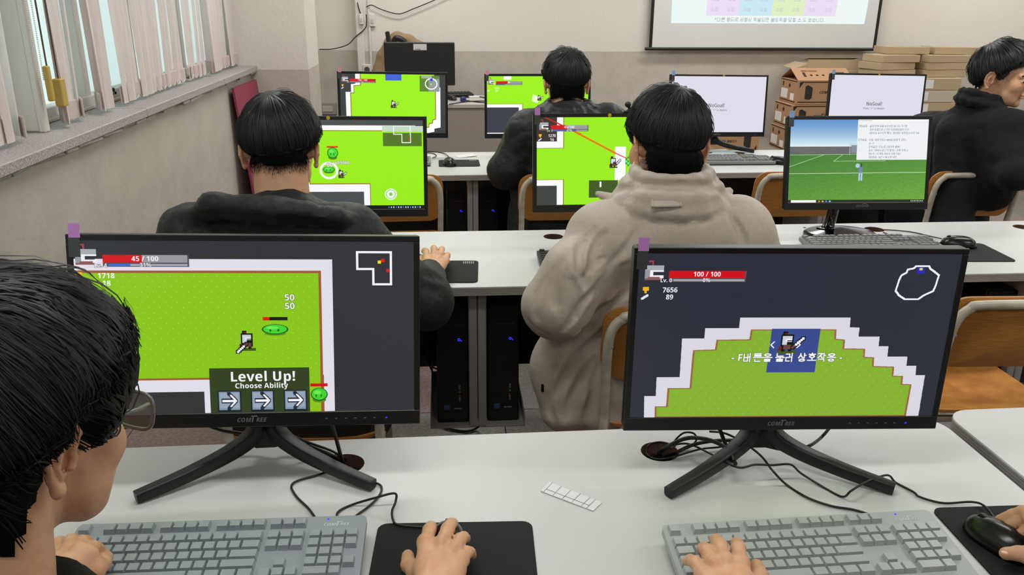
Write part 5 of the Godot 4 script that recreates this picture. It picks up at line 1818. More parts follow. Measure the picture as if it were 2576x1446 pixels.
	for a in [[[1900, 480, "z", -4.0], [1895, 520, "z", -4.0], [1880, 560, "z", -3.98]], [[1945, 455, "z", -4.05], [1950, 500, "z", -4.05], [1935, 560, "z", -4.0]], [[2440, 715, "z", -2.6], [2450, 735, "z", -2.6], [2448, 770, "z", -2.6]], [[2480, 705, "z", -2.6], [2475, 735, "z", -2.6], [2470, 770, "z", -2.6]]]:
		lead("hanging_lead", "thin lead hanging below the desk %s" % ("behind the wooden chair" if a[0][0] < 2000 else "of the soccer game monitor"), 0.003, a, "leads hanging under the desks")
	# paper strip on the front desk
	var c := []
	for a in [[1520, 575], [1955, 740], [2030, 670], [1590, 500]]:
		c.append(oy(900 + a[0] / 3.3026, 1060 + a[1] / 3.3026, D + 0.002))
	var ps := thing("paper_strip", "narrow white paper strip with printed boxes on the front desk", "paper", "", Vector3(c[0].x, D, c[0].z))
	var g := Geo.new()
	g.xf = Transform3D(Basis.IDENTITY, -ps.position)
	g.quad(c[0], c[1], c[2], c[3], c[0] - Vector3(0, 1, 0))
	for i in 4:
		var a: Vector3 = c[i]
		var b: Vector3 = c[(i + 1) % 4]
		g.quad(a, b, b - Vector3(0, 0.0016, 0), a - Vector3(0, 0.0016, 0), (c[0] + c[2]) * 0.5)
	part(ps, "sheet", g, mats.paper)
	g = Geo.new()
	g.xf = Transform3D(Basis.IDENTITY, -ps.position)
	var up := Vector3(0, 0.0004, 0)
	for t in [0.06, 0.24, 0.42, 0.60, 0.78, 0.88]:
		g.tube([c[0].lerp(c[1], t) + up, c[3].lerp(c[2], t) + up], 0.00035, 4)
	g.tube([c[0].lerp(c[3], 0.3).lerp(c[1].lerp(c[2], 0.3), 0.06) + up, c[0].lerp(c[3], 0.3).lerp(c[1].lerp(c[2], 0.3), 0.88) + up], 0.00035, 4)
	part(ps, "printed_lines", g, mat("grey_print", Color(0.5, 0.5, 0.52), 0.8))
	var fp := oy(1172, 395, D)
	ps = thing("paper_note", "white folded paper on the far desk behind the mouse pad", "paper", "", Vector3(fp.x, D, fp.z - 0.02), Basis(Vector3.UP, 0.4))
	g = Geo.new()
	g.rbox(Vector3(0, 0.003, 0), Vector3(0.10, 0.002, 0.06), 0.0005, Basis(Vector3.BACK, 0.04))
	part(ps, "sheet", g, mats.paper)
	fp = oy(1725, 388, D)
	ps = thing("plastic_sheet", "pale blue plastic sheet under the NoGoal monitor stand", "sheet", "", Vector3(1.42, D, -4.27), Basis(Vector3.UP, 0.1))
	g = Geo.new()
	g.rbox(Vector3(0, 0.001, 0), Vector3(0.30, 0.002, 0.16), 0.0005)
	part(ps, "sheet", g, mat("pale_blue", Color(0.70, 0.77, 0.78), 0.3))
	# a small clip-on camera behind the laser game monitor
	var wp := oz(1577, 285, -2.66)
	var wc := thing("webcam", "small black clip camera on top of the laser game monitor", "webcam", "", wp)
	g = Geo.new()
	g.rbox(Vector3(0, 0.004, 0), Vector3(0.03, 0.008, 0.03), 0.002)
	g.tube(curve([Vector3(0, 0.006, 0), Vector3(0.008, 0.014, 0), Vector3(0.004, 0.024, 0)], 4), 0.005, 8)
	part(wc, "clip", g, mats.black_plastic)
	g = Geo.new()
	g.rbox(Vector3(0.002, 0.028, 0), Vector3(0.018, 0.018, 0.02), 0.005, Basis(Vector3.BACK, 0.4))
	part(wc, "camera_head", g, mats.black_plastic)

# ---- school chairs: painted tube and plywood
func build_chairs() -> void:
	var wood := mat("plywood", Color(0.83, 0.585, 0.30), 0.38)
	wood.albedo_texture = noise_tex(0.02, Color(0.84, 0.79, 0.72), Color(1, 1, 1), 512, FastNoiseLite.TYPE_SIMPLEX, 5, 31)
	wood.uv1_triplanar = true
	wood.uv1_scale = Vector3(1.2, 14, 1.2)
	var ply := mat("ply_edge", Color(0.66, 0.42, 0.22), 0.5)
	var tubec := mat("cream_tube", Color(0.87, 0.855, 0.81), 0.3)
	tubec.albedo_texture = noise_tex(0.03, Color(0.75, 0.7, 0.62), Color(1, 1, 1), 256, FastNoiseLite.TYPE_CELLULAR, 2, 6)
	tubec.uv1_triplanar = true
	tubec.uv1_scale = Vector3.ONE * 3.0
	# [x of the rear post seen at pixel (px, py) of the upper left corner, depth, turn, label]
	var spots := [
		[-0.345, -1.80, 0.02, "plywood chair under the student in black jacket, behind the Level Up monitor"],
		[oz(1540, 790, -1.80).x + 0.205, -1.80, -0.10, "plywood chair of the student in the beige jacket, white frame with chipped paint"],
		[oz(2412, 770, -1.82).x + 0.20, -1.82, -0.05, "empty plywood chair with its seat showing, behind the white desk end"],
		[oz(1113, 470, -3.42).x - 0.20, -3.42, 0.03, "empty plywood chair behind the slime game monitor"],
		[oz(1305, 462, -3.40).x + 0.20, -3.40, 0.0, "plywood chair of the student in the quilted black jacket"],
		[oz(1902, 480, -3.40).x + 0.20, -3.40, 0.0, "empty plywood chair behind the soccer monitor, left of its neck"],
		[oz(2352, 462, -3.36).x + 0.21, -3.36, -0.06, "plywood chair of the student in the black fleece"]]
	var first: Node3D = null
	for s in spots:
		var xf := Transform3D(Basis(Vector3.UP, s[2]), Vector3(s[0], 0, s[1] - 0.22))
		if first == null:
			first = make_chair(s[3], xf)
		else:
			copy(first, s[3], xf)

func make_chair(label: String, xf: Transform3D) -> Node3D:
	# faces -z; the back posts stand at z = +0.22
	var t := thing("school_chair", label, "chair", "plywood school chairs", xf.origin, xf.basis)
	var W := 0.185
	var H := 0.775
	var g := Geo.new()
	var pts := []
	for s in [-1.0, 1.0]:
		var side := [Vector3(s * 0.19, 0.012, 0.235), Vector3(s * 0.186, 0.25, 0.20), Vector3(s * 0.183, 0.43, 0.175), Vector3(s * 0.183, 0.55, 0.185), Vector3(s * W, 0.68, 0.21), Vector3(s * 0.178, 0.735, 0.22), Vector3(s * 0.155, 0.765, 0.225), Vector3(s * 0.12, H, 0.228)]
		if s > 0:
			side.reverse()
		pts += side
	g.tube(curve(pts, 4), 0.0125, 10)
	part(t, "back_frame", g, mats.cream_tube)
	for s in [-1.0, 1.0]:
		g = Geo.new()
		g.tube(curve([Vector3(s * 0.182, 0.42, 0.175), Vector3(s * 0.18, 0.418, 0.0), Vector3(s * 0.18, 0.415, -0.13), Vector3(s * 0.181, 0.39, -0.165), Vector3(s * 0.185, 0.2, -0.185), Vector3(s * 0.19, 0.012, -0.20)], 5), 0.0125, 10)
		part(t, "leg", g, mats.cream_tube)
		g = Geo.new()
		g.tube([Vector3(s * 0.187, 0.13, 0.217), Vector3(s * 0.187, 0.13, -0.192)], 0.009, 8)
		part(t, "stretcher", g, mats.cream_tube)
		for z in [0.237, -0.202]:
			g = Geo.new()
			g.lathe([Vector2(0.0, 0.0), Vector2(0.016, 0.0), Vector2(0.016, 0.022), Vector2(0.012, 0.026)], 10, Transform3D(Basis.IDENTITY, Vector3(s * 0.19, 0, z)))
			part(t, "foot_cap", g, mats.black_plastic)
	g = Geo.new()
	g.tube([Vector3(-0.18, 0.40, -0.12), Vector3(0.18, 0.40, -0.12)], 0.010, 8)
	g.tube([Vector3(-0.18, 0.40, 0.12), Vector3(0.18, 0.40, 0.12)], 0.010, 8)
	part(t, "cross_bar", g, mats.cream_tube)
	for q in [["backrest", 0], ["seat", 1]]:
		g = Geo.new()
		var rim := rrect(0.395, 0.20, 0.055, 6) if q[1] == 0 else rrect(0.385, 0.385, 0.06, 6)
		ply_sheet(g, rim, q[1])
		part(t, q[0], g, mats.plywood)
		g = Geo.new()
		ply_rim(g, rim, q[1])
		part(t, "ply_edge", g, mats.ply_edge)
	for s in [-1.0, 1.0]:
		g = Geo.new()
		g.lathe([Vector2(0.0, 0.004), Vector2(0.005, 0.003), Vector2(0.006, 0.0)], 8, Transform3D(Basis(Vector3.RIGHT, PI / 2), Vector3(s * 0.178, 0.69, 0.219)))
		part(t, "rivet", g, mats.grey_steel)
	return t

func ply_bend(p: Vector2, kind: int, side: float) -> Vector3:
	if kind == 0:
		var y := 0.69 + p.y + 0.018 * (1.0 - pow(absf(p.x) / 0.2, 2.0)) * (-1.0 if p.y < 0 else 0.0)
		return Vector3(p.x, y, 0.190 + 0.19 * (y - 0.69) - 0.028 * (1.0 - pow(p.x / 0.2, 2.0)) * -1.0 - 0.018 + side)
	return Vector3(p.x, 0.440 - 0.012 * (1.0 - pow(p.x / 0.2, 2.0)) + 0.02 * pow(maxf(p.y, 0.0) / 0.19, 3.0) - side, p.y - 0.02)

func ply_sheet(g: Geo, rim: PackedVector2Array, kind: int) -> void:
	for side in [0.0, 0.009]:
		var rings := []
		for k in 6:
			var f := 1.0 - k / 5.0 * 0.999
			var ring := PackedVector3Array()
			for p in rim:
				ring.append(ply_bend(p * f, kind, side))
			rings.append(ring)
		g.skin(rings, true, false, (side > 0.001) == (kind == 0))

func ply_rim(g: Geo, rim: PackedVector2Array, kind: int) -> void:
	var a := PackedVector3Array()
	var b := PackedVector3Array()
	for p in rim:
		a.append(ply_bend(p * 1.0005, kind, 0.0))
		b.append(ply_bend(p * 1.0005, kind, 0.009))
	g.skin([a, b], true, false, kind == 1)

# ---- boxes on the low bench by the front wall
func build_boxes() -> void:
	var BH := 0.30
	var b := thing("low_bench", "low greige bench along the front wall carrying the cardboard boxes", "bench", "", Vector3(3.6, 0, -6.85))
	var g := Geo.new()
	g.rbox(Vector3(0, BH - 0.015, 0), Vector3(3.6, 0.03, 1.0), 0.004)
	part(b, "top", g, mat("bench_top", Color(0.58, 0.55, 0.52), 0.6))
	g = Geo.new()
	g.rbox(Vector3(0, (BH - 0.03) * 0.5, 0.46), Vector3(3.5, BH - 0.03, 0.02), 0.002)
	for s in [-1, 1]:
		g.rbox(Vector3(s * 1.74, (BH - 0.03) * 0.5, 0), Vector3(0.03, BH - 0.03, 0.94), 0.002)
	part(b, "plinth", g, mat("bench_side", Color(0.5, 0.47, 0.44), 0.6))
	var f := -6.60
	carton("brown printed computer box at the bottom of the stack beside the NoGoal monitor", Vector3(2.86, BH, f), false, false)
	carton("brown printed computer box in the middle of the stack beside the NoGoal monitor", Vector3(2.875, BH + 0.192, f), false, false)
	carton("brown printed computer box with raised lid flaps on top of the stack", Vector3(2.905, BH + 0.384, f), true, false)
	carton("brown computer box standing upside down below the NoGoal monitor", Vector3(2.165, BH, f), false, true)
	# tan cartons: wide flat ones below, slim ones on top
	var tan := mat("tan_card", Color(0.70, 0.62, 0.49), 0.8)
	var gray := mat("pale_card", Color(0.74, 0.70, 0.63), 0.8)
	var y := BH
	for i in 6:
		var o := thing("flat_carton", "wide tan carton with a white label, %s above the bench" % ["lowest", "second", "third", "fourth", "fifth", "topmost"][i], "box", "wide cartons on the bench", Vector3(3.96 + [0.0, 0.02, -0.01, 0.015, 0.0, 0.03][i], y, -6.86))
		g = Geo.new()
		g.rbox(Vector3(0, 0.048, 0), Vector3(0.66, 0.096, 0.44), 0.003)
		part(o, "card", g, tan if i % 2 else gray)
		g = Geo.new()
		g.box(Vector3(-0.02, 0.05, 0.2205), Vector3(0.22, 0.07, 0.001))
		part(o, "white_label", g, mats.paper)
		g = Geo.new()
		g.box(Vector3(-0.15, 0.055, 0.2206), Vector3(0.03, 0.04, 0.001))
		part(o, "grey_print", g, mat("card_print", Color(0.4, 0.38, 0.35), 0.8))
		y += 0.0985
	for i in 3:
		var a: Array = [[3.77, 0.22], [3.76, 0.26], [3.79, 0.18]][i]
		slim("slim tan box in the left pile on the wide cartons, %s" % ["lowest", "second up", "third up"][i], Vector3(a[0], y + i * 0.0585, -6.84), a[1], tan)
		slim("slim tan box in the right pile on the wide cartons, %s" % ["lowest", "second up", "third up"][i], Vector3(4.21 + i * 0.008, y + i * 0.0585, -6.84), 0.03 * i, tan)
	slim("slim tan box lying tilted across the top of the left pile", Vector3(3.93, y + 0.1765, -6.95), -0.08, tan)
	slim("slim tan box on top of the right pile", Vector3(4.33, y + 0.1765, -6.92), -0.05, tan)
	# open tray box between the stacks
	var ot := thing("open_carton", "open tan carton with raised flaps between the brown stack and the wide cartons", "box", "", Vector3(3.385, BH, -7.18))
	g = Geo.new()
	g.rbox(Vector3(0, 0.31, 0), Vector3(0.46, 0.62, 0.32), 0.003)
	part(ot, "card", g, tan)
	g = Geo.new()
	g.box(Vector3(0, 0.645, -0.155), Vector3(0.46, 0.05, 0.004))
	g.box(Vector3(0, 0.665, 0.155), Vector3(0.45, 0.09, 0.004))
	g.box(Vector3(0.0, 0.715, 0.10), Vector3(0.45, 0.004, 0.12), Basis(Vector3.RIGHT, -0.2))
	part(ot, "flap", g, tan)
	g = Geo.new()
	g.box(Vector3(-0.28, 0.655, 0.02), Vector3(0.12, 0.004, 0.28), Basis(Vector3.BACK, 0.35))
	part(ot, "flap", g, tan)
	g = Geo.new()
	g.box(Vector3(0.225, 0.66, 0.02), Vector3(0.004, 0.09, 0.28))
	part(ot, "flap", g, tan)

func slim(label: String, p: Vector3, yaw: float, m: Material) -> void:
	var o := thing("slim_box", label, "box", "slim tan boxes", p, Basis(Vector3.UP, yaw))
	var g := Geo.new()
	g.rbox(Vector3(0, 0.028, 0), Vector3(0.36, 0.056, 0.26), 0.003)
	part(o, "card", g, m)
	g = Geo.new()
	g.box(Vector3(0, 0.0565, 0.0), Vector3(0.356, 0.001, 0.258))
	part(o, "lid", g, m)

func carton(label: String, p: Vector3, open: bool, upside: bool) -> void:
	# p: lower front left corner; 0.47 wide, 0.19 high, 0.34 deep
	var w := 0.47
	var h := 0.19
	var d := 0.34
	var o := thing("computer_box", label, "box", "brown computer boxes", p + Vector3(w * 0.5, 0, -d * 0.5))
	var card := mat("brown_card", Color(0.68, 0.52, 0.38), 0.75)
	var dark := mat("box_print", Color(0.14, 0.11, 0.09), 0.8)
	var fl := Transform3D.IDENTITY if not upside else Transform3D(Basis(Vector3.BACK, PI), Vector3(0, h, 0))
	var g := Geo.new()
	g.rbox(Vector3(0, h * 0.5, 0), Vector3(w, h, d), 0.002)
	part(o, "card", g, card, fl)
	g = Geo.new()
	var z := d * 0.5 + 0.0005
	g.box(Vector3(0.01, h - 0.012, z), Vector3(w - 0.05, 0.007, 0.001))
	g.box(Vector3(0, 0.020, z), Vector3(w - 0.03, 0.008, 0.001))
	g.prism(PackedVector2Array([Vector2(-w * 0.5 + 0.018, h - 0.012), Vector2(-w * 0.5 + 0.05, h - 0.012), Vector2(-w * 0.5 + 0.018, h - 0.06)]), z, z + 0.0005)
	g.box(Vector3(-w * 0.5 - 0.0005, h - 0.010, 0), Vector3(0.001, 0.007, d - 0.02))
	g.box(Vector3(-w * 0.5 - 0.0005, 0.018, 0), Vector3(0.001, 0.008, d - 0.04))
	g.box(Vector3(-w * 0.5 - 0.0005, h - 0.045, -0.11), Vector3(0.001, 0.035, 0.02))
	g.prism(circle(Vector2(0.02, h - 0.05), 0.016, 12), 0.0, 0.001, Transform3D(Basis(Vector3.UP, -PI / 2), Vector3(-w * 0.5 - 0.0008, 0, 0)))
	part(o, "printed_lines", g, dark, fl)
	g = Geo.new()
	g.prism(PackedVector2Array([Vector2(-0.165, 0.045), Vector2(-0.125, 0.038), Vector2(-0.105, 0.052), Vector2(-0.105, 0.135), Vector2(-0.145, 0.155), Vector2(-0.165, 0.148)]), z, z + 0.0006)
	part(o, "printed_tower", g, mat("box_print_grey", Color(0.13, 0.125, 0.125), 0.7), fl)
	brand(o, fl * Transform3D(Basis.IDENTITY, Vector3(0.03, 0.098, z + 0.0004)), 0.022, dark)
	g = Geo.new()
	g.box(Vector3(-w * 0.5 - 0.0008, 0.072, -0.075), Vector3(0.001, 0.075, 0.13))
	g.box(Vector3(-w * 0.5 - 0.0008, 0.055, 0.085), Vector3(0.001, 0.055, 0.075))
	part(o, "paper_label", g, mats.paper, fl)
	g = Geo.new()
	for i in 4:
		g.box(Vector3(-w * 0.5 - 0.0016, 0.038 + i * 0.011, 0.085), Vector3(0.0006, 0.003, 0.06))
	part(o, "label_text", g, mat("card_print"), fl)
	if open:
		for s in [1.0, -1.0]:
			g = Geo.new()
			g.box(Vector3(0, 0.042, -s * 0.085), Vector3(w, 0.004, 0.19), Basis(Vector3.RIGHT, s * 0.46))
			var fp := part(o, "flap", g, card, Transform3D(Basis.IDENTITY, Vector3(0, h, s * d * 0.5)))
			if s > 0:
				var tx := Transform3D(Basis(Vector3.RIGHT, -PI / 2 + 0.46), Vector3(0, 0.046, -0.085))
				text(fp, "lettering", "Slim Series", 0.018, mat("box_red", Color(0.42, 0.16, 0.10), 0.8), tx * Transform3D(Basis.IDENTITY, Vector3(-0.10, 0.045, 0.0012)), 700, false, "Droid Serif")
				g = Geo.new()
				g.box(Vector3(-0.155, -0.01, 0.0012), Vector3(0.02, 0.06, 0.001))
				for i in 3:
					g.box(Vector3(-0.10 + i * 0.05, -0.02, 0.0012), Vector3(0.018, 0.018, 0.001))
				g.box(Vector3(0.14, 0.02, 0.0012), Vector3(0.1, 0.006, 0.001))
				part(fp, "print", g, dark, tx)

# ---- a distance field on a grid, meshed as surface nets: bodies, clothes and other soft shapes
class Field:
	var o: Vector3
	var h: float
	var nx: int
	var ny: int
	var nz: int
	var d := PackedFloat32Array()
	func _init(lo: Vector3, hi: Vector3, cell: float) -> void:
		o = lo
		h = cell
		nx = int(ceil((hi.x - lo.x) / cell)) + 2
		ny = int(ceil((hi.y - lo.y) / cell)) + 2
		nz = int(ceil((hi.z - lo.z) / cell)) + 2
		d.resize(nx * ny * nz)
		d.fill(0.25)
	func range_of(lo: Vector3, hi: Vector3) -> Array:
		var a := (lo - o) / h
		var b := (hi - o) / h
		return [clampi(int(floor(a.x)), 0, nx - 1), clampi(int(floor(a.y)), 0, ny - 1), clampi(int(floor(a.z)), 0, nz - 1), clampi(int(ceil(b.x)) + 1, 0, nx), clampi(int(ceil(b.y)) + 1, 0, ny), clampi(int(ceil(b.z)) + 1, 0, nz)]
	# tapered capsule; sign 1 adds, -1 cuts; squash flattens it along one direction
	func cap(a: Vector3, b: Vector3, ra: float, rb: float, k := 0.02, sign := 1.0, flat := Vector3.ZERO, amount := 1.0) -> void:
		var m := maxf(ra, rb) * maxf(1.0, amount) + k + h * 3.0
		var r := range_of(a.min(b) - Vector3(m, m, m), a.max(b) + Vector3(m, m, m))
		var ab := b - a
		var inv := 1.0 / maxf(ab.length_squared(), 1e-9)
		var dr := rb - ra
		var squash := flat != Vector3.ZERO
		var sq := 1.0 / amount - 1.0
		for z in range(r[2], r[5]):
			for y in range(r[1], r[4]):
				var i: int = (z * ny + y) * nx + r[0]
				var p := Vector3(o.x + r[0] * h, o.y + y * h, o.z + z * h) - a
				for x in range(r[0], r[3]):
					var t := clampf(p.dot(ab) * inv, 0.0, 1.0)
					var q := p - ab * t
					if squash:
						q += flat * (q.dot(flat) * sq)
					var e := (q.length() - ra - dr * t) * sign
					var c := d[i]
					if sign > 0.0:
						if e < c + k:
							if e < c - k:
								d[i] = e
							else:
								var w := 0.5 + 0.5 * (c - e) / k
								d[i] = c + (e - c) * w - k * 0.5 * w * (1.0 - w)
					elif e > c - k:
						var w2 := clampf(0.5 - 0.5 * (c - e) / k, 0.0, 1.0)
						d[i] = c + (e - c) * w2 + k * 0.5 * w2 * (1.0 - w2)
					i += 1
					p.x += h
	func ell(c: Vector3, r: Vector3, k := 0.02, bs := Basis.IDENTITY, sign := 1.0) -> void:
		var m := maxf(r.x, maxf(r.y, r.z)) + k + h * 3.0
		var rg := range_of(c - Vector3(m, m, m), c + Vector3(m, m, m))
		var ib := bs.transposed()
		var ir := Vector3.ONE / r
		for z in range(rg[2], rg[5]):
			for y in range(rg[1], rg[4]):
				var i: int = (z * ny + y) * nx + rg[0]
				for x in range(rg[0], rg[3]):
					var q := ib * (Vector3(o.x + x * h, o.y + y * h, o.z + z * h) - c)
					var u := q * ir
					var k0 := u.length()
					var k1 := (u * ir).length()
					var e := (k0 * (k0 - 1.0) / k1 if k1 > 1e-6 else -minf(r.x, minf(r.y, r.z))) * sign
					var g := d[i]
					if sign > 0.0:
						if e < g + k:
							var w := clampf(0.5 + 0.5 * (g - e) / k, 0.0, 1.0)
							d[i] = g + (e - g) * w - k * 0.5 * w * (1.0 - w)
					elif e > g - k:
						var w2 := clampf(0.5 - 0.5 * (g - e) / k, 0.0, 1.0)
						d[i] = g + (e - g) * w2 + k * 0.5 * w2 * (1.0 - w2)
					i += 1
	# presses a crease (depth > 0) or raises a ridge (depth < 0) along a line
	func fold(a: Vector3, b: Vector3, w: float, depth: float, ends := 1.0) -> void:
		var m := w * 2.4
		var r := range_of(a.min(b) - Vector3(m, m, m), a.max(b) + Vector3(m, m, m))
		var ab := b - a
		var inv := 1.0 / maxf(ab.length_squared(), 1e-9)
		var iw := 1.0 / (w * w)
		for z in range(r[2], r[5]):
			for y in range(r[1], r[4]):
				var i: int = (z * ny + y) * nx + r[0]
				var p := Vector3(o.x + r[0] * h, o.y + y * h, o.z + z * h) - a
				for x in range(r[0], r[3]):
					var t := clampf(p.dot(ab) * inv, 0.0, 1.0)
					var e := (p - ab * t).length_squared() * iw
					if e < 5.5:
						d[i] += depth * exp(-e) * ends
					i += 1
					p.x += h
	func folds(pts: Array, w: float, depth: float) -> void:
		# one groove along the whole line, tapering out at both ends
		var lo: Vector3 = pts[0]
		var hi: Vector3 = pts[0]
		for p in pts:
			lo = lo.min(p)
			hi = hi.max(p)
		var m := Vector3.ONE * w * 2.4
		var r := range_of(lo - m, hi + m)
		var iw := 1.0 / (w * w)
		var k := pts.size() - 1
		for z in range(r[2], r[5]):
			for y in range(r[1], r[4]):
				var i: int = (z * ny + y) * nx + r[0]
				for x in range(r[0], r[3]):
					if absf(d[i]) < 0.05:
						var p := Vector3(o.x + x * h, o.y + y * h, o.z + z * h)
						var best := 1e9
						var at := 0.0
						for j in k:
							var a: Vector3 = pts[j]
							var ab: Vector3 = pts[j + 1] - a
							var t := clampf((p - a).dot(ab) / maxf(ab.length_squared(), 1e-9), 0.0, 1.0)
							var e := (p - a - ab * t).length_squared()
							if e < best:
								best = e
								at = (j + t) / k
						best *= iw
						if best < 5.5:
							d[i] += depth * exp(-best) * minf(1.0, 0.2 + 5.0 * at * (1.0 - at))
					i += 1
	func ripple(n: FastNoiseLite, amp: float, stretch := Vector3.ONE) -> void:
		for z in nz:
			for y in ny:
				var i := (z * ny + y) * nx
				for x in nx:
					if absf(d[i]) < h * 2.5:
						d[i] += amp * n.get_noise_3d((o.x + x * h) * stretch.x, (o.y + y * h) * stretch.y, (o.z + z * h) * stretch.z)
					i += 1
	# cuts away what lies beyond a plane (along its normal)
	func cut(p: Vector3, n: Vector3) -> void:
		for z in nz:
			for y in ny:
				var i := (z * ny + y) * nx
				for x in nx:
					var e := (Vector3(o.x + x * h, o.y + y * h, o.z + z * h) - p).dot(n)
					if e > d[i]:
						d[i] = e
					i += 1
	func net(g: Geo) -> void:
		var idx := PackedInt32Array()
		idx.resize(nx * ny * nz)
		idx.fill(-1)
		var sy := nx
		var sz := nx * ny
		var base := g.v.size()
		for z in nz - 1:
			for y in ny - 1:
				var i := (z * ny + y) * nx
				for x in nx - 1:
					var d0 := d[i]
					if d0 < h * 5.0 and d0 > -h * 5.0:
						var d1 := d[i + 1]
						var d2 := d[i + sy]
						var d3 := d[i + sy + 1]
						var d4 := d[i + sz]
						var d5 := d[i + sz + 1]
						var d6 := d[i + sz + sy]
						var d7 := d[i + sz + sy + 1]
						var neg := int(d0 < 0.0) + int(d1 < 0.0) + int(d2 < 0.0) + int(d3 < 0.0) + int(d4 < 0.0) + int(d5 < 0.0) + int(d6 < 0.0) + int(d7 < 0.0)
						if neg > 0 and neg < 8:
							var s := Vector3.ZERO
							var c := 0
							if (d0 < 0) != (d1 < 0): s += Vector3(d0 / (d0 - d1), 0, 0); c += 1
							if (d2 < 0) != (d3 < 0): s += Vector3(d2 / (d2 - d3), 1, 0); c += 1
							if (d4 < 0) != (d5 < 0): s += Vector3(d4 / (d4 - d5), 0, 1); c += 1
							if (d6 < 0) != (d7 < 0): s += Vector3(d6 / (d6 - d7), 1, 1); c += 1
							if (d0 < 0) != (d2 < 0): s += Vector3(0, d0 / (d0 - d2), 0); c += 1
							if (d1 < 0) != (d3 < 0): s += Vector3(1, d1 / (d1 - d3), 0); c += 1
							if (d4 < 0) != (d6 < 0): s += Vector3(0, d4 / (d4 - d6), 1); c += 1
							if (d5 < 0) != (d7 < 0): s += Vector3(1, d5 / (d5 - d7), 1); c += 1
							if (d0 < 0) != (d4 < 0): s += Vector3(0, 0, d0 / (d0 - d4)); c += 1
							if (d1 < 0) != (d5 < 0): s += Vector3(1, 0, d1 / (d1 - d5)); c += 1
							if (d2 < 0) != (d6 < 0): s += Vector3(0, 1, d2 / (d2 - d6)); c += 1
							if (d3 < 0) != (d7 < 0): s += Vector3(1, 1, d3 / (d3 - d7)); c += 1
							s /= c
							idx[i] = g.v.size()
							g.v.append(g.xf * (o + (Vector3(x, y, z) + s) * h))
							var gr := Vector3(lerpf(lerpf(d1 - d0, d3 - d2, s.y), lerpf(d5 - d4, d7 - d6, s.y), s.z), lerpf(lerpf(d2 - d0, d3 - d1, s.x), lerpf(d6 - d4, d7 - d5, s.x), s.z), lerpf(lerpf(d4 - d0, d5 - d1, s.x), lerpf(d6 - d2, d7 - d3, s.x), s.y))
							g.n.append((g.xf.basis * gr).normalized())
					i += 1
		for z in range(1, nz - 1):
			for y in range(1, ny - 1):
				var i := (z * ny + y) * nx + 1
				for x in range(1, nx - 1):
					var d0 := d[i]
					if d0 < h * 5.0 and d0 > -h * 5.0:
						var inside := d0 < 0.0
						if inside != (d[i + 1] < 0.0):
							face(g, idx[i - sy - sz], idx[i - sz], idx[i], idx[i - sy], inside)
						if inside != (d[i + sy] < 0.0):
							face(g, idx[i - 1 - sz], idx[i - 1], idx[i], idx[i - sz], inside)
						if inside != (d[i + sz] < 0.0):
							face(g, idx[i - 1 - sy], idx[i - sy], idx[i], idx[i - 1], inside)
					i += 1
	func face(g: Geo, a: int, b: int, c: int, e: int, inside: bool) -> void:
		if a < 0 or b < 0 or c < 0 or e < 0:
			return
		if inside:
			for q in [a, c, b, a, e, c]:
				g.ix.append(q)
		else:
			for q in [a, b, c, a, c, e]:
				g.ix.append(q)

# ---- people
func A(px: float, py: float, depth: float) -> Vector3:
	return EYE + ray(px, py) * depth

func head_shape(g: Geo, neck_to: Vector3, flare := 0.36) -> void:
	# own axes: ears on x, face towards -z, origin between the ears
	var f := Field.new(Vector3(-0.115, -0.19, -0.145), Vector3(0.115, 0.15, 0.13), 0.0042)
	f.ell(Vector3(0, 0.045, 0.008), Vector3(0.0755, 0.087, 0.093), 0.02)
	f.ell(Vector3(0, -0.022, -0.028), Vector3(0.0595, 0.078, 0.066), 0.035)
	f.ell(Vector3(0, 0.02, -0.06), Vector3(0.058, 0.05, 0.04), 0.03)
	f.cap(Vector3(-0.03, -0.072, -0.055), Vector3(0.03, -0.072, -0.055), 0.026, 0.026, 0.03)
	f.ell(Vector3(0, -0.086, -0.076), Vector3(0.018, 0.014, 0.014), 0.02)
	for s in [-1.0, 1.0]:
		f.ell(Vector3(s * 0.043, -0.018, -0.064), Vector3(0.027, 0.028, 0.026), 0.03)
		f.ell(Vector3(s * 0.040, -0.052, -0.045), Vector3(0.025, 0.028, 0.028), 0.03)
		f.cap(Vector3(s * 0.012, 0.026, -0.094), Vector3(s * 0.046, 0.026, -0.080), 0.008, 0.008, 0.012)
		f.ell(Vector3(s * 0.031, 0.006, -0.099), Vector3(0.019, 0.011, 0.012), 0.010, Basis.IDENTITY, -1.0)
		f.ell(Vector3(s * 0.031, 0.006, -0.084), Vector3(0.017, 0.010, 0.011), 0.006)
	f.cap(Vector3(0, 0.018, -0.098), Vector3(0, -0.016, -0.114), 0.0075, 0.011, 0.012)
	for s in [-1.0, 1.0]:
		f.ell(Vector3(s * 0.011, -0.020, -0.104), Vector3(0.008, 0.007, 0.009), 0.008)
	f.cap(Vector3(-0.017, -0.047, -0.096), Vector3(0.017, -0.047, -0.096), 0.0055, 0.0055, 0.008)
	f.cap(Vector3(-0.014, -0.057, -0.094), Vector3(0.014, -0.057, -0.094), 0.0065, 0.0065, 0.008)
	f.fold(Vector3(-0.024, -0.0515, -0.104), Vector3(0.024, -0.0515, -0.104), 0.0035, 0.004)
	f.cap(Vector3(0, -0.045, 0.022), neck_to, 0.052, 0.058, 0.03)
	for s in [-1.0, 1.0]:
		f.cap(Vector3(s * 0.035, -0.03, 0.03), neck_to + Vector3(s * 0.03, 0, 0), 0.03, 0.036, 0.03)
	f.net(g)
	for s in [-1.0, 1.0]:
		ear_shape(g, s, flare)

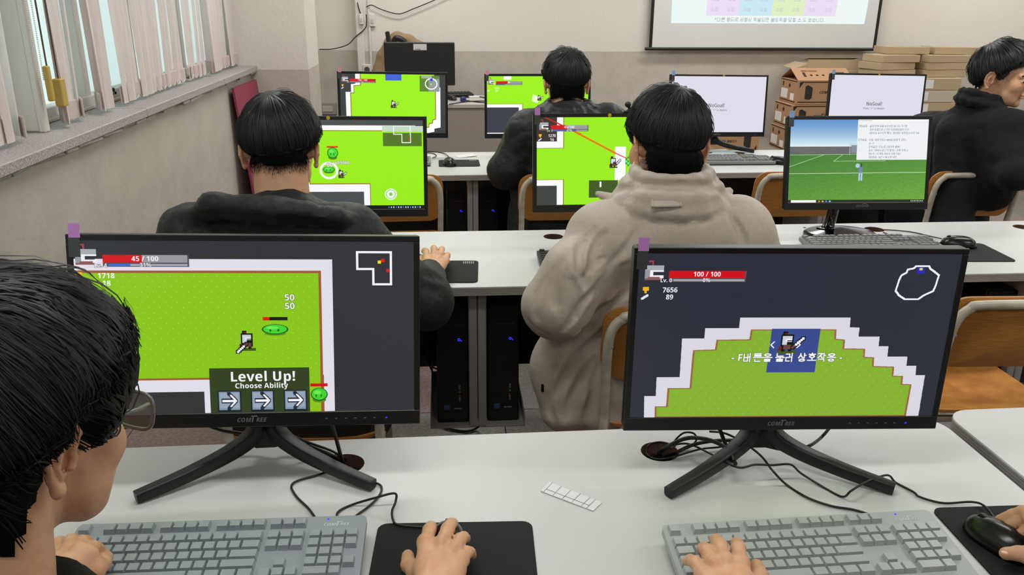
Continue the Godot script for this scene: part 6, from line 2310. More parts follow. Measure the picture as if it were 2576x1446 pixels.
func ear_shape(g: Geo, s: float, flare: float) -> void:
	# rim, inner fold, hollow, flap and lobe; v(y, z) lie in the plane of the ear, x stands off the head
	var eb := Basis(Vector3.UP, s * flare) * Basis(Vector3.RIGHT, -0.2)
	var c := Vector3(s * 0.078, -0.002, 0.010)
	var at := func(x: float, y: float, z: float) -> Vector3:
		return c + eb * Vector3(s * x, y, z)
	var f := Field.new(c - Vector3(0.045, 0.048, 0.035), c + Vector3(0.045, 0.048, 0.05), 0.0021)
	f.cap(at.call(-0.012, 0.0, 0.0), at.call(-0.002, 0.0, 0.008), 0.016, 0.012, 0.008)
	f.ell(at.call(0.002, 0.003, 0.010), Vector3(0.0035, 0.030, 0.017), 0.004, eb)
	f.ell(at.call(0.006, -0.004, 0.003), Vector3(0.0075, 0.013, 0.009), 0.004, eb, -1.0)
	var rim := [[0.002, 0.002, -0.003], [0.004, 0.022, -0.004], [0.006, 0.032, 0.006], [0.007, 0.029, 0.018], [0.007, 0.014, 0.026], [0.006, -0.006, 0.024], [0.004, -0.020, 0.015], [0.003, -0.030, 0.006]]
	for i in rim.size() - 1:
		f.cap(at.call(rim[i][0], rim[i][1], rim[i][2]), at.call(rim[i + 1][0], rim[i + 1][1], rim[i + 1][2]), 0.0036, 0.0036 if i < 6 else 0.0065, 0.004)
	f.ell(at.call(0.003, -0.030, 0.004), Vector3(0.0042, 0.0085, 0.0075), 0.005, eb)
	var fold := [[0.006, 0.016, 0.008], [0.0065, 0.006, 0.015], [0.006, -0.008, 0.014], [0.005, -0.018, 0.006]]
	for i in 3:
		f.cap(at.call(fold[i][0], fold[i][1], fold[i][2]), at.call(fold[i + 1][0], fold[i + 1][1], fold[i + 1][2]), 0.0028, 0.0028, 0.004)
	f.cap(at.call(0.004, 0.0, -0.005), at.call(0.0045, -0.009, -0.003), 0.0038, 0.0038, 0.004)
	f.net(g)

func hand_shape(g: Geo, w: Vector3, k: Array, t: Array, tb: Vector3, tm: Vector3, tt: Vector3, arch: float, arm: Vector3) -> void:
	# w wrist; k four knuckles, t four finger tips (index first); thumb base, middle and tip
	var lo := w
	var hi := w
	for p in k + t + [tb, tm, tt]:
		lo = lo.min(p)
		hi = hi.max(p)
	var e := Vector3.ONE * 0.03
	var f := Field.new(lo - e, hi + e, 0.0032)
	var mid: Vector3 = (k[1] + k[2]) * 0.5
	var across: Vector3 = (k[3] - k[0]).normalized()
	var up := across.cross((mid - w).normalized()).normalized()
	if up.y < 0:
		up = -up
	f.cap(w, arm, 0.0255, 0.030, 0.02, 1.0, up, 0.8)
	for i in 4:
		var r: float = [0.0125, 0.0125, 0.0120, 0.0110][i]
		var st: Vector3 = w + across * (i - 1.5) * 0.0105
		f.cap(st, k[i], 0.0165, r, 0.014)
		f.ell(k[i] + up * 0.002, Vector3.ONE * (r + 0.0006), 0.010)
	f.cap(w.lerp(k[0], 0.35), tb, 0.019, 0.0165, 0.016)
	f.cap(w.lerp(k[3], 0.35), w.lerp(k[3], 0.7), 0.018, 0.014, 0.014)
	for i in 4:
		var a: Vector3 = k[i]
		var d: Vector3 = t[i] - a
		var q: float = [0.0096, 0.0098, 0.0092, 0.0084][i]
		var p1 := a + d * 0.44 + up * arch
		var p2 := a + d * 0.74 + up * arch * 0.75
		f.cap(a, p1, q + 0.0012, q, 0.005)
		f.ell(p1, Vector3.ONE * (q + 0.0006), 0.005)
		f.cap(p1, p2, q, q * 0.92, 0.004)
		f.cap(p2, t[i], q * 0.92, q * 0.80, 0.004)
		f.fold(p1 + up * q - across * 0.007, p1 + up * q + across * 0.007, 0.0022, 0.0012)
	f.cap(tb, tm, 0.0138, 0.0112, 0.008)
	f.cap(tm, tt, 0.0112, 0.0090, 0.005)
	# tendons and the valleys between them
	for i in 3:
		f.fold((k[i] + k[i + 1]) * 0.5 + up * 0.011, (k[i] + k[i + 1]) * 0.5 * 0.6 + w * 0.4 + up * 0.013, 0.006, 0.0018)
	f.net(g)

func body(o: Node3D, J: Dictionary, hx: Transform3D, flare := 0.36) -> Geo:
	var g := Geo.new()
	var back := Transform3D(Basis.IDENTITY, -o.position)
	g.xf = back * hx
	head_shape(g, hx.affine_inverse() * (J.nb as Vector3), flare)
	g.xf = back
	var lo: Vector3 = J.nb
	var hi: Vector3 = J.nb
	for q in J:
		lo = lo.min(J[q])
		hi = hi.max(J[q])
	var e := Vector3.ONE * 0.16
	var f := Field.new(lo - e, hi + e, 0.016)
	torso(f, J, -0.012, 0.05)
	for s in ["l", "r"]:
		f.cap(J["sh" + s], J["el" + s], 0.044, 0.036, 0.02)
		f.cap(J["el" + s], J["wr" + s], 0.036, 0.024, 0.01)
		if J.has("kn" + s):
			f.cap(J["hp" + s], J["kn" + s], 0.068, 0.048, 0.02)
			f.cap(J["kn" + s], J["an" + s], 0.046, 0.034, 0.02)
	f.cap(J.nb, hx * Vector3(0, -0.06, 0.025), 0.052, 0.05, 0.02)
	f.net(g)
	return g

func torso(f: Field, J: Dictionary, e: float, k: float) -> void:
	var r: Vector3 = (J.shr - J.shl).normalized()
	var pv: Vector3 = J.pv
	var ch: Vector3 = J.ch
	var nb: Vector3 = J.nb
	var mid := pv.lerp(ch, 0.45)
	f.cap(pv - r * 0.085, pv + r * 0.085, 0.115 + e, 0.115 + e, k)
	f.cap(mid - r * 0.065, mid + r * 0.065, 0.108 + e, 0.108 + e, k)
	f.cap(ch - r * 0.085, ch + r * 0.085, 0.118 + e, 0.118 + e, k)
	for s in [-1.0, 1.0]:
		f.cap(pv + r * s * 0.07, ch + r * s * 0.08, 0.105 + e, 0.112 + e, k)
		f.cap(nb + Vector3(0, -0.02, 0), J.shl if s < 0 else J.shr, 0.05 + e, 0.058 + e, k)
	f.cap(ch, nb, 0.11 + e, 0.062 + e, k)
	f.cap(J.shl, J.shr, 0.056 + e, 0.056 + e, k)

func legs_to(J: Dictionary, floor_z: float, spread := 0.12) -> void:
	# seated legs: thighs forward (-z), shins down to the floor
	var r: Vector3 = (J.shr - J.shl).normalized()
	r.y = 0
	for q in [["l", -1.0], ["r", 1.0]]:
		J["hp" + q[0]] = J.pv + r * q[1] * 0.085 + Vector3(0, -0.02, 0)
		J["kn" + q[0]] = Vector3(J.pv.x + r.x * q[1] * spread, 0.49, floor_z - 0.02)
		J["an" + q[0]] = Vector3(J.pv.x + r.x * q[1] * spread, 0.09, floor_z + 0.03)

func trousers(o: Node3D, J: Dictionary, m: Material) -> void:
	var lo: Vector3 = J.pv
	var hi: Vector3 = J.pv
	for q in ["hpl", "hpr", "knl", "knr", "anl", "anr"]:
		lo = lo.min(J[q])
		hi = hi.max(J[q])
	var e := Vector3.ONE * 0.17
	var f := Field.new(lo - e, hi + e, 0.018)
	var r: Vector3 = (J.shr - J.shl).normalized()
	f.cap(J.pv - r * 0.08, J.pv + r * 0.08, 0.122, 0.122, 0.04)
	for s in ["l", "r"]:
		f.cap(J["hp" + s], J["kn" + s], 0.088, 0.068, 0.03)
		f.cap(J["kn" + s], J["an" + s], 0.066, 0.056, 0.03)
	var g := Geo.new()
	g.xf = Transform3D(Basis.IDENTITY, -o.position)
	f.net(g)
	part(o, "trousers", g, m)
	for s in ["l", "r"]:
		g = Geo.new()
		g.xf = Transform3D(Basis.IDENTITY, -o.position)
		var a: Vector3 = J["an" + s]
		var f2 := Field.new(a - Vector3(0.08, 0.12, 0.24), a + Vector3(0.08, 0.06, 0.1), 0.012)
		f2.cap(Vector3(a.x, 0.045, a.z + 0.02), Vector3(a.x, 0.04, a.z - 0.14), 0.042, 0.040, 0.02)
		f2.cap(a, Vector3(a.x, 0.05, a.z), 0.045, 0.045, 0.02)
		f2.cut(Vector3(0, 0.003, 0), Vector3.DOWN)
		f2.net(g)
		part(o, "shoe", g, mat("shoe_dark", Color(0.10, 0.10, 0.11), 0.6))

# hair: a close cap plus thousands of tapered strands flowing from the crown
class Hair:
	var C := Vector3(0, 0.030, 0.010)
	var tabr := PackedFloat32Array()
	var neck := Vector3(0, -0.15, 0.05)
	var whorl := Vector3(0.1, 0.85, 0.52)
	var nape := -0.72
	var edge := -9.0      # below this height (of the unit ball) the hair is cropped
	var long := 0.024
	var short := 0.003
	var fringe := 0.42
	var temple := 0.12
	var burn := -0.42
	var count := 2600
	var length := 0.085
	var width := 0.0021
	var wild := 0.10
	var seed := 1
	var side := -0.14
	func low(az: float) -> float:
		var a := absf(az)
		var tab := [[0.0, nape], [1.05, nape + 0.04], [1.28, -0.58], [1.38, -0.32], [1.44, side], [1.72, side], [1.84, burn], [2.05, burn + 0.05], [2.3, temple], [2.65, fringe], [3.2, fringe]]
		for i in tab.size() - 1:
			if a <= tab[i + 1][0]:
				return lerpf(tab[i][1], tab[i + 1][1], (a - tab[i][0]) / (tab[i + 1][0] - tab[i][0]))
		return fringe
	func thick(u: Vector3, nz: FastNoiseLite) -> float:
		var az := atan2(u.x, u.z)
		var t := long
		if edge > -5.0:
			t = lerpf(short, long, smoothstep(edge - 0.45, edge + 0.25, u.y + 0.05 * nz.get_noise_2d(az * 60.0, 3.0)))
		var lim := low(az)
		t *= clampf(0.25 + (u.y - lim) * 2.6, 0.12, 1.0)
		return t * (1.0 + 0.16 * nz.get_noise_3d(u.x * 60.0, u.y * 22.0, u.z * 60.0))
	func scalp() -> void:
		# how far the skull and the neck reach in every direction
		var a := Vector3(0, -0.045, 0.022)
		var ab := neck - a
		for j in 49:
			var ph := PI * j / 48
			for i in 72:
				var az := TAU * i / 72 - PI
				var u := Vector3(sin(ph) * sin(az), cos(ph), sin(ph) * cos(az))
				var t := 0.15
				while t > 0.05:
					var p := C + u * t
					var q := (p - Vector3(0, 0.045, 0.008)) / Vector3(0.0765, 0.088, 0.094)
					var f := (p - Vector3(0, -0.022, -0.028)) / Vector3(0.062, 0.078, 0.068)
					var n := clampf((p - a).dot(ab) / ab.length_squared(), 0.0, 1.0)
					var hit := false
					for sg in [-1.0, 1.0]:
						var b0 := Vector3(sg * 0.035, -0.03, 0.03)
						var bb := neck + Vector3(sg * 0.03, 0, 0) - b0
						var m := clampf((p - b0).dot(bb) / bb.length_squared(), 0.0, 1.0)
						hit = hit or (p - b0 - bb * m).length() < 0.037 + 0.006 * m
					if hit or q.length() < 1.0 or f.length() < 1.0 or (p - a - ab * n).length() < 0.059 + 0.004 * n:
						break
					t -= 0.002
				tabr.append(t)
	func reach(u: Vector3) -> float:
		var fi := (atan2(u.x, u.z) + PI) / TAU * 72.0
		var fj := acos(clampf(u.y, -1, 1)) / PI * 48.0
		var i := int(fi)
		var j := mini(int(fj), 47)
		var x := fi - i
		var y := fj - j
		return lerpf(lerpf(tabr[j * 72 + i % 72], tabr[j * 72 + (i + 1) % 72], x), lerpf(tabr[(j + 1) * 72 + i % 72], tabr[(j + 1) * 72 + (i + 1) % 72], x), y)
	func at(u: Vector3, off: float) -> Vector3:
		return C + u * (reach(u) + off)
	func cap_mesh(g: Geo) -> void:
		var nz := FastNoiseLite.new()
		nz.seed = seed
		nz.frequency = 0.05
		var nu := 64
		var nv := 40
		var ids := PackedInt32Array()
		for j in nv + 1:
			var ph := PI * j / nv
			for i in nu:
				var az := TAU * i / nu - PI
				var u := Vector3(sin(ph) * sin(az), cos(ph), sin(ph) * cos(az))
				if u.y > low(az) + 0.06:
					ids.append(g.v.size())
					var off := thick(u, nz) * 0.80
					g.v.append(g.xf * at(u, off))
					g.n.append((g.xf.basis * u).normalized())
				else:
					ids.append(-1)
		for j in nv:
			for i in nu:
				var a := ids[j * nu + i]
				var b := ids[j * nu + (i + 1) % nu]
				var c := ids[(j + 1) * nu + (i + 1) % nu]
				var d := ids[(j + 1) * nu + i]
				if a >= 0 and b >= 0 and c >= 0:
					for q in [a, b, c]:
						g.ix.append(q)
				if a >= 0 and c >= 0 and d >= 0:
					for q in [a, c, d]:
						g.ix.append(q)
	func strands(g: Geo) -> void:
		var nz := FastNoiseLite.new()
		nz.seed = seed
		nz.frequency = 0.05
		var rn := RandomNumberGenerator.new()
		rn.seed = seed
		var W := whorl.normalized()
		if edge > -5.0:
			# cropped stubble that thins out towards the hairline
			for i in count:
				var az := rn.randf_range(-1.45, 1.45)
				var lim := low(az)
				var yy := lim - 0.03 + (edge - lim + 0.03) * rn.randf()
				if rn.randf() > smoothstep(lim - 0.04, lim + 0.14, yy):
					continue
				var hr := sqrt(maxf(0.0, 1.0 - yy * yy))
				var u := Vector3(hr * sin(az), yy, hr * cos(az))
				var p := at(u, -0.0005)
				var q := at((u + Vector3(0, -0.03 - 0.03 * rn.randf(), 0)).normalized(), 0.0015 + 0.002 * rn.randf())
				var sd := u.cross(q - p).normalized() * 0.00045
				var k0 := g.v.size()
				for e in [p + sd, p - sd, p + u * 0.0008, q]:
					g.v.append(g.xf * e)
					g.n.append((g.xf.basis * u).normalized())
				for e in [0, 3, 2, 2, 3, 1, 1, 3, 0]:
					g.ix.append(k0 + e)
		var steps := 8
		for i in count:
			var y := 1.0 - 2.0 * (i + 0.5) / count
			var rr := sqrt(1.0 - y * y)
			var an := i * 2.39996 + rn.randf() * 0.3
			var u := Vector3(rr * sin(an), y, rr * cos(an))
			var az := atan2(u.x, u.z)
			if u.y < low(az) + 0.02 + 0.10 * rn.randf():
				continue
			var cropped := edge > -5.0 and u.y < edge
			var L := length * rn.randf_range(0.7, 1.15)
			if cropped:
				L = 0.010 + 0.016 * rn.randf()
			var th := rn.randf_range(0.80, 1.08)
			if rn.randf() < 0.04:
				th = 1.25
			var clump := Vector3(nz.get_noise_3d(u.x * 50, u.y * 20, u.z * 50), nz.get_noise_3d(u.z * 50, u.x * 50, 9), nz.get_noise_3d(u.y * 30, u.z * 50, 40))
			var w := width * rn.randf_range(0.7, 1.3) * (0.55 if cropped else 1.0)
			var k0 := g.v.size()
			var prev := Vector3.ZERO
			for s in steps:
				var q := s / (steps - 1.0)
				var p := at(u, thick(u, nz) * lerpf(0.72, 1.0, minf(1.0, q * 2.2)) * th + (0.004 * q * q * wild * 10.0 * rn.randf() if not cropped else 0.0))
				var t := u - W * u.dot(W)
				t = (t - u * t.dot(u))
				t = t.normalized() if t.length() > 0.02 else Vector3(0, 0, 1)
				t = (t + Vector3.DOWN * 0.25 + clump * wild * 4.0).normalized()
				t = (t - u * t.dot(u)).normalized()
				var sd := u.cross(t).normalized()
				var rad := w * (0.55 + 0.45 * sin(PI * minf(1.0, q * 1.4))) * (1.0 - 0.88 * pow(q, 2.5))
				for c in 3:
					var a := TAU * c / 3.0 + PI / 2
					var nn := sd * cos(a) + u * sin(a)
					g.v.append(g.xf * (p + nn * rad * Vector3(1, 1, 1)))
					g.n.append((g.xf.basis * (nn * 0.8 + u)).normalized())
				prev = p
				u = (u + t * (L / (steps - 1.0)) / 0.105).normalized()
			for s in steps - 1:
				for c in 3:
					var a := k0 + s * 3 + c
					var b := k0 + s * 3 + (c + 1) % 3
					for q in [a, b + 3, b, a, a + 3, b + 3]:
						g.ix.append(q)

func add_hair(o: Node3D, hx: Transform3D, h: Hair, m: Material, neck: Vector3) -> void:
	var g := Geo.new()
	g.xf = Transform3D(Basis.IDENTITY, -o.position) * hx
	h.neck = hx.affine_inverse() * neck
	h.scalp()
	h.cap_mesh(g)
	h.strands(g)
	part(o, "hair", g, m)

func face_bits(o: Node3D, hx: Transform3D) -> void:
	var back := Transform3D(Basis.IDENTITY, -o.position) * hx
	for s in [-1.0, 1.0]:
		var g := Geo.new()
		g.xf = back
		var f := Field.new(Vector3(s * 0.031 - 0.024, -0.012, -0.112), Vector3(s * 0.031 + 0.024, 0.022, -0.078), 0.003)
		f.ell(Vector3(s * 0.031, 0.005, -0.0915), Vector3(0.012, 0.0045, 0.006), 0.002)
		f.net(g)
		part(o, "eye", g, mat("eye_dark", Color(0.07, 0.05, 0.045), 0.2))
		g = Geo.new()
		g.xf = back
		g.tube(curve([Vector3(s * 0.013, 0.028, -0.103), Vector3(s * 0.032, 0.034, -0.098), Vector3(s * 0.050, 0.027, -0.086)], 4), 0.0032, 5)
		part(o, "eyebrow", g, mats.black_hair)

func head_at(px: float, py: float, depth: float, yaw: float, pitch: float, roll: float, size := 1.0) -> Transform3D:
	# yaw > 0 turns the face to the left, pitch > 0 lowers it
	var b := Basis(Vector3.UP, deg_to_rad(yaw)) * Basis(Vector3.RIGHT, -deg_to_rad(pitch)) * Basis(Vector3.BACK, deg_to_rad(roll))
	return Transform3D(b.scaled(Vector3.ONE * size), A(px, py, depth))

func build_people() -> void:
	var hair := mat("black_hair", Color(0.085, 0.087, 0.092), 0.42)
	hair.metallic_specular = 0.45
	var skin := mat("skin", Color(0.87, 0.69, 0.55), 0.5)
	skin.subsurf_scatter_enabled = true
	skin.subsurf_scatter_strength = 0.12
	skin.albedo_texture = noise_tex(0.02, Color(0.95, 0.88, 0.86), Color(1, 1, 1), 256, FastNoiseLite.TYPE_SIMPLEX, 4, 77)
	skin.uv1_triplanar = true
	skin.uv1_scale = Vector3.ONE * 6.0
	var pants := cloth_mat("dark_trousers", Color(0.10, 0.105, 0.12), 0.85, 7.0, 0.6)
	student_glasses(hair, skin, pants)
	student_left(hair, skin, pants)
	student_beige(hair, skin, pants)
	student_far(hair, skin, pants)
	student_turned(hair, skin, pants)
	student_edge(skin, pants)

func crumple(sd: int, freq := 9.0) -> FastNoiseLite:
	var n := FastNoiseLite.new()
	n.seed = sd
	n.frequency = freq
	n.fractal_type = FastNoiseLite.FRACTAL_RIDGED
	n.fractal_octaves = 3
	return n

func jacket_field(J: Dictionary, e: float, cell: float, hem: float, cuff := 0.046, sleeve := 1.0) -> Field:
	var lo: Vector3 = J.pv
	var hi: Vector3 = J.pv
	for q in ["pv", "ch", "nb", "shl", "shr", "ell", "elr", "wrl", "wrr"]:
		lo = lo.min(J[q])
		hi = hi.max(J[q])
	lo.y = minf(lo.y, J.pv.y - hem - 0.1)
	var m := Vector3(0.17, 0.17, 0.17)
	var f := Field.new(lo - m, hi + m, cell)
	torso(f, J, 0.012 + e, 0.06)
	var r: Vector3 = (J.shr - J.shl).normalized()
	if hem > 0.0:
		f.cap(J.pv - r * 0.10 + Vector3(0, -hem, 0.0), J.pv + r * 0.10 + Vector3(0, -hem, 0), 0.13 + e, 0.13 + e, 0.06)
	for s in ["l", "r"]:
		f.cap(J["sh" + s], J["el" + s], 0.062 + e, 0.060 + e, 0.04)
		f.cap(J["el" + s], (J["el" + s] as Vector3).lerp(J["wr" + s], sleeve), 0.058 + e, cuff, 0.03)
	return f

func press(f: Field, px: Array, w: float, depth: float, from := 1.4) -> void:
	# creases that follow pixels, laid on the cloth where the line of sight meets it
	var pts := []
	for q in px:
		pts.append(surface_hit(f, q[0], q[1], from))
	var fine := curve(pts, 3)
	f.folds(fine, w, depth)


func ring(f: Field, c: Vector3, rx: float, rz: float, t: float, tilt: Basis, k := 0.015, from := 0.0, to := TAU) -> void:
	var n := 14
	for i in n:
		var a0 := lerpf(from, to, float(i) / n)
		var a1 := lerpf(from, to, float(i + 1) / n)
		f.cap(c + tilt * Vector3(sin(a0) * rx, 0, cos(a0) * rz), c + tilt * Vector3(sin(a1) * rx, 0, cos(a1) * rz), t, t, k)

func wear(o: Node3D, n: String, f: Field, m: Material) -> MeshInstance3D:
	var g := Geo.new()
	g.xf = Transform3D(Basis.IDENTITY, -o.position)
	f.net(g)
	return part(o, n, g, m)

# the student with glasses, front left
func student_glasses(hair: Material, skin: Material, pants: Material) -> void:
	var hx := head_at(150, 1180, 0.765, -24, 13, 0, 1.03)
	hx.origin = A(176, 1150, 0.765) - hx.basis * Vector3(0.086, 0, 0.014)
	var o := thing("person", "student with glasses and shaggy black hair before the Level Up monitor", "person", "", Vector3(-0.47, 0, -0.42))
	var h0 := hx.origin
	var J := {"nb": h0 + Vector3(-0.015, -0.165, 0.085), "ch": Vector3(-0.45, 0.82, -0.46), "pv": Vector3(-0.47, 0.50, -0.36), "shl": Vector3(-0.60, 0.93, -0.50), "shr": Vector3(-0.285, 0.885, -0.40), "ell": Vector3(-0.68, 0.74, -0.72), "elr": Vector3(-0.115, 0.75, -0.62), "wrl": Vector3(-0.52, 0.80, -0.90), "wrr": oy(1098, 1490, 0.775)}
	legs_to(J, -0.80)
	var g := body(o, J, hx, -0.05)
	# right hand on the mouse, seen from above; left hand on the keyboard
	hand_shape(g, J.wrr, [oy(1072, 1366, 0.774), oy(1111, 1370, 0.778), oy(1142, 1386, 0.774), oy(1160, 1410, 0.766)], [oy(1086, 1326, 0.750), oy(1140, 1315, 0.752), oy(1172, 1354, 0.750), oy(1188, 1396, 0.742)], oy(1052, 1440, 0.752), oy(1028, 1420, 0.748), oy(1026, 1398, 0.744), 0.010, J.elr.lerp(J.wrr, 0.75))
	var lk := [oy(222, 1396, 0.80), oy(196, 1390, 0.804), oy(172, 1388, 0.80), oy(150, 1392, 0.79)]
	var lt := [oy(258, 1392, 0.773), oy(228, 1370, 0.776), oy(196, 1364, 0.776), oy(160, 1368, 0.772)]
	hand_shape(g, J.wrl, lk, lt, oy(235, 1430, 0.782), oy(258, 1415, 0.775), oy(268, 1402, 0.770), 0.010, J.ell.lerp(J.wrl, 0.75))
	part(o, "body", g, skin)
	trousers(o, J, pants)
	var f := jacket_field(J, 0.006, 0.013, 0.02, 0.046, 0.55)
	ring(f, J.nb + Vector3(0.0, -0.012, 0.0), 0.080, 0.076, 0.030, Basis(Vector3.RIGHT, 0.25), 0.03)
	f.ell(J.nb + Vector3(0.0, -0.04, 0.10), Vector3(0.12, 0.085, 0.07), 0.04)
	f.ripple(crumple(3, 6.0), 0.006)
	wear(o, "hoodie", f, cloth_mat("black_cotton", Color(0.075, 0.073, 0.078), 0.9, 9.0, 0.6))
	var h := Hair.new()
	h.long = 0.033
	h.count = 12000
	h.length = 0.10
	h.width = 0.0011
	h.wild = 0.16
	h.nape = -0.86
	h.fringe = -0.05
	h.temple = -0.30
	h.burn = -0.52
	h.side = 0.02
	h.seed = 5
	h.whorl = Vector3(-0.15, 0.8, 0.6)
	add_hair(o, hx, h, hair, J.nb)
	face_bits(o, hx)
	# glasses
	var gl := thing("eyeglasses", "clear-framed eyeglasses worn by the shaggy-haired student", "glasses", "", hx.origin, hx.basis)
	for s in [-1.0, 1.0]:
		var rim := Geo.new()
		var pts := []
		for i in 25:
			var a := TAU * i / 24.0
			var x := 0.026 * signf(cos(a)) * pow(absf(cos(a)), 0.6)
			var y := 0.020 * signf(sin(a)) * pow(absf(sin(a)), 0.6)
			pts.append(Vector3(s * 0.034 + x, 0.004 + y, -0.120 + 0.10 * absf(s * 0.034 + x) ** 1.5))
		rim.tube(pts, 0.0022, 6, false)
		part(gl, "rim", rim, mat("clear_frame", Color(0.45, 0.43, 0.42), 0.15))
		var le := Geo.new()
		for i in 24:
			le.tri(Vector3(s * 0.034, 0.004, -0.1185), pts[i], pts[i + 1], Vector3(s * 0.034, 0.004, 0))
		var lm := mat("lens", Color(0.9, 0.95, 0.95, 0.12), 0.05)
		lm.transparency = BaseMaterial3D.TRANSPARENCY_ALPHA
		part(gl, "lens", le, lm)
		var tp := Geo.new()
		tp.tube([Vector3(s * 0.060, 0.016, -0.111), Vector3(s * 0.070, 0.018, -0.085), Vector3(s * 0.0775, 0.024, -0.02), Vector3(s * 0.079, 0.022, 0.0)], 0.0022, 6)
		part(gl, "temple", tp, mat("clear_frame"))
	var br := Geo.new()
	br.tube([Vector3(-0.009, 0.008, -0.1195), Vector3(0, 0.011, -0.1215), Vector3(0.009, 0.008, -0.1195)], 0.002, 6)
	part(gl, "bridge", br, mat("clear_frame"))

# black puffer with a wide folded hood, middle row left
func student_left(hair: Material, skin: Material, pants: Material) -> void:
	var hx := head_at(707, 384, 1.99, 2, 8, 0, 0.98)
	var o := thing("person", "student with a round black bowl cut in black jacket at the slime game", "person", "", Vector3(-0.35, 0, -2.0))
	var h0 := hx.origin
	var J := {"nb": h0 + Vector3(0.004, -0.15, 0.05), "ch": Vector3(-0.36, 0.84, -1.98), "pv": Vector3(-0.36, 0.55, -2.0), "shl": A(492, 603, 1.97), "shr": A(880, 606, 1.96), "ell": A(425, 770, 2.05), "elr": A(1065, 755, 2.03), "wrl": Vector3(-0.43, 0.775, -2.30), "wrr": oy(1080, 690, 0.775)}
	legs_to(J, -2.38)
	var g := body(o, J, hx)
	hand_shape(g, J.wrr, [oy(1074, 650, 0.783), oy(1092, 643, 0.787), oy(1108, 645, 0.785), oy(1121, 655, 0.776)], [oy(1066, 632, 0.755), oy(1090, 626, 0.757), oy(1112, 628, 0.757), oy(1128, 645, 0.748)], oy(1066, 678, 0.765), oy(1060, 662, 0.755), oy(1061, 648, 0.75), 0.012, J.elr.lerp(J.wrr, 0.8))
	hand_shape(g, J.wrl, [Vector3(-0.40, 0.782, -2.39), Vector3(-0.42, 0.786, -2.40), Vector3(-0.44, 0.783, -2.395), Vector3(-0.458, 0.775, -2.38)], [Vector3(-0.385, 0.752, -2.45), Vector3(-0.415, 0.752, -2.47), Vector3(-0.445, 0.752, -2.465), Vector3(-0.475, 0.752, -2.44)], Vector3(-0.395, 0.768, -2.34), Vector3(-0.375, 0.76, -2.37), Vector3(-0.37, 0.752, -2.40), 0.014, J.ell.lerp(J.wrl, 0.8))
	part(o, "body", g, skin)
	trousers(o, J, pants)
	var f := jacket_field(J, 0.018, 0.0105, 0.06, 0.046)
	# the hood lies spread round the neck: a thick roll that ends in a point on the right
	var c: Vector3 = J.nb
	ring(f, c + Vector3(0, 0.000, 0.02), 0.115, 0.085, 0.026, Basis(Vector3.RIGHT, 0.15), 0.03)
	f.cap(A(475, 550, 1.92), A(540, 515, 1.86), 0.026, 0.032, 0.03)
	f.cap(A(540, 517, 1.86), A(700, 530, 1.83), 0.034, 0.036, 0.03)
	f.cap(A(700, 530, 1.83), A(850, 548, 1.86), 0.036, 0.026, 0.03)
	f.cap(A(845, 545, 1.87), A(932, 557, 1.92), 0.022, 0.004, 0.02)
	f.ripple(crumple(8, 7.0), 0.008, Vector3(1, 0.7, 1))
	press(f, [[440, 556], [520, 548], [640, 552], [760, 562], [860, 574]], 0.012, 0.018)
	press(f, [[470, 505], [560, 498], [680, 508], [780, 525], [860, 560]], 0.004, 0.004)
	for q in [[530, 580, 560, 562], [585, 585, 575, 566], [650, 585, 700, 572], [760, 588, 740, 572], [820, 588, 838, 575], [470, 585, 500, 568], [1070, 690, 1120, 700], [1060, 720, 1110, 735]]:
		press(f, [[q[0], q[1]], [(q[0] + q[2]) * 0.5 + 4, (q[1] + q[3]) * 0.5], [q[2], q[3]]], 0.010, 0.012)
	wear(o, "jacket", f, cloth_mat("black_nylon", Color(0.145, 0.15, 0.15), 0.55, 8.0, 0.8))
	var h := Hair.new()
	h.edge = -0.22
	h.long = 0.021
	h.short = 0.0025
	h.nape = -0.73
	h.count = 8000
	h.length = 0.11
	h.width = 0.0012
	h.wild = 0.03
	h.whorl = Vector3(-0.12, 0.93, 0.32)
	h.seed = 11
	add_hair(o, hx, h, hair, J.nb)
	face_bits(o, hx)

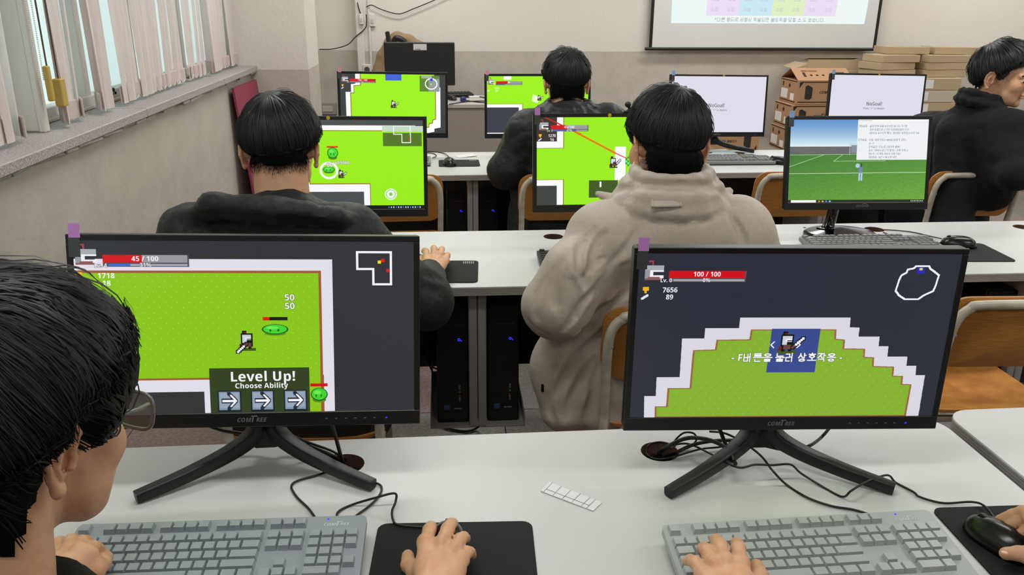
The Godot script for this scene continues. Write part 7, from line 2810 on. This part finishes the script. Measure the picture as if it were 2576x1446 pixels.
# beige parka, middle row right
func student_beige(hair: Material, skin: Material, pants: Material) -> void:
	var hx := head_at(1678, 374, 2.04, 10, 10, 0, 1.05)
	var o := thing("person", "student in a beige parka sitting at the laser game", "person", "", Vector3(0.56, 0, -2.02))
	var h0 := hx.origin
	var J := {"nb": h0 + Vector3(0.0, -0.15, 0.06), "ch": Vector3(0.545, 0.83, -2.01), "pv": Vector3(0.55, 0.56, -2.03), "shl": A(1520, 604, 2.03), "shr": A(1848, 592, 2.04), "ell": A(1400, 772, 2.04), "elr": A(1930, 720, 2.12), "wrl": oy(1372, 668, 0.78), "wrr": oy(1700, 640, 0.78)}
	J.wrl = Vector3(0.41, 0.78, -2.28)
	J.wrr = Vector3(0.80, 0.78, -2.28)
	legs_to(J, -2.40)
	var g := body(o, J, hx)
	for s in [[J.wrl, 1.0, J.ell], [J.wrr, -1.0, J.elr]]:
		var w: Vector3 = s[0]
		var kk := []
		var tt := []
		for i in 4:
			var x: float = s[1] * (0.028 - i * 0.019)
			kk.append(w + Vector3(x, [0.006, 0.009, 0.006, 0.0][i], -0.085 + 0.006 * absf(i - 1)))
			tt.append(w + Vector3(x * 1.25, -0.022, -0.158 + [0.012, 0.0, 0.008, 0.026][i]))
		hand_shape(g, w, kk, tt, w + Vector3(s[1] * 0.034, -0.01, -0.04), w + Vector3(s[1] * 0.048, -0.018, -0.07), w + Vector3(s[1] * 0.05, -0.024, -0.10), 0.014, s[2].lerp(w, 0.8))
	part(o, "body", g, skin)
	trousers(o, J, pants)
	var f := jacket_field(J, 0.024, 0.0078, 0.0, 0.052)
	# bulky sleeve and the skirt hanging out beside the chair
	f.cap(A(1440, 680, 1.98), A(1400, 765, 2.0), 0.076, 0.078, 0.05)
	f.cap(Vector3(0.36, 0.56, -2.01), Vector3(0.74, 0.56, -2.01), 0.125, 0.125, 0.06)
	f.cap(Vector3(0.37, 0.74, -1.99), Vector3(0.315, 0.56, -1.96), 0.085, 0.080, 0.05)
	f.cap(Vector3(0.315, 0.58, -1.96), Vector3(0.32, 0.47, -1.94), 0.080, 0.070, 0.05)
	f.cap(Vector3(0.42, 0.58, -1.96), Vector3(0.42, 0.46, -1.95), 0.085, 0.080, 0.05)
	f.cap(Vector3(0.55, 0.58, -1.98), Vector3(0.56, 0.46, -1.97), 0.09, 0.09, 0.05)
	f.cap(Vector3(0.70, 0.60, -1.98), Vector3(0.72, 0.46, -1.97), 0.09, 0.09, 0.05)
	# standing collar, double roll, with loose corners at both sides
	var c: Vector3 = J.nb
	var tilt := Basis(Vector3.RIGHT, 0.12)
	ring(f, c + Vector3(0, 0.040, 0.0), 0.118, 0.088, 0.027, tilt, 0.02)
	ring(f, c + Vector3(0, 0.068, 0.0), 0.102, 0.082, 0.026, tilt, 0.022)
	ring(f, c + Vector3(0, 0.103, -0.004), 0.088, 0.072, 0.018, tilt, 0.02)
	f.cap(c + Vector3(0.10, 0.03, -0.02), A(1836, 480, 2.06), 0.028, 0.010, 0.02)
	f.cap(A(1836, 480, 2.06), A(1826, 496, 2.05), 0.010, 0.010, 0.01)
	f.cap(c + Vector3(-0.10, 0.02, -0.02), A(1505, 488, 2.08), 0.026, 0.010, 0.02)
	f.ripple(crumple(21, 4.0), 0.003, Vector3(1.4, 0.7, 1.4))
	press(f, [[1545, 478], [1600, 468], [1680, 466], [1760, 468], [1822, 486]], 0.010, 0.018)
	press(f, [[1570, 438], [1640, 428], [1720, 428], [1790, 446]], 0.006, 0.007)
	press(f, [[1600, 415], [1660, 412], [1730, 416]], 0.004, 0.003)
	# seams of the raglan sleeves
	press(f, [[1575, 492], [1520, 550], [1470, 610], [1430, 680]], 0.0045, 0.005)
	press(f, [[1800, 492], [1840, 545], [1870, 600]], 0.0045, 0.005)
	# creases: armpit, sleeve and the long drapes down to the hem
	for q in [[[1524, 582], [1500, 615], [1484, 670], [1474, 730], 0.009, 0.020], [[1468, 598], [1457, 635], [1460, 680], [1470, 715], 0.009, 0.017], [[1520, 650], [1495, 662], [1476, 682], [1462, 702], 0.008, 0.016], [[1575, 665], [1510, 715], [1460, 770], [1420, 830], 0.009, 0.018], [[1440, 700], [1452, 730], [1456, 760], [1448, 800], 0.008, 0.018], [[1580, 730], [1500, 790], [1440, 850], [1405, 905], 0.010, 0.020], [[1560, 800], [1490, 860], [1430, 930], [1385, 1010], 0.011, 0.019], [[1545, 850], [1480, 930], [1440, 1000], [1420, 1060], 0.010, 0.018], [[1515, 900], [1495, 960], [1485, 1020], [1480, 1060], 0.010, 0.014], [[1400, 905], [1385, 960], [1380, 1020], [1392, 1060], 0.009, 0.012], [[1835, 540], [1858, 575], [1868, 600], [1874, 620], 0.008, 0.014], [[1318, 795], [1335, 822], [1370, 842], [1405, 856], 0.005, 0.007], [[1370, 690], [1350, 740], [1345, 780], [1352, 810], 0.012, 0.006], [[1420, 640], [1400, 690], [1395, 740], [1400, 780], 0.012, 0.007], [[1620, 560], [1560, 640], [1520, 700], [1490, 760], 0.012, 0.006]]:
		press(f, [q[0], q[1], q[2], q[3]], q[4] * 0.88, q[5] * 1.35)
	for q in [[[1590, 640], [1520, 690], [1470, 745]], [[1575, 765], [1510, 822], [1450, 890]], [[1550, 880], [1500, 950], [1460, 1030]], [[1490, 600], [1478, 660], [1466, 705]], [[1500, 735], [1450, 790], [1418, 850]]]:
		press(f, q, 0.012, -0.009)
	var jm := cloth_mat("beige_nylon", Color(0.745, 0.70, 0.645), 0.55, 7.0, 0.45)
	var j := wear(o, "parka", f, jm)
	var back := -o.position
	# loop patch between the shoulders, hanger loop with a toggle, side tag
	var g2 := Geo.new()
	g2.xf = Transform3D(Basis.IDENTITY, back)
	var pc := surface_hit(f, 1676, 513, 1.5)
	g2.rbox(pc, Vector3(0.072, 0.0165, 0.006), 0.002, Basis(Vector3.RIGHT, -0.75))
	part(j, "loop_patch", g2, jm)
	for s in [-1.0, 1.0]:
		g2 = Geo.new()
		g2.xf = Transform3D(Basis.IDENTITY, back)
		g2.rbox(pc + Vector3(s * 0.033, 0.001, 0.001), Vector3(0.004, 0.018, 0.008), 0.001, Basis(Vector3.RIGHT, -0.75))
		part(j, "stitch_bar", g2, jm)
	g2 = Geo.new()
	g2.xf = Transform3D(Basis.IDENTITY, back)
	g2.rbox(surface_hit(f, 1365, 975, 1.5), Vector3(0.008, 0.022, 0.006), 0.001)
	part(j, "side_tag", g2, mats.black_plastic)
	var lp := surface_hit(f, 1668, 410, 1.5) + Vector3(0, 0.004, 0.006)
	g2 = Geo.new()
	g2.xf = Transform3D(Basis.IDENTITY, back)
	g2.tube(curve([lp + Vector3(-0.012, -0.006, 0.006), lp + Vector3(-0.012, 0.010, 0.008), lp + Vector3(0.0, 0.016, 0.008), lp + Vector3(0.014, 0.010, 0.008), lp + Vector3(0.016, -0.006, 0.006)], 4), 0.0024, 6)
	g2.tube([lp + Vector3(-0.016, 0.010, 0.010), lp + Vector3(0.004, 0.002, 0.012)], 0.005, 8)
	part(j, "hanger_loop", g2, mat("loop_grey", Color(0.5, 0.47, 0.41), 0.6))
	var h := Hair.new()
	h.edge = -0.15
	h.long = 0.018
	h.short = 0.005
	h.count = 8000
	h.length = 0.075
	h.width = 0.0012
	h.wild = 0.06
	h.nape = -0.88
	h.whorl = Vector3(0.12, 0.9, 0.4)
	h.seed = 23
	add_hair(o, hx, h, hair, J.nb)
	face_bits(o, hx)

func surface_hit(f: Field, px: float, py: float, from: float) -> Vector3:
	# where the line of sight first meets the soft shape
	var d := ray(px, py)
	var t := from
	while t < from + 1.0:
		var p := (EYE + d * t - f.o) / f.h
		var x := int(round(p.x))
		var y := int(round(p.y))
		var z := int(round(p.z))
		if x >= 0 and y >= 0 and z >= 0 and x < f.nx and y < f.ny and z < f.nz:
			if f.d[(z * f.ny + y) * f.nx + x] < f.h * 0.3:
				return EYE + d * t
		t += 0.003
	return EYE + d * from

# black quilted jacket, far row
func student_far(hair: Material, skin: Material, pants: Material) -> void:
	var hx := head_at(1424, 214, 3.56, -2, 10, 0, 1.05)
	var o := thing("person", "student in a black quilted jacket at the far desk", "person", "", Vector3(0.55, 0, -3.6))
	var h0 := hx.origin
	var J := {"nb": h0 + Vector3(0.004, -0.14, 0.06), "ch": Vector3(0.56, 0.82, -3.61), "pv": Vector3(0.56, 0.55, -3.62), "shl": A(1330, 335, 3.55), "shr": A(1525, 318, 3.58), "ell": A(1276, 428, 3.60), "elr": A(1585, 420, 3.68), "wrl": Vector3(0.38, 0.79, -3.90), "wrr": Vector3(0.76, 0.79, -3.92)}
	legs_to(J, -3.98)
	var g := body(o, J, hx)
	for s in [[J.wrl, 1.0, J.ell], [J.wrr, -1.0, J.elr]]:
		var w: Vector3 = s[0]
		var kk := []
		var tt := []
		for i in 4:
			var x: float = s[1] * (0.028 - i * 0.019)
			kk.append(w + Vector3(x, [0.004, 0.007, 0.004, -0.002][i], -0.085))
			tt.append(w + Vector3(x * 1.2, -0.03, -0.15 + [0.012, 0.0, 0.008, 0.026][i]))
		hand_shape(g, w, kk, tt, w + Vector3(s[1] * 0.034, -0.012, -0.04), w + Vector3(s[1] * 0.047, -0.02, -0.07), w + Vector3(s[1] * 0.05, -0.03, -0.10), 0.014, s[2].lerp(w, 0.8))
	part(o, "body", g, skin)
	trousers(o, J, pants)
	var f := jacket_field(J, 0.030, 0.0115, 0.10, 0.05)
	f.cap(Vector3(0.44, 0.66, -3.60), Vector3(0.42, 0.44, -3.58), 0.12, 0.115, 0.06)
	var c: Vector3 = J.nb
	ring(f, c + Vector3(0, 0.035, 0.01), 0.108, 0.088, 0.032, Basis(Vector3.RIGHT, 0.2), 0.03)
	ring(f, c + Vector3(0, 0.062, 0.0), 0.088, 0.074, 0.022, Basis(Vector3.RIGHT, 0.2), 0.02)
	f.ell(c + Vector3(0.0, -0.01, 0.075), Vector3(0.15, 0.05, 0.06), 0.04)
	f.ripple(crumple(33, 6.0), 0.009)
	press(f, [[1330, 300], [1380, 262], [1430, 250], [1480, 255], [1530, 276]], 0.010, 0.014)
	press(f, [[1390, 262], [1384, 282], [1390, 300]], 0.008, 0.012)
	press(f, [[1455, 252], [1458, 275], [1470, 300]], 0.008, 0.012)
	press(f, [[1300, 345], [1335, 330], [1380, 300]], 0.010, 0.012)
	for q in [[1262, 352, 1300, 365, 1335, 372], [1240, 385, 1285, 402, 1330, 408], [1228, 420, 1270, 436, 1325, 440], [1240, 462, 1290, 468, 1330, 470], [1270, 500, 1300, 505, 1335, 508], [1268, 540, 1300, 545, 1335, 548]]:
		press(f, [[q[0], q[1]], [q[2], q[3]], [q[4], q[5]]], 0.011, 0.015)
	for q in [[1300, 310, 1310, 350], [1275, 370, 1290, 400]]:
		press(f, [[q[0], q[1]], [(q[0] + q[2]) * 0.5, (q[1] + q[3]) * 0.5], [q[2], q[3]]], 0.009, 0.010)
	wear(o, "quilted_jacket", f, cloth_mat("black_quilt", Color(0.135, 0.142, 0.145), 0.5, 6.0, 0.8))
	var h := Hair.new()
	h.edge = -0.2
	h.long = 0.020
	h.short = 0.006
	h.count = 4500
	h.length = 0.07
	h.width = 0.0018
	h.wild = 0.10
	h.nape = -0.88
	h.seed = 31
	add_hair(o, hx, h, hair, J.nb)
	face_bits(o, hx)

# black fleece, turned round on the chair at the right edge
func student_turned(hair: Material, skin: Material, pants: Material) -> void:
	var hx := head_at(2489, 200, 3.42, -142, 4, 0, 1.06)
	hx.origin = A(2491, 202, 3.50) - hx.basis * Vector3(0.084, 0, 0.014)
	var o := thing("person", "student in a black fleece turned sideways on the chair by the boxes", "person", "", Vector3(2.38, 0, -3.6))
	var h0 := hx.origin
	var J := {"nb": h0 + Vector3(-0.06, -0.15, -0.02), "ch": Vector3(2.36, 0.86, -3.66), "pv": Vector3(2.38, 0.55, -3.68), "shl": A(2425, 314, 3.66), "shr": A(2548, 325, 3.48), "ell": A(2440, 430, 3.85), "elr": A(2556, 436, 3.40), "wrl": Vector3(2.40, 0.79, -3.92), "wrr": Vector3(2.70, 0.93, -3.50)}
	legs_to(J, -3.95)
	var g := body(o, J, hx)
	for s in [[J.wrl, 1.0, J.ell], [J.wrr, -1.0, J.elr]]:
		var w: Vector3 = s[0]
		var kk := []
		var tt := []
		for i in 4:
			var x: float = s[1] * (0.028 - i * 0.019)
			kk.append(w + Vector3(x, 0.004, -0.085))
			tt.append(w + Vector3(x * 1.2, -0.03, -0.15 + [0.012, 0.0, 0.008, 0.026][i]))
		hand_shape(g, w, kk, tt, w + Vector3(s[1] * 0.034, -0.012, -0.04), w + Vector3(s[1] * 0.047, -0.02, -0.07), w + Vector3(s[1] * 0.05, -0.03, -0.10), 0.014, s[2].lerp(w, 0.8))
	part(o, "body", g, skin)
	trousers(o, J, pants)
	var f := jacket_field(J, 0.016, 0.0115, 0.05, 0.05)
	f.cap(A(2500, 330, 3.52), A(2530, 425, 3.50), 0.09, 0.09, 0.07)
	f.cap(A(2402, 335, 3.64), A(2398, 470, 3.68), 0.085, 0.095, 0.06)
	f.cap(A(2480, 330, 3.60), A(2490, 470, 3.64), 0.11, 0.11, 0.06)
	f.cap(A(2395, 480, 3.68), A(2395, 560, 3.68), 0.095, 0.095, 0.06)
	var c: Vector3 = J.nb
	ring(f, c + Vector3(0, 0.045, 0.0), 0.088, 0.088, 0.024, Basis(Vector3.BACK, -0.25), 0.03)
	ring(f, c + Vector3(0, 0.08, 0.0), 0.082, 0.082, 0.018, Basis(Vector3.BACK, -0.25), 0.02)
	f.ripple(crumple(43, 5.0), 0.008)
	wear(o, "fleece", f, cloth_mat("black_fleece", Color(0.115, 0.12, 0.125), 0.95, 14.0, 0.7))
	var h := Hair.new()
	h.long = 0.030
	h.count = 5000
	h.length = 0.09
	h.width = 0.0018
	h.wild = 0.07
	h.fringe = 0.22
	h.temple = 0.10
	h.nape = -0.75
	h.side = 0.03
	h.seed = 41
	add_hair(o, hx, h, hair, J.nb)
	face_bits(o, hx)

# only the hands of this student reach into the frame, front right
func student_edge(skin: Material, pants: Material) -> void:
	var o := thing("person", "student at the arch game monitor, one hand on the keyboard, one on the mouse", "person", "", Vector3(0.72, 0, -0.2))
	var hx := Transform3D(Basis.IDENTITY, Vector3(0.80, 1.17, -0.36))
	var J := {"nb": Vector3(0.79, 1.0, -0.30), "ch": Vector3(0.77, 0.82, -0.27), "pv": Vector3(0.74, 0.52, -0.20), "shl": Vector3(0.59, 0.94, -0.32), "shr": Vector3(0.93, 0.94, -0.32), "ell": Vector3(0.47, 0.75, -0.53), "elr": Vector3(1.07, 0.76, -0.58), "wrl": oy(1835, 1510, 0.80), "wrr": oy(2660, 1400, 0.775)}
	legs_to(J, -0.70)
	var g := body(o, J, hx)
	hand_shape(g, J.wrl, [oy(1862, 1420, 0.802), oy(1824, 1416, 0.807), oy(1793, 1424, 0.803), oy(1768, 1448, 0.795)], [oy(1852, 1366, 0.775), oy(1797, 1357, 0.777), oy(1765, 1379, 0.774), oy(1728, 1411, 0.772)], oy(1898, 1478, 0.785), oy(1912, 1448, 0.778), oy(1903, 1422, 0.770), 0.011, J.ell.lerp(J.wrl, 0.75))
	hand_shape(g, J.wrr, [oy(2588, 1296, 0.778), oy(2612, 1310, 0.78), oy(2626, 1334, 0.776), oy(2632, 1360, 0.768)], [oy(2515, 1308, 0.750), oy(2538, 1322, 0.752), oy(2560, 1345, 0.75), oy(2580, 1372, 0.745)], oy(2604, 1400, 0.755), oy(2565, 1392, 0.752), oy(2530, 1392, 0.748), 0.014, J.elr.lerp(J.wrr, 0.75))
	part(o, "body", g, skin)
	trousers(o, J, pants)
	var f := jacket_field(J, 0.012, 0.014, 0.03, 0.046, 0.5)
	wear(o, "jacket", f, mats.black_cotton)
	var h := Hair.new()
	h.count = 900
	h.width = 0.004
	h.seed = 51
	add_hair(o, hx, h, mats.black_hair, J.nb)
	face_bits(o, hx)
	for q in [[oy(1900, 1418, 0.768), 0.2, "l"], [oy(2527, 1389, 0.758), 1.2, "r"]]:
		var ng := Geo.new()
		ng.xf = Transform3D(Basis.IDENTITY, -o.position)
		ng.lathe([Vector2(0.0, 0.0012), Vector2(0.003, 0.001), Vector2(0.0045, 0.0)], 10, Transform3D(Basis(Vector3.UP, q[1]) * Basis.from_scale(Vector3(0.9, 1, 1.25)), q[0]))
		part(o, "thumb_nail", ng, mat("nail", Color(0.86, 0.66, 0.60), 0.3))
